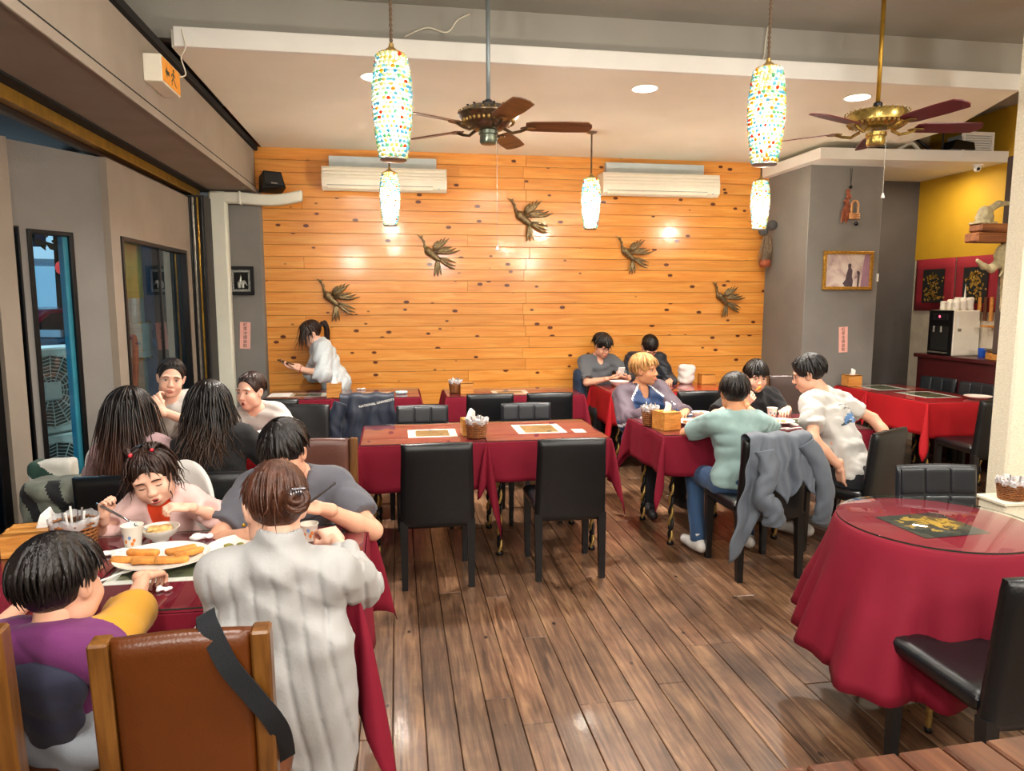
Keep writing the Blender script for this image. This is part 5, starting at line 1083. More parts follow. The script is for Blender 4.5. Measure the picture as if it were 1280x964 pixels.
# gilt framed photograph on the right pillar
t = thing('framed_picture', 'gilt-framed faded photograph of a seated dancer on the right pillar', 'picture', (4.545, 6.716, 1.93)); q = MB(); frame_box(q, .55, .39, .032, .028); q.build('frame', plain('gilt_frame', '#b98a35', .35, .6, var=.35, scale=60, bump=.5, bscale=120), t); MB().box(-.25, .25, -.010, 0, -.17, .17).build('print', pic_mat('faded_photo', ['#8d7477', '#c9b3ae', '#ddd0c6', '#e6ddd2'], 5., 2.), t)
q = MB(); q.add([(x, -.0112, z) for x, z in ((-.02, -.165), (.06, -.165), (.065, -.10), (.05, -.06), (.055, .0), (.035, .03), (.04, .06), (.02, .075), (.0, .06), (.005, .02), (-.01, -.03), (-.02, -.09), (-.05, -.13))], [tuple(range(13))]); q.add([(x, -.0112, z) for x, z in ((.13, -.165), (.14, -.02), (.12, .0), (.10, -.01), (.115, -.05), (.11, -.165))], [tuple(range(6))]); q.build('printed_figure', plain('photo_dark', '#54464c', .7, var=.3, scale=30), t, fix=False)
q = MB(); q.add([(x, -.0108, z) for x, z in ((.15, -.168), (.248, -.168), (.248, .168), (.185, .168), (.17, .05))], [tuple(range(5))]); q.build('printed_curtain', plain('photo_mauve', '#a98395', .7), t, fix=False)
MB().box(-.003, .02, -.03, 0, -.02, .03, .003).build('wall_switch', m_white2, t, loc=(.335, .02, -.06)) if False else None
# hanging ornaments
t = thing('hanging_ornament', 'carved wooden ornament with a ring hanging on the right pillar', 'ornament', (4.51, 6.68, 2.56)); MB().tube([(0, 0, .20), (.012, .01, .38)], .0025, 5).build('cord', m_black, t); MB().tube([(0, 0, .20), (-.006, .01, .38)], .0025, 5).build('cord', m_black, t); MB().sphere((0, 0, .195), .018, 10, 8).build('bead', m_black, t, smooth=True)
m_carv = plain('red_carved_wood', '#8a4526', .5, var=.35, scale=50, bump=.7, bscale=90); K = Sculpt(.012)
for i in range(6): K.el((-.025 + .012 * math.sin(i * 2), 0, .15 - i * .05), (.024 + .006 * i, .016, .028), rotm(0, 0, 25 * (-1) ** i))
for s_ in (-1, 1): K.rc((-.05 + s_ * .018, 0, -.04), (-.055 + s_ * .025, 0, -.15), .016, .012)
quad_obj('carving', [K.mesh(.006)], m_carv, t); MB().tube([(.045 + .035 * math.cos(a), -.02, .02 + .04 * math.sin(a)) for a in (i * math.pi / 10 for i in range(11))] , .010, 8).build('ring', plain('pale_wood', '#c98f5a', .5), t, smooth=True)
q = MB()
for x in (.01, .08): q.tube([(x, -.02, .02), (x, -.02, -.10)], .010, 8)
for z in (-.07, -.09, -.11): q.tube([(-.015, -.02, z), (.10, -.02, z)], .011, 8)
q.build('frame', plain('pale_wood', '#c98f5a', .5), t, smooth=True)['kind'] = 'stuff'; MB().sphere((.07, -.02, -.165), .022, 10, 8).build('bell', m_black, t, smooth=True)
t = thing('hanging_ornament', 'two grey balls with a straw tassel hanging beside the pine wall', 'ornament', (3.99, 7.36, 2.36))
for x, y, z in ((-.035, 0, .02), (.055, -.02, .08)): MB().sphere((x, y, z), .052, 16, 12).build('ball', plain('grey_felt_ball', '#4d4c4c', .9, bump=.5, bscale=60), t, smooth=True)
q = MB(); rr = random.Random(5)
for i in range(46): a = rr.uniform(0, 6.28); r_ = rr.uniform(.01, .05); x = r_ * math.cos(a); y = r_ * math.sin(a) * .6; q.tube([(x * .6 + .01, y, -.03), (x * 1.3 + .01, y * 1.3, -.18), (x * 1.6 - .01, y * 1.5, -.33 + rr.uniform(-.03, .05))], [.005, .006, .003], 4)
q.build('straw_tassel', plain('dry_straw', '#7c6a55', .85, var=.4, scale=30), t, smooth=True)['kind'] = 'stuff'; MB().lathe([(.05, -.37), (.062, -.33), (.05, -.29)], 16, (.0, 0, 0)).build('tassel_end', plain('rust_end', '#9c4f30', .8), t, smooth=True)
# soffit things
t = thing('security_camera', 'white dome security camera under the soffit', 'camera', (5.72, 6.45, 2.966)); MB().lathe([(.05, -.015), (.055, 0)], 20).build('base', m_white2, t); MB().sphere((0, 0, -.035), .035, 14, 10).build('dome', m_white2, t, smooth=True); MB().sphere((-.012, -.026, -.045), .016, 10, 8).build('lens', m_black, t, smooth=True)
t = thing('air_vent', 'white louvred air vent above the soffit', 'vent', (5.60, 6.35, 3.13)); q = MB(); frame_box(q, .34, .24, .025, .03); q.build('frame', m_white2, t)
for i in range(9): MB().box(-.145, .145, -.022, -.004, -.09 + i * .022, -.080 + i * .022, .001).build('slat', m_white2, t)
MB().box(-.15, .15, 0, .2, -.10, .10).build('duct_box', m_acg, t)
t = thing('router', 'flat black box lying on the soffit', 'device', (5.42, 6.38, 3.075)); MB().prism([(-.13, 0), (.13, 0), (.11, .07), (-.08, .09)], -.08, .08).build('case', m_black, t); MB().tube([(-.16, 0, 0), (-.16, 0, .17)], .007, 8).build('antenna', m_black, t)
for i, pts in enumerate(([(4.9, 6.6, 3.08), (5.0, 6.5, 3.16), (5.1, 6.5, 3.09)], [(4.95, 6.7, 3.30), (5.05, 6.5, 3.20), (5.2, 6.45, 3.08)], [(4.3, 6.5, 3.08), (4.6, 6.46, 3.10), (4.9, 6.5, 3.08)])):
    tag(MB().tube(bez(pts, 8), (.02, .012, .01)[i], 8).build('cable', (m_acw, m_black, m_black)[i], smooth=True), ('thick pale conduit above the soffit', 'black cable curving above the soffit', 'black cable lying along the soffit edge')[i], 'cable', 'cables above the soffit')
tag(MB().tube(bez([(-1.22, 4.66, 3.22), (-1.2, 4.65, 3.12), (-1.23, 4.66, 3.06), (-1.22, 4.70, 2.98), (-1.25, 4.66, 2.95)], 8), .004, 5).build('cable', m_acw, smooth=True), 'thin pale cable dangling beside the exit sign', 'cable', 'cables')
tag(MB().tube(bez([(.08, 4.81, 3.30), (.22, 4.80, 3.36), (.35, 4.80, 3.34), (.42, 4.80, 3.42), (.50, 4.80, 3.46)], 8), .005, 5).build('cable', m_acw, smooth=True), 'pale cable loop on the wall above the fascia', 'cable', 'cables')
tag(MB().tube(bez([(2.55, 4.80, 3.5), (2.54, 4.80, 3.42), (2.53, 4.80, 3.30), (2.50, 4.79, 3.25)], 6), .005, 5).build('cable', m_acw, smooth=True), 'pale cable running down the wall above the fascia, right of the amber lamp', 'cable', 'cables')
# counter area at the right
m_maroon = plain('maroon_counter', '#4e1a1c', .35, var=.15, coat=.2); t = thing('service_counter', 'maroon service counter behind the far right table', 'counter', (5.58, 5.3, 0)); MB().box(0, .34, 0, 1.62, 0, 1.02, .004).build('body', m_maroon, t); MB().box(-.03, .34, -.03, 1.65, 1.02, 1.06, .005).build('worktop', m_maroon, t)
t = thing('water_dispenser', 'white water dispenser with black front on the counter', 'dispenser', (5.585, 6.46, 1.061)); MB().box(.012, .32, 0, .34, 0, .465, .008).build('cabinet', m_acw, t); MB().box(0, .012, .005, .335, 0, .465, .003).build('front_panel', m_black, t); MB().box(-.004, .004, .05, .29, .05, .30, .003).build('dispensing_bay', m_void, t); MB().box(-.012, .002, .06, .28, .36, .43, .003).build('control_strip', plain('dark_glossy', '#1d1d20', .15), t); MB().sphere((-.013, .17, .40), (.003, .012, .012), 8, 6).build('red_light', emis('red_led', (1, .05, .1), 6.), t)
for y in (.12, .22): MB().tube([(-.03, y, .30), (-.03, y, .24)], .010, 8).build('tap', m_silver, t)
MB().box(-.04, .0, .05, .29, .02, .035, .003).build('drip_tray', m_silver, t); MB().box(.06, .10, -.003, 0, .25, .28, .001).build('latch', m_silver, t); MB().box(.05, .07, -.002, 0, .30, .40, .001).build('gauge', m_white2, t)
for i in range(9):
    o = thing('paper_cup_stack', 'stack of pale paper cups on the water dispenser', 'cup stack', (5.66 + .08 * (i % 3), 6.52 + .085 * (i // 3), 1.528), 0, 'cup stacks on the dispenser'); h = .09 + .02 * ((i * 7) % 3); MB().lathe([(.026, 0), (.036, .012), (.030, .014), (.036, .03), (.030, .032), (.034, h - .01), (.024, h)], 16).build('cups', m_cup, o, smooth=40)
t = thing('steel_basin', 'steel basin in a wooden ring on the counter', 'basin', (5.72, 5.95, 1.061)); MB().lathe([(.14, 0), (.15, .01), (.15, .06), (.14, .07)], 32).build('wooden_ring', m_bamboo, t, smooth=40); MB().lathe([(.10, .03), (.15, .09), (.165, .095), (.165, .10), (.145, .095), (.10, .05)], 32).build('bowl', m_silver, t, smooth=40)
tag(MB().lathe([(.03, 0), (.038, .09), (.034, .09), (.027, .01)], 20, (5.80, 6.30, 1.061)).build('blue_cup', plain('blue_plastic', '#1d55c0', .4), smooth=40), 'small blue cup on the counter', 'cup')
t = thing('wall_shelf', 'narrow wooden shelf with jars on the side wall', 'shelf', (5.80, 6.05, 1.36)); MB().box(0, .12, -.25, .30, 0, .02, .003).build('board', m_bamboo, t)
for i in range(3): tag(MB().lathe([(.028, 0), (.030, .01), (.030, .07), (.022, .085), (.022, .10)], 16, (5.86, 5.92 + .12 * i, 1.381)).build('glass_jar', plain('pale_jar', '#d9cfc0', .2), smooth=40), 'pale glass jar on the narrow wall shelf, ' + ('nearest', 'middle', 'farthest')[i], 'jar', 'jars on the wall shelf')
t = thing('bamboo_screen', 'upright bamboo slats under the red banners on the side wall', 'screen', (5.885, 5.86, 1.42))
for i in range(9): MB().box(0, .018, .075 * i, .075 * i + .036, 0, .24, .002).build('slat', (m_bamboo, m_brownleather)[i % 2], t)
tag(MB().box(4.878, 4.898, 6.702, 6.722, 1.82, 1.90, .003).build('wall_switch', m_white2), 'small white switch on the edge of the right pillar', 'switch')
# red banner with gold figures
m_banner = plain('wine_red_felt', '#8c1526', .85, var=.10, scale=6); m_goldp = plain('gold_applique', '#b48a35', .5, .3, var=.35, scale=70)
for i, (y0, y1) in enumerate(((6.86, 7.44), (6.28, 6.85), (5.7, 6.27))):
    t = thing('wall_banner', ('red banner with a gold temple panel, far one', 'red banner with a gold dancer panel, middle one', 'red banner near the elephant carvings')[i], 'banner', (5.915, (y0 + y1) / 2, 1.51), 0, 'red banners on the side wall'); a = (y1 - y0) / 2
    MB().grid(lambda u, v: (-.006 - .006 * math.sin(u * 9 + i), -a + u * 2 * a, v * .575), 16, 6).build('cloth', m_banner, t, smooth=True).modifiers.new('s', 'SOLIDIFY').thickness = .003
    MB().box(-.019, -.016, -.16, .16, .09, .46).build('black_panel', m_void, t); q = MB(); rr = random.Random(20 + i)
    for k in range(80): yy, zz = rr.gauss(0, .06), .27 + rr.uniform(-.15, .14); yy *= (1.1 - abs(zz - .2) * 1.6); l, w_, th = rr.uniform(.012, .03), rr.uniform(.008, .016), rr.uniform(0, 6.28); q.add([(-.020, yy + l * math.cos(th) * a_ - w_ * math.sin(th) * b_, zz + l * math.sin(th) * a_ + w_ * math.cos(th) * b_) for a_, b_ in ((-1, 0), (0, 1), (1, 0), (0, -1))], [(0, 1, 2, 3)])
    q.build('gold_figure', m_goldp, t, fix=False)['kind'] = 'stuff'
for i, (y, z) in enumerate(((6.62, 1.40), (6.12, 1.40))): tag(MB().lathe([(.012, 0), (.010, .25), (.004, .36), (.0015, .40)], 10, (5.84, y, z)).build('spire_ornament', m_white2, smooth=40), ('white spire ornament standing before the far banner', 'white spire ornament standing before the near banner')[i], 'ornament', 'spire ornaments')
# elephant carvings by the stone pillar
m_carve = plain('weathered_carving', '#a2946f', .7, var=.25, scale=25, bump=.6, bscale=60); m_block = wood('brown_carved_block', '#5a2f14', '#7c4620', '#97602f', axis=0, rough=.6)
tag(MB().box(4.74, 4.80, 4.98, 5.06, 1.2, 2.75, .01).build('carving_post', plain('dark_post', '#3a2a22', .7)), 'dark upright board carrying the elephant carvings beside the stone pillar', 'post')
t = thing('elephant_carving', 'pale elephant figure with raised trunk on a brown wooden block', 'carving', (4.58, 5.0, 2.08)); MB().box(-.16, .16, -.07, .07, .0, .075, .012).build('lower_block', m_block, t); MB().box(-.13, .16, -.065, .065, .08, .145, .012).build('upper_block', m_block, t)
K = Sculpt(.02); K.el((-.05, 0, .19), (.075, .05, .055)); K.el((-.055, 0, .235), (.05, .042, .045)); K.rc((-.02, 0, .25), (.06, 0, .30), .030, .022); K.rc((.06, 0, .30), (.16, 0, .305), .022, .016); K.bx((-.06, 0, .150), (.085, .055, .010), rr=.005); K.post = folds(.002, 90., 3); quad_obj('elephant', [K.mesh(.0075)], m_carve, t)
t = thing('elephant_carving', 'pale elephant head with curling trunk below the wooden block', 'carving', (4.66, 4.98, 1.78)); K = Sculpt(.02); K.el((.06, 0, .20), (.085, .06, .10)); K.el((.09, -.02, .13), (.06, .05, .09)); K.rc((.02, -.01, .16), (-.06, -.01, .10), .040, .030); K.rc((-.06, -.01, .10), (-.13, -.01, .115), .030, .022); K.rc((-.13, -.01, .115), (-.19, -.01, .16), .022, .014); K.rc((.10, 0, .08), (.10, 0, -.22), .05, .035); K.rc((.02, -.04, .10), (-.02, -.05, .04), .012, .006)
K.el((.10, -.06, .2), (.05, .015, .08)); K.post = folds(.003, 70., 4); quad_obj('head', [K.mesh(.0075)], m_carve, t)
# ================================================================== OUTSIDE THE WINDOWS
struct(MB().box(-30, -2.3, 2, 30, -.12, -.02).build('ground_outside', plain('wet_asphalt', '#4b5560', .4, var=.2)), 'street outside the windows')
m_acout = plain('outdoor_unit_paint', '#d5d8cf', .5, var=.05)
def outdoor(z0, label):
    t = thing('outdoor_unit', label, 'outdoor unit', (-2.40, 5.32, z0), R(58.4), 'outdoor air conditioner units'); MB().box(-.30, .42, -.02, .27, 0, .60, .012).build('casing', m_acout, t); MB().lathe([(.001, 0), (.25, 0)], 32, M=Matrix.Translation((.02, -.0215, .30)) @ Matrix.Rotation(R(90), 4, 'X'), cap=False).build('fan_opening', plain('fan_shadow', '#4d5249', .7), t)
    q = MB(); c = (.02, -.034, .30)
    for i in range(16): a = 2 * math.pi * i / 16; q.tube([(c[0] + .03 * math.cos(a), c[1] + .015, c[2] + .03 * math.sin(a)), (c[0] + .265 * math.cos(a), c[1], c[2] + .265 * math.sin(a))], .004, 4)
    for k in range(9): r_ = .06 + .024 * k; q.tube([(c[0] + r_ * math.cos(a) * (1 - .03 * (i % 2)), c[1] + .004, c[2] + r_ * math.sin(a) * (1 - .03 * (i % 2))) for i, a in ((i, 2 * math.pi * i / 32) for i in range(33))], .0028, 4)
    q.build('spider_grille', m_acout, t)['kind'] = 'stuff'; MB().box(-.045, .085, -.045, -.02, .235, .365, .018).build('hub_plate', m_acout, t); return t
outdoor(.71, 'upper outdoor fan unit with a spider-web grille behind the narrow window'); outdoor(.10, 'lower outdoor fan unit behind the narrow window')
MB_ = MB().box(-3.0, -2.25, 5.0, 5.8, -.02, .10, .01); tag(MB_.build('concrete_plinth', plain('concrete', '#8d9190', .8)), 'concrete plinth under the outdoor fan units', 'plinth')
# red car
car = thing('car', 'red car parked across the street', 'car', (-6.7, 15.0, 0), R(62)); body = [(-2.1, .35), (-2.15, .75), (-2.0, .95), (-1.2, 1.02), (-.55, 1.45), (.75, 1.48), (1.45, 1.02), (2.1, .92), (2.2, .6), (2.15, .35)]
b = MB().prism(body, -.82, .82).build('body', plain('red_car_paint', '#c01a2c', .25, coat=.5), car); bv = b.modifiers.new('b', 'BEVEL'); bv.width = .08; bv.segments = 2
for s_ in (-1, 1):
    MB().prism([(-1.0, 1.04), (-.5, 1.38), (.0, 1.40), (.0, 1.04)], s_ * .825 - .004, s_ * .825 + .004).build('side_window', plain('car_glass', '#1d2a33', .1), car); MB().prism([(.06, 1.04), (.06, 1.40), (.70, 1.41), (1.25, 1.04)], s_ * .825 - .004, s_ * .825 + .004).build('side_window', plain('car_glass', '#1d2a33', .1), car)
    for x in (-1.35, 1.35): MB().lathe([(.18, -.09), (.32, -.09), (.33, 0), (.32, .09), (.18, .09)], 20, M=Matrix.Translation((x, s_ * .78, .33)) @ Matrix.Rotation(R(90), 4, 'X')).build('wheel', m_black, car, smooth=40)
car2 = copy_tree(car); car2.scale = (.88,) * 3; place(car2, (-3.75, 8.4, -.02), R(72), 'dark car parked nearer in front of the red car')
for c in car2.children:
    if c.name.startswith('body'): c.data = c.data.copy(); c.data.materials[0] = plain('black_car_paint', '#10141a', .2, coat=.5)
# shop fronts across the street
m_lit = emis('lit_shop_wall', (.35, .62, .78), .55); m_signw = emis('lit_sign', (.6, .8, .9), .7); m_facade = plain('pale_facade', '#9fb2bd', .8); m_dkwin = plain('dark_pane', '#23333d', .2)
bd = thing('building', 'lit shop building across the street seen through the narrow window', 'building', (-11.5, 20.0, 0), R(28)); MB().box(-6, 8, 0, 4, 0, 9, .05).build('facade', m_facade, bd); MB().box(-1.8, 5.5, -.06, 0, .2, 2.5).build('shop_front', m_lit, bd); MB().box(-2, 5.6, -.25, 0, 2.7, 3.9, .03).build('sign_board', m_signw, bd)
for i in range(6): MB().box(-4.5 + i * 2, -3.4 + i * 2, -.05, .02, 4.8, 6.4, .02).build('window', m_dkwin, bd)
for i in range(5): MB().box(-1.2 + i * 1.35, -.5 + i * 1.35, -.10, -.06, .3, 2.2, .02).build('door_panel', m_dkwin, bd)
for i in range(3): MB().box(-1.2 + i * 2.3, .2 + i * 2.3, -.27, -.25, 3.0, 3.6, .02).build('sign_panel', plain('blue_sign', '#2b4b63', .5), bd)
t = thing('lantern', 'round red lantern on a post across the street', 'lantern', (-5.0, 11.9, 0)); MB().lathe([(.03, 2.0), (.09, 2.04), (.11, 2.11), (.09, 2.18), (.03, 2.22)], 20).build('shade', emis('red_lantern', (.9, .06, .05), .6), t, smooth=True); MB().tube([(.2, 0, 0), (.2, 0, 2.35), (0, 0, 2.35), (0, 0, 2.2)], .02, 8).build('post', m_black, t)
rr = random.Random(6)
for i, (x, y) in enumerate(((-7.2, 16.8), (-3.4, 18.0))):
    t = thing('street_tree', ('dark street tree left, above the shop sign', 'dark street tree right, above the shop sign')[i], 'tree', (x, y, 0), 0, 'street trees'); MB().tube([(0, 0, 0), (.05, 0, 1.5), (0, .1, 3)], [.12, .09, .06], 8).build('trunk', plain('bark', '#3c3228', .9), t); q = MB()
    for k in range(420): a, b_, r_ = rr.uniform(0, 6.28), rr.uniform(-1, 1), rr.uniform(.4, 1.3); c = Vector((math.cos(a) * r_, math.sin(a) * r_, 3.8 + b_ * 1.1)); u = Vector((rr.gauss(0, 1), rr.gauss(0, 1), rr.gauss(0, 1))).normalized(); v = u.orthogonal().normalized(); l = rr.uniform(.10, .2); q.add([c - u * l, c + v * l * .45, c + u * l, c - v * l * .45], [(0, 1, 2, 3)])
    q.build('foliage', plain('dark_leaf_green', '#1d3a30', .7, var=.3), t, fix=False)['kind'] = 'stuff'
# pipes behind the wide window
m_gal = plain('galvanised_pipe', '#7d8a86', .4, .3, var=.15, scale=12)
def pipe(x, y, r_, label, mat, fl=()):
    t = thing('drain_pipe', label, 'pipe', (x, y, 0), 0, 'pipes behind the wide window'); MB().tube([(0, 0, 0), (0, 0, 2.9)], r_, 18).build('pipe_body', mat, t, smooth=True)
    for z in fl:
        MB().lathe([(r_ * 1.05, -.03), (r_ * 1.6, -.025), (r_ * 1.6, .025), (r_ * 1.05, .03)], 20, (0, 0, z)).build('flange', m_gal, t, smooth=40)
        for k in range(8): a = k * math.pi / 4; MB().tube([(r_ * 1.4 * math.cos(a), r_ * 1.4 * math.sin(a), z - .04), (r_ * 1.4 * math.cos(a), r_ * 1.4 * math.sin(a), z + .04)], .012, 6).build('bolt', m_gold, t)
    return t
p_ = pipe(-2.12, 6.22, .085, 'thick grey pipe with bolted flanges behind the wide window', m_gal, (1.20, 1.42)); MB().lathe([(.13, 1.22), (.13, 1.40)], 20).build('valve_body', m_gal, p_, smooth=40); MB().tube([(0, 0, 1.65), (0, 0, 2.1)], .088, 18).build('yellow_wrap', plain('yellow_tape', '#b3a045', .6), p_, smooth=True)
pipe(-2.25, 5.82, .022, 'thin pale pipe behind the wide window, left one', m_gal); pipe(-2.25, 5.92, .020, 'thin pale pipe behind the wide window, right one', m_gal); pipe(-2.3, 5.62, .05, 'pale grey pipe at the left of the wide window', plain('pale_pipe', '#a9b5b0', .5))
tag(MB().tube(bez([(-2.10, 6.10, 1.34), (-2.05, 6.02, 1.32), (-2.05, 6.0, 1.1), (-2.07, 5.98, .7), (-2.05, 6.0, -.03)], 6), .022, 10).build('hose', plain('red_hose', '#8e2f2a', .6), smooth=True), 'red hose hanging beside the thick pipe', 'hose')
struct(MB().box(-4.2, -4.0, 10.9, 18, 0, 3.2).build('wall_outside', plain('dark_hedge_wall', '#1f3540', .8, var=.5, scale=5)))
# ------------------------------------------------------------------ the guests
from mathutils.bvhtree import BVHTree
def cl(name, col, rough=.85, **k): return plain(name, col, rough, var=k.pop('var', .06), scale=12, bump=.15, bscale=500, sheen=.1, **k)
def on_surface(me, target, M, d, lift=.0015):
    """lays the flat mesh me (moved by M into the target's own space) onto the target along d"""
    bv = BVHTree.FromPolygons([v.co for v in target.data.vertices], [p.vertices for p in target.data.polygons]); d = Vector(d).normalized()
    for v in me.vertices:
        p = M @ v.co; hit = bv.ray_cast(p - d * .4, d); v.co = (hit[0] - d * lift) if hit[0] is not None else p
def decal(name, parent, target, c, u, v, w_, h, mat, n=14, shape=None):
    q = MB(); u = Vector(u).normalized(); v = Vector(v).normalized(); us = [(i / n - .5, j / n - .5) for j in range(n + 1) for i in range(n + 1)]; vs = [Vector((a * w_, b_ * h, 0)) for a, b_ in us]; fs = []
    for j in range(n):
        for i in range(n):
            a = j * (n + 1) + i
            if shape is None or shape((i + .5) / n - .5, (j + .5) / n - .5): fs.append((a, a + 1, a + n + 2, a + n + 1))
    o = q.add(vs, fs).build(name, mat, parent, fix=False); nrm = u.cross(v); M = Matrix((( u.x, v.x, nrm.x, c[0]), (u.y, v.y, nrm.y, c[1]), (u.z, v.z, nrm.z, c[2]), (0, 0, 0, 1))); on_surface(o.data, target, M, -nrm)
    return o
def kid(root, name): return [c for c in root.children if c.name.split('.')[0] == name][0]
m_wtee = cl('white_tee_cotton', '#c2bfb9'); m_black_c = cl('black_knit', '#0e0e11'); m_grey_c = cl('slate_tee_cotton', '#5f6069'); m_navyp = cl('navy_trousers', '#1b2536'); m_jean = cl('blue_denim', '#2c4a6e')
# woman standing by the wall
shirt = cl('pale_blue_shirt', '#ccd5da')
root, T, J, MH, H, Rh, org = person('standing woman in a loose white shirt looking at her phone', (-.62, 7.27, .80), 98, (-.845, 7.27, 1.30), 110, 28, 0, s=.95, female=True, legs='stand',
    arms=dict(R=dict(w=(-.99, 7.17, .995), d=(-1, -.15, .1), pn=(0, .1, 1), curl=.45, pole=(.4, .3, -1)), L=dict(w=(-.955, 7.06, .975), d=(-1, .15, .15), pn=(0, .2, 1), curl=.5, pole=(.6, -.5, -1))),
    top=dict(mat=shirt, sleeve=1.35, g=.030, puff=.012, neck='v', hem=-.28, amp=.008, freq=48., name='shirt'), bottom=dict(mat=m_black_c), hair=('pony', m_hdark), skin=m_skinf, eyes='closed', seed=3)
q = MB(); q.box(-.036, .036, -.075, .075, -.004, .004, .003, M=Matrix.Translation((-1.075, 7.12, 1.035)) @ Matrix.Rotation(R(75), 4, 'Z') @ Matrix.Rotation(R(20), 4, 'X'))
tag(q.build('phone', plain('black_phone', '#111214', .2)), 'dark phone held by the standing woman', 'phone')
q = MB(); wr = J['L'][2] + (J['L'][1] - J['L'][2]) * .12; dd = un(J['L'][1] - J['L'][2]); a = un(np.cross(dd, [0, 0, 1])); b_ = np.cross(dd, a); q.tube([tuple(wr + (a * math.cos(t) + b_ * math.sin(t)) * .031) for t in (i * 2 * math.pi / 16 for i in range(17))], .003, 5); o = q.build('bracelet', plain('red_cord', '#b3201c', .5), None); o.parent = root; o.location = (-org[0], -org[1], 0); o['label'] = 'red cord bracelet'
# four young women
person('young woman in a white tee resting her cheek on her hands, facing us', (-1.42, 5.22, .50), 192, (-1.487, 4.98, 1.122), 196, 8, -8, s=.92, female=True,
    arms=dict(R=dict(w=(-1.50, 4.80, .955), d=(-.45, .45, .8), pn=(.2, .9, .3), curl=.75, pole=(-.5, -.2, -1)), L=dict(w=(-1.50, 4.78, .94), d=(-.6, .2, .7), pn=(-.5, .8, .2), curl=.8, pole=(1, -.3, -1))),
    top=dict(mat=m_wtee, sleeve=.55, neck='crew'), hair=('tied', m_hblack), skin=m_skinf, seed=4)
person('young woman in a white tee with tied hair speaking, by the pillar', (-.84, 5.28, .48), 170, (-.985, 4.97, 1.026), 152, 6, 0, s=.92, female=True, mouth=.6,
    arms=dict(R=dict(w=(-1.05, 4.68, .80), d=(.2, -1, 0), pole=(-1, 0, -1)), L=dict(w=(-.80, 4.70, .80), d=(-.2, -1, 0), pole=(1, 0, -1))),
    top=dict(mat=m_wtee, sleeve=.6, neck='crew', g=.016, amp=.005), hair=('tied', m_hdark), skin=m_skinf, seed=5)
person('woman with long straight brown hair seen from behind', (-1.28, 3.76, .50), -4, (-1.335, 3.82, 1.075), -14, 4, 0, s=.92, female=True,
    arms=dict(R=dict(w=(-1.10, 4.15, .78), pole=(1, 0, -1)), L=dict(w=(-1.48, 4.15, .78), pole=(-1, 0, -1))), top=dict(mat=cl('dusty_rose_blouse', '#b39294'), sleeve=1.8, puff=.01), hair=('long', ombre('hair_ombre_chestnut', '#160f0d', '#5a3524', .74, 1.12)), seed=6)
person('woman in black with long wavy dark hair seen from behind', (-.86, 3.78, .50), 6, (-.968, 3.84, 1.10), 12, 2, 0, s=.95, female=True,
    arms=dict(R=dict(w=(-.66, 4.15, .78), pole=(1, 0, -1)), L=dict(w=(-1.06, 4.15, .78), pole=(-1, 0, -1))), top=dict(mat=m_black_c, sleeve=1.9, g=.018, puff=.01), hair=('long_wavy', ombre('hair_ombre_ash', '#161110', '#5c4334', .76, 1.10)), seed=7)
# toddler
pk = cl('pale_pink_jersey', '#e6c3bd')
root, T, J, MH, H, Rh, org = person('toddler girl in a pink jacket and orange shirt holding a fork', (-.93, 3.02, .62), 184, (-.948, 2.88, .962), 190, 16, 14, s=.60, hs=.93, child=True, eyes='closed', mouth=.8,
    arms=dict(R=dict(w=(-1.085, 2.76, .845), d=(.1, -.2, 1), pn=(.9, -.3, .1), curl=.85, pole=(-1, .1, -1), hsz=1.12), L=dict(w=(-.785, 2.74, .875), d=(-.7, -.5, .2), pn=(-.3, .2, -1), curl=.85, pole=(1, .2, -.6), hsz=1.12)),
    top=dict(mat=cl('orange_shirt', '#e2451a'), sleeve=0, neck='crew', name='shirt'), layers=[dict(mat=pk, sleeve=1.25, neck='open', g=.022, amp=.003, freq=48., name='jacket', puff=.006)], hair=('toddler', m_hdark), skin=m_skinf, seed=8, bottom=dict(mat=pk))
q = MB()
for s_ in (-1, 1):
    for i in range(2):
        p = MH @ Vector((s_ * .042, .012 - .006 * i, .126)); q.sphere(tuple(p), .008, 8, 6)
    o = q.build('hair_tie', plain('red_hair_tie', '#d12a3a', .4), root); q = MB()
fk = thing('fork', 'silver fork in the toddler girl\'s hand', 'fork', (0, 0, 0)); a, b_ = Vector((-1.075, 2.725, .895)), Vector((-.925, 2.66, .832))
MB().tube([a - (b_ - a) * .15, a, a.lerp(b_, .5), a.lerp(b_, .8)], [.005, .0055, .004, .003], 6).build('handle', plain('steel_cutlery', '#b9bcc0', .2, .9), fk, smooth=True)
hd = MB(); hd.tube([a.lerp(b_, .78), a.lerp(b_, .86), a.lerp(b_, .9)], [.003, .009, .009], 6)
for k in (-1, 0, 1): hd.tube([a.lerp(b_, .9) + Vector((0, .006 * k, 0)), b_ + Vector((.02, .006 * k, -.012))], .0018, 5)
hd.build('fork_head', plain('steel_cutlery', '#b9bcc0', .2, .9), fk, smooth=True)
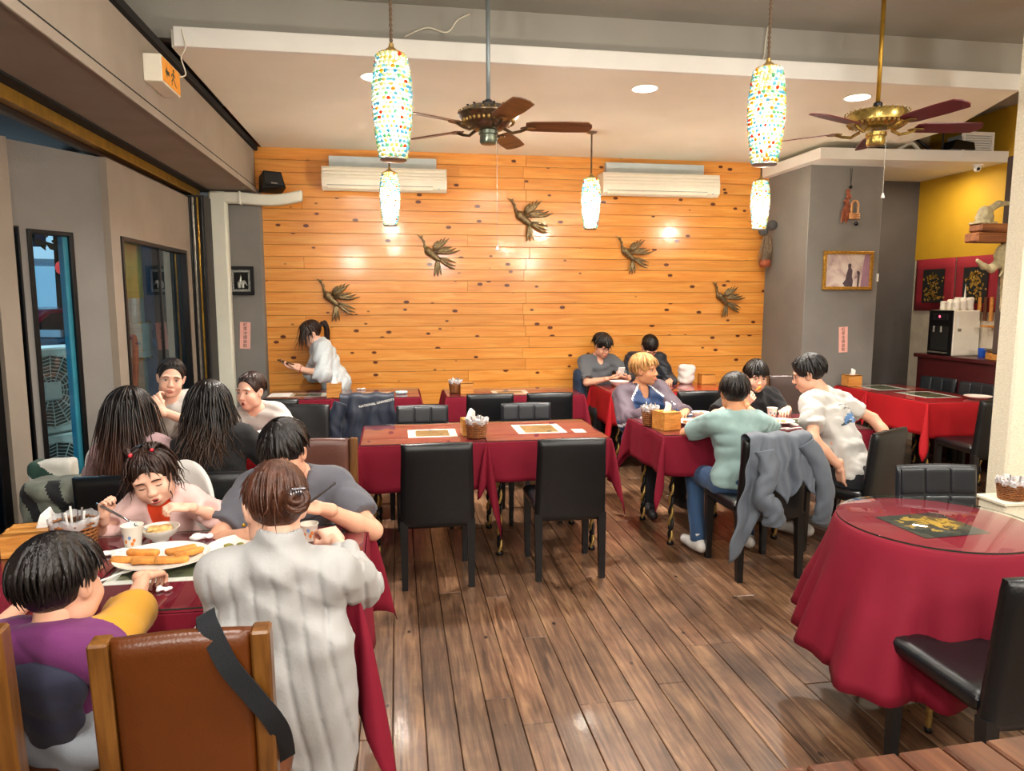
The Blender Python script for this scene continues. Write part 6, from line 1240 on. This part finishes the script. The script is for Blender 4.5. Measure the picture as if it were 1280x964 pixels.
# man in grey eating
root, T, J, MH, H, Rh, org = person('man in a grey tee with black fringe bending over his food with chopsticks', (-.43, 3.16, .52), 180, (-.450, 2.86, 1.040), 164, 24, 6, s=1.0, eyes='closed',
    arms=dict(L=dict(w=(-.285, 2.64, .875), d=(-1, -.05, .25), pn=(-.1, .3, -1), curl=[.5, .75, .95, 1.0], pole=(1, .35, -.8)), R=dict(w=(-.52, 2.62, .80), d=(.7, -.6, 0), pn=(0, 0, -1), curl=.4, pole=(-1, .3, -.6))),
    top=dict(mat=m_grey_c, sleeve=.72, neck='crew', g=.016, puff=.010), hair=('short_fringe', m_hblack), skin=m_skin, seed=9)
for k in (0, 1):
    q = MB(); q.tube([(-.455 + .01 * k, 2.60, .83 - .012 * k), (-.24, 2.66 + .01 * k, .965)], [.002, .004], 6); tag(q.build('chopstick', plain('black_chopstick', '#131315', .4)), 'black chopstick held by the man in grey, ' + ('upper' if k == 0 else 'lower') + ' of two', 'chopstick', 'chopsticks')
# woman in the quilted coat
m_quilt = plain('white_quilted_nylon', '#a6a6a5', .6, var=.04, scale=8, bump=.10, bscale=120, sheen=.15)
Pl0 = V3(-.368, 1.99, .50)
def quilt(F, X, Y, Z):
    u = (X - Pl0[0]) + .05 * np.sin((Z - .6) * 3.2) + .02 * np.sin(Y * 9); a = np.abs((u / .056) % 1.0 - .5) * .056; v = np.exp(-((.028 - a) / .0065) ** 2) * np.clip((.955 - Z) / .05, 0, 1)
    w_ = np.sin(Z * 60 + 3 * np.sin(X * 20) + 2 * np.sin(Y * 23 + Z * 9)); w2 = np.abs(np.sin(X * 16 + Z * 24 + 2.0 * np.sin(Z * 9 + X * 8))); return F + .0075 * v + .0010 * w_ + .0040 * w2
def coat(K, T, s, Tm):
    K.rc(T(-.13, -.03, .45), T(-.17, -.02, -.42), .105, .12, k=.06); K.rc(T(.12, -.03, .45), T(.14, -.02, -.42), .105, .115, k=.06); K.rc(T(0, -.06, .3), T(0, -.06, -.42), .09, .10, k=.06)
    K.el(T(0, -.045, .97), np.array([.085, .075, .05]), Tm, k=.03)
root, T, J, MH, H, Rh, org = person('woman in a white quilted coat with a hair bun, seen from behind', tuple(Pl0), 4, (-.350, 2.03, 1.062), 20, 20, 4, s=.96, female=True, sw=.150,
    arms=dict(R=dict(w=(-.22, 2.42, .82), d=(-.4, .8, .2), pn=(0, 0, -1), pole=(.75, 0, -1), curl=.6), L=dict(w=(-.47, 2.40, .81), d=(.3, 1, 0), pn=(0, 0, -1), pole=(-.3, 0, -1), curl=.5)),
    top=dict(mat=m_quilt, sleeve=1.75, neck='high', g=.020, puff=.014, hem=-.40, post=quilt, name='coat', extra=coat, vox=.0068), hair=('bun', m_hbrown), skin=m_skinf, seed=10, bottom=dict(mat=m_black_c))
q = MB()
for i in range(7): q.tube([MH @ Vector((.018 + .006 * i, -.150 + .0015 * (i - 3) ** 2, .035)), MH @ Vector((.016 + .0065 * i, -.152 + .001 * i, .018))], .0028, 5)
q.tube([MH @ Vector((.016 + .0065 * i, -.151, .035)) for i in range(7)], .0035, 6); q.build('hair_clip', plain('silver_clip', '#9b99a0', .25, .9), root, smooth=True)
q = MB(); q.sphere(tuple(MH @ Vector((-.084, .004, -.040))), .006, 8, 6); q.build('earring', m_gold, root, smooth=True)
# boy
def boycol(x, y, z, C, J):
    m = np.zeros(len(C), int); m[z < .42] = 2
    
    for sd, c in (('R', 3), ('L', 4)):
        S, E, Wr = J[sd]; d = E - S; t = ((C - S) @ d) / (d @ d); r = np.linalg.norm(C - S - np.clip(t, 0, 1)[:, None] * d, axis=1); m[(t > .18) & (r < .085)] = c; d2 = Wr - E; t2 = ((C - E) @ d2) / (d2 @ d2); r2 = np.linalg.norm(C - E - np.clip(t2, 0, 1)[:, None] * d2, axis=1); m[(t2 > -.1) & (r2 < .07)] = c
    m[z < -.12] = 5; return m
def hood(K, T, s, Tm): K.rc(T(-.085, -.035, .99), T(.085, -.035, .99), .046, k=.03); K.rc(T(-.07, -.05, 1.06), T(.07, -.05, 1.06), .028, k=.03)
root, T, J, MH, H, Rh, org = person('boy in a purple, navy and grey jacket reaching for the plate, seen from behind', (-.862, 1.92, .52), -10, (-.845, 1.87, .935), -22, 8, -6, s=.74, hs=.98, child=True, sw=.150,
    arms=dict(R=dict(w=(-.775, 2.325, .835), d=(.25, .9, -.2), pn=(0, .1, -1), curl=.7, pole=(1, -.1, -.5)), L=dict(w=(-1.05, 2.15, .80), d=(-.2, 1, 0), pn=(0, 0, -1), pole=(-1, 0, -.6))),
    top=dict(mat=[cl('purple_shell', '#65225c'), cl('navy_shell', '#23243a'), cl('light_grey_shell', '#98a0ab'), cl('mustard_sleeve', '#c08a1c'), cl('blue_sleeve', '#1766b0'), cl('cream_hem', '#d6cbbd')], matfn=boycol, sleeve=1.12, neck='crew', g=.020, puff=.012, hem=-.16, amp=.004, freq=40., extra=hood, name='jacket', vox=.0055), hair=('bowl', m_hblack), skin=m_skin, seed=11, bottom=dict(mat=m_black_c))
K = Sculpt(.03); Tb = np.stack([un(T(1, 0, .5) - T(0, 0, .5)), un(T(0, 1, .5) - T(0, 0, .5)), un(T(0, 0, 1) - T(0, 0, 0))], 1)
K.el(T(.03, -.110, .78), (.098, .036, .070), Tb); K.el(T(.025, -.118, .50), (.086, .028, .085), Tb); K.el(T(.015, -.118, .24), (.054, .022, .062), Tb); K.post = folds(.003, 42., 77); quad_obj('hood', [K.mesh(.006)], cl('navy_shell', '#23243a'), root, org)['label'] = 'navy hood hanging down the back'
# men at the back
root, T, J, MH, H, Rh, org = person('man in a grey shirt with glasses looking down at a white phone', (2.10, 7.32, .50), 184, (2.130, 7.24, 1.150), 200, 26, 0, s=.95, eyes='closed',
    arms=dict(R=dict(w=(2.13, 7.0, .83), d=(1, -.2, .1), pn=(.1, .3, 1), curl=.5, pole=(-1, .2, -.7)), L=dict(w=(2.33, 7.02, .83), d=(-.9, -.3, .2), pn=(0, .4, 1), curl=.55, pole=(1, .2, -.7))),
    top=dict(mat=cl('grey_striped_shirt', '#5b5e63'), sleeve=.85, neck='v', g=.020, puff=.012), hair=('messy', m_hblack), seed=12)
def glasses(root, MH, hs=1.):
    q = MB()
    for s_ in (-1, 1):
        q.tube([MH @ Vector((s_ * .032 + .020 * math.cos(t), .098 - .1 * abs(.020 * math.cos(t)) , .001 + .016 * math.sin(t))) for t in (i * math.pi / 8 for i in range(17))], .0014, 5); q.tube([MH @ Vector((s_ * .052, .094, .004)), MH @ Vector((s_ * .078, .06, .006)), MH @ Vector((s_ * .083, 0, .004))], .0014, 5)
    q.tube([MH @ Vector((-.012, .099, .004)), MH @ Vector((.012, .099, .004))], .0014, 5); q.build('glasses', m_black, root, smooth=True)
glasses(root, MH)
q = MB(); q.box(-.035, .035, -.005, .005, -.07, .07, .004, M=Matrix.Translation((2.245, 6.965, .895)) @ Matrix.Rotation(R(35), 4, 'X')); tag(q.build('phone', plain('white_phone', '#e6e6e4', .3)), 'white phone in the hands of the man in the grey shirt', 'phone')
person('person with black hair and dark jacket, head bowed, by the pine wall', (2.62, 7.32, .50), 180, (2.632, 7.20, 1.135), 180, 52, 0, s=.95, eyes='closed', arms=dict(R=dict(w=(2.50, 6.98, .80), d=(.5, -1, 0), pole=(-.5, .1, -1)), L=dict(w=(2.78, 6.98, .80), d=(-.5, -1, 0), pole=(.5, .1, -1))),
    top=dict(mat=cl('black_navy_jacket', '#141a24', .5), sleeve=1.9, g=.026, puff=.014), hair=('cap', m_hblack), seed=13)
# blond man
def track(x, y, z, C, J):
    m = np.zeros(len(C), int); a = np.abs(x); line = a - (.062 + .42 * (1.0 - z)); up_ = z > .60; m[up_ & (line > .009)] = 1; m[up_ & (np.abs(line) <= .009)] = 2
    for sd in 'RL':
        S, E, Wr = J[sd]; q = 1 if sd == 'R' else -1
        for A_, B_ in ((S, E), (E, Wr)):
            d = B_ - A_; t = ((C - A_) @ d) / (d @ d); v = C - A_ - np.clip(t, 0, 1)[:, None] * d; r = np.linalg.norm(v, axis=1); on = (r < .085) & (t > (.25 if A_ is S else -.05)) & (a > .13); o = v[:, 2] + .02; m[on] = 0; m[on & (o > .005)] = 1; m[on & (np.abs(o - .005) < .008)] = 2
    return m
person('blond man in a blue and mauve track top looking to the right', (1.97, 5.44, .50), 184, (1.933, 5.38, 1.085), 226, 2, 4, s=.97, gaze=.002, arms=dict(R=dict(w=(1.86, 5.02, .80), d=(.8, -.5, 0), pole=(-.55, .1, -1)), L=dict(w=(2.13, 5.02, .80), d=(-.5, -.7, 0), pole=(.55, .1, -1))),
    top=dict(mat=[cl('royal_blue_jersey', '#16345f', .55), cl('mauve_sleeve', '#4d3d49', .6), cl('white_piping', '#dedede')], matfn=track, sleeve=1.9, neck='v', g=.024, puff=.014, amp=.005, name='track_top', freq=52.), hair=('curtain', m_hblond), skin=m_skin2, seed=14)
# man in black eating
root, T, J, MH, H, Rh, org = person('man in a black shirt eating orange food, facing us', (2.86, 5.36, .50), 176, (2.842, 5.30, 1.025), 172, 14, 0, s=.95, mouth=.4, arms=dict(R=dict(w=(2.63, 5.10, .83), d=(.6, -.2, .6), pn=(.3, .6, .2), curl=.7, pole=(-1, .1, -.6)), L=dict(w=(2.96, 5.02, .80), d=(-.6, -.7, 0), pole=(.5, .1, -1))),
    top=dict(mat=m_black_c, sleeve=.9, g=.018, puff=.012), hair=('short_fringe', m_hblack), skin=m_skinf, seed=15)
K = Sculpt(.008); K.el((2.80, 5.175, .945), (.018, .012, .012)); K.el((2.815, 5.185, .955), (.012, .010, .012)); K.rc((2.775, 5.165, .93), (2.80, 5.175, .945), .008, .012); tag(quad_obj('food_piece', [K.mesh(.004)], plain('orange_noodle', '#d0701c', .5)), 'orange bite of food at the mouth of the man in black', 'food')
# man in pale teal, back to us
person('man in a pale teal tee seen from behind, elbows on the table', (2.08, 4.06, .50), 0, (2.105, 4.20, 1.052), -14, 6, 0, s=.97, arms=dict(R=dict(w=(2.36, 4.50, .90), d=(-.3, .2, .7), pn=(-.5, .6, .2), curl=.8, pole=(1, .2, -.6)), L=dict(w=(2.06, 4.52, .80), d=(1, .2, 0), pn=(0, 0, -1), curl=.5, pole=(-1, .2, -.5))),
    top=dict(mat=cl('pale_teal_cotton', '#8aa5a2'), sleeve=.72, g=.013, puff=.012, hem=-.06, amp=.0065), hair=('short', m_hblack), skin=m_skin2, seed=16, bottom=dict(mat=m_jean), shoe=plain('white_sneaker', '#cfcdc8', .6), feet=dict(L=((1.95, 4.42, .50), (1.90, 4.22, .09)), R=((2.22, 4.42, .5), (2.26, 4.25, .09))))
# man in white leaning
root, T, J, MH, H, Rh, org = person('man in a white printed tee and glasses leaning forward over the table', (2.90, 4.03, .50), 32, (2.695, 4.34, 1.148), 58, 20, 0, s=1.0, sw=.18, arms=dict(L=dict(w=(2.72, 3.98, .60), d=(.1, -.1, -1), pn=(1, 0, 0), curl=.5, pole=(-1, -.6, 0)), R=dict(w=(3.26, 4.16, .66), d=(-.05, -.1, -1), pn=(-1, 0, 0), curl=.5, pole=(1, .4, 0))),
    top=dict(mat=m_wtee, sleeve=.66, g=.014, puff=.012, hem=-.03, amp=.008, freq=46.), hair=('short', m_hblack), skin=m_skin, seed=17, bottom=dict(mat=cl('black_jeans', '#15171c')), shoe=plain('white_sneaker', '#cfcdc8', .6), feet=dict(L=((2.62, 4.32, .5), (2.74, 4.40, .09)), R=((3.02, 4.40, .5), (3.0, 4.5, .09))))
glasses(root, MH); sh = kid(root, 'shirt'); c = Vector(T(.03, -.2, .62)) - Vector(org); tdir = Vector(T(0, 1, .6) - T(0, 0, .6)); uu = Vector(T(1, 0, .6) - T(0, 0, .6)); vv = Vector(T(0, 0, 1) - T(0, 0, 0))
decal('shirt_print', root, sh, c, uu, vv, .21, .13, plain('blue_print', '#5a7fae', .8, var=.6, scale=26), 20, lambda x, y: (x * x / .2 + (y - x * .3) ** 2 / .09 < .9) and math.sin(x * 23 + y * 31) + math.sin(y * 17 - x * 9) > -.9)
decal('shirt_print', root, sh, c - uu.normalized() * .075 - vv.normalized() * .03, uu, vv, .10, .05, plain('dark_print', '#39434c', .8, var=.4, scale=26), 14, lambda x, y: abs(y - x * .3) < .2 * (1 - abs(x)))
tx = MB()
for r_ in range(2):
    for i in range(13 - r_ * 3):
        x = -.085 + i * .0125 + r_ * .02; y = .085 - r_ * .028 + .016 * math.sin(i * .8) * .2; tx.add([(x + dx, y + dy, 0) for dx, dy in ((0, 0), (.003, 0), (.006, .014 * (.5 + .5 * ((i * 7) % 3) / 2)), (.003, .014))], [(0, 1, 2, 3)]); tx.add([(x + dx, y + dy, 0) for dx, dy in ((.003, .003), (.009, .0), (.010, .003), (.003, .006))], [(0, 1, 2, 3)])
o = tx.build('lettering', plain('dark_ink', '#2f3230', .8), root, fix=False); nrm = uu.normalized().cross(vv.normalized()); un_, vn_ = uu.normalized(), vv.normalized()
on_surface(o.data, sh, Matrix(((un_.x, vn_.x, nrm.x, c.x), (un_.y, vn_.y, nrm.y, c.y), (un_.z, vn_.z, nrm.z, c.z), (0, 0, 0, 1))), -nrm)
# ================================================================== JACKETS AND BAGS
def draped(name, label, cat, K, vox, mat, post=None, matfn=None):
    K.post = post; o = quad_obj(name, [K.mesh(vox)], mat, matfn=matfn); return tag(o, label, cat)
def crease(u, v, rg, n=7, f=7.):
    """sharp-ridged cloth relief"""
    return sum(a * abs(math.sin(f * (u * c + v * d) + p + .8 * math.sin(3 * u + 5 * v + p))) for a, c, d, p in rg[:n])
def drape(name, label, x0, x1, yc, yb, zt, drop, back, slant, mat, seed, amp=.020, nu=64, nv=44):
    """sheet hung over a chair back: behind, over the top, down the near side; drop(u) = length on the near side"""
    rr = random.Random(seed); rg = [(rr.uniform(.3, 1) * amp, rr.uniform(.7, 2.6), rr.uniform(-.5, .6), rr.uniform(0, 6)) for _ in range(7)]; t = thing(name, label, 'jacket')
    def f(u, v):
        D = drop(u); Lt = back + abs(yc - yb) + D; l = v * Lt
        if l < back: y, z = yb, zt - back + l
        elif l < back + abs(yc - yb): k = (l - back) / abs(yc - yb); y = yb + (yc - yb) * k; z = zt + .018 * math.sin(math.pi * k)
        else: y, z = yc, zt - (l - back - abs(yc - yb))
        h = max(0, (zt - z)) * (1 if l > back else .4); k = min(1, h / .12); q = crease(u, h, rg)
        x = x0 + (x1 - x0) * u + slant(u, h) + .010 * math.sin(h * 30 + u * 9) * k
        return (x, y - (q - amp * 1.1) * (.25 + .75 * k) - .05 * k * h, z + .006 * math.sin(u * 17 + seed))
    o = MB().grid(f, nu, nv).build('body_panel', mat, t, smooth=75); sd = o.modifiers.new('s', 'SOLIDIFY'); sd.thickness = .005; return t, o
def sleeve(t, pts, r, mat, seed, flat=.7, amp=.14):
    """empty crumpled sleeve"""
    rr = random.Random(seed); P = bez(pts, 10); n = len(P); q = MB(); m = 18; vs = []; fs = []; a0 = [rr.uniform(0, 6) for _ in range(6)]
    for i, p in enumerate(P):
        u = i / (n - 1); R_ = r[0] + (r[1] - r[0]) * u; d = (P[min(i + 1, n - 1)] - P[max(i - 1, 0)]).normalized(); a = d.cross(Vector((0, 1, 0))).normalized(); b = d.cross(a)
        for k in range(m):
            th = 2 * math.pi * k / m; w_ = 1 + amp * (abs(math.sin(u * 17 + 2 * math.sin(th + a0[0]) + a0[1])) + .8 * abs(math.sin(u * 9 + th * 2 + a0[2])) - .8); vs.append(p + (a * math.cos(th) + b * math.sin(th) * flat) * R_ * w_)
    for i in range(n - 1):
        for k in range(m): fs.append((i * m + k, i * m + (k + 1) % m, (i + 1) * m + (k + 1) % m, (i + 1) * m + k))
    o = q.add(vs, fs).build('sleeve', mat, t, smooth=75); sd = o.modifiers.new('s', 'SOLIDIFY'); sd.thickness = .004; return o
m_gj = cl('grey_blue_nylon', '#575f69', .6)
t, o = drape('jacket', 'grey jacket draped over the chair behind the man in teal', 1.945, 2.325, 3.672, 3.79, .872, lambda u: .33 + .36 * max(0, 1 - u / .34) ** .8 - .10 * max(0, (u - .55)) + .05 * math.sin(u * 14), .22, lambda u, h: -.22 * h * max(0, 1 - u / .5) , m_gj, 5)
sleeve(t, [(2.02, 3.64, .80), (2.03, 3.60, .68), (1.99, 3.585, .56), (2.05, 3.575, .47), (2.06, 3.58, .39)], (.050, .058), m_gj, 3, amp=.22)
sleeve(t, [(2.27, 3.65, .84), (2.345, 3.625, .72), (2.385, 3.61, .56), (2.378, 3.61, .44), (2.37, 3.615, .375)], (.052, .050), m_gj, 4, amp=.12)
MB().tube([(2.03, 3.63, .385), (2.09, 3.63, .385)], .006, 6).build('cuff_tab', m_gj, t)
m_nj = cl('navy_nylon', '#101b2e', .5)
t, nj = drape('jacket', 'navy jacket with white lettering draped over a chair', -.452, -.035, 5.585, 5.70, .897, lambda u: .40 - .05 * u, .30, lambda u, h: -.10 * h * (1 - u) + .04 * h * u, m_nj, 9, amp=.010)
sleeve(t, [(-.44, 5.57, .85), (-.485, 5.55, .72), (-.50, 5.54, .58), (-.485, 5.54, .42)], (.052, .056), m_nj, 6)
for tx_, dz, dx, sz in (('NATIONAL UNIVERSITY', .840, -.17, .026),):
    me = text_mesh(tx_, sz, 0.); me.materials.clear(); me.materials.append(m_paper); o = link('lettering', me, t); on_surface(me, nj, Matrix.Translation((dx, 5.5, dz)) @ Matrix.Rotation(R(90), 4, 'X') @ Matrix.Rotation(R(11), 4, 'Z'), (0, 1, 0), .008)
# blue bag on a chair beside the man with the phone
K = Sculpt(.03); K.bx((1.88, 7.22, .72), (.07, .06, .19), rr=.05); K.rc((1.86, 7.17, .85), (1.88, 7.15, .55), .02, .02); draped('shoulder_bag', 'dark blue bag hanging beside the man with the phone', 'bag', K, .010, cl('dark_blue_canvas', '#1c2d44'), folds(.004, 40., 23))
t = thing('stool', 'small wooden stool under the blue bag', 'stool', (1.87, 7.22, 0)); MB().box(-.15, .15, -.12, .12, .42, .46, .006).build('seat', m_bamboo, t)
for x in (-.12, .12):
    for y in (-.09, .09): MB().box(x - .016, x + .016, y - .016, y + .016, 0, .42, .003).build('leg', m_bamboo, t)
# white bag by the pillar
K = Sculpt(.03); K.bx((2.965, 7.0, .86), (.085, .06, .10), rr=.05); K.rc((2.90, 6.97, .94), (3.02, 6.97, .94), .03, .03); K.el((2.965, 6.95, .83), (.06, .03, .06)); draped('white_bag', 'crumpled white bag on the table beside the bowed person', 'bag', K, .008, cl('white_canvas', '#d5d2cc'), folds(.005, 44., 24))
# bags on the window seat behind the women
t = thing('window_bench', 'low dark bench under the window holding the bags', 'bench', (-1.83, 4.12, 0)); MB().box(-.20, .20, -.42, .42, .36, .42, .008).build('seat', plain('dark_bench', '#2a2422', .6), t); MB().box(-.18, .18, -.38, .38, 0, .36, .004).build('base', plain('dark_bench2', '#1d1a19', .7), t)
K = Sculpt(.03); K.bx((-1.80, 3.98, .57), (.13, .11, .14), rr=.05); K.rc((-1.80, 3.88, .66), (-1.72, 3.87, .42), .025, .02); K.rc((-1.86, 3.88, .68), (-1.70, 3.86, .62), .03, .03); K.el((-1.78, 3.88, .52), (.09, .04, .08))
draped('backpack', 'grey and black backpack piled on the window bench', 'bag', K, .009, [cl('camo_grey_canvas', '#6f7468', var=.35), cl('black_nylon_strap', '#121315')], folds(.005, 36., 25), matfn=lambda C: ((np.sin(C[:, 0] * 40 + C[:, 2] * 22) > .35) & (C[:, 1] < 3.93)).astype(int))
b = thing('tote_bag', 'white and green tote bag behind the backpack', 'bag', (-1.90, 4.22, .421)); K = Sculpt(.02); K.bx((0, 0, .17), (.11, .07, .17), rr=.03); K.post = folds(.004, 40., 26); quad_obj('bag_body', [K.mesh(.009)], [cl('white_tote', '#d8d6cc'), cl('dark_green_tote', '#27463c')], b, matfn=lambda C: (np.abs(C[:, 0] * .8 + C[:, 2] - .24) < .05).astype(int))
b2 = thing('straw_bag', 'straw bag with white handles on the window bench', 'bag', (-1.66, 4.28, .421)); K = Sculpt(.02); K.bx((0, 0, .13), (.12, .08, .13), rr=.03); K.post = folds(.003, 90., 27); quad_obj('bag_body', [K.mesh(.009)], plain('straw_weave', '#c9a45c', .8, var=.35, scale=60, bump=.5, bscale=200), b2)
for y in (-.05, .05): MB().tube(bez([(-.08, y, .24), (-.06, y, .36), (0, y, .41), (.06, y, .36), (.08, y, .24)], 6), .011, 8).build('handle', m_white2, b2, smooth=True)
# white high chair of the toddler
t = thing('high_chair', 'white plastic high chair behind the toddler girl', 'high chair', (-.93, 3.04, 0), R(180)); m_hc = plain('white_plastic', '#dedcd6', .35, var=.03)
def hc(u, v): a = R(-78 + 156 * u); h = .62 + (.27 * math.cos(a * .75) ** 1.5) * v + .06 * v; return (.165 * math.sin(a) * (1 - .1 * v), -.02 - .145 * math.cos(a) - .03 * v, h)
o = MB().grid(hc, 24, 8).build('shell_back', m_hc, t, smooth=True); sd = o.modifiers.new('s', 'SOLIDIFY'); sd.thickness = .018; MB().box(-.16, .16, -.16, .14, .53, .56, .012).build('seat', m_hc, t)
for x in (-.16, .16):
    for y in (-.16, .14): q = MB(); taper(q, x * .9, y * .9, 0, .53, .014, .018, x * .3, y * .3); q.build('leg', m_hc, t)
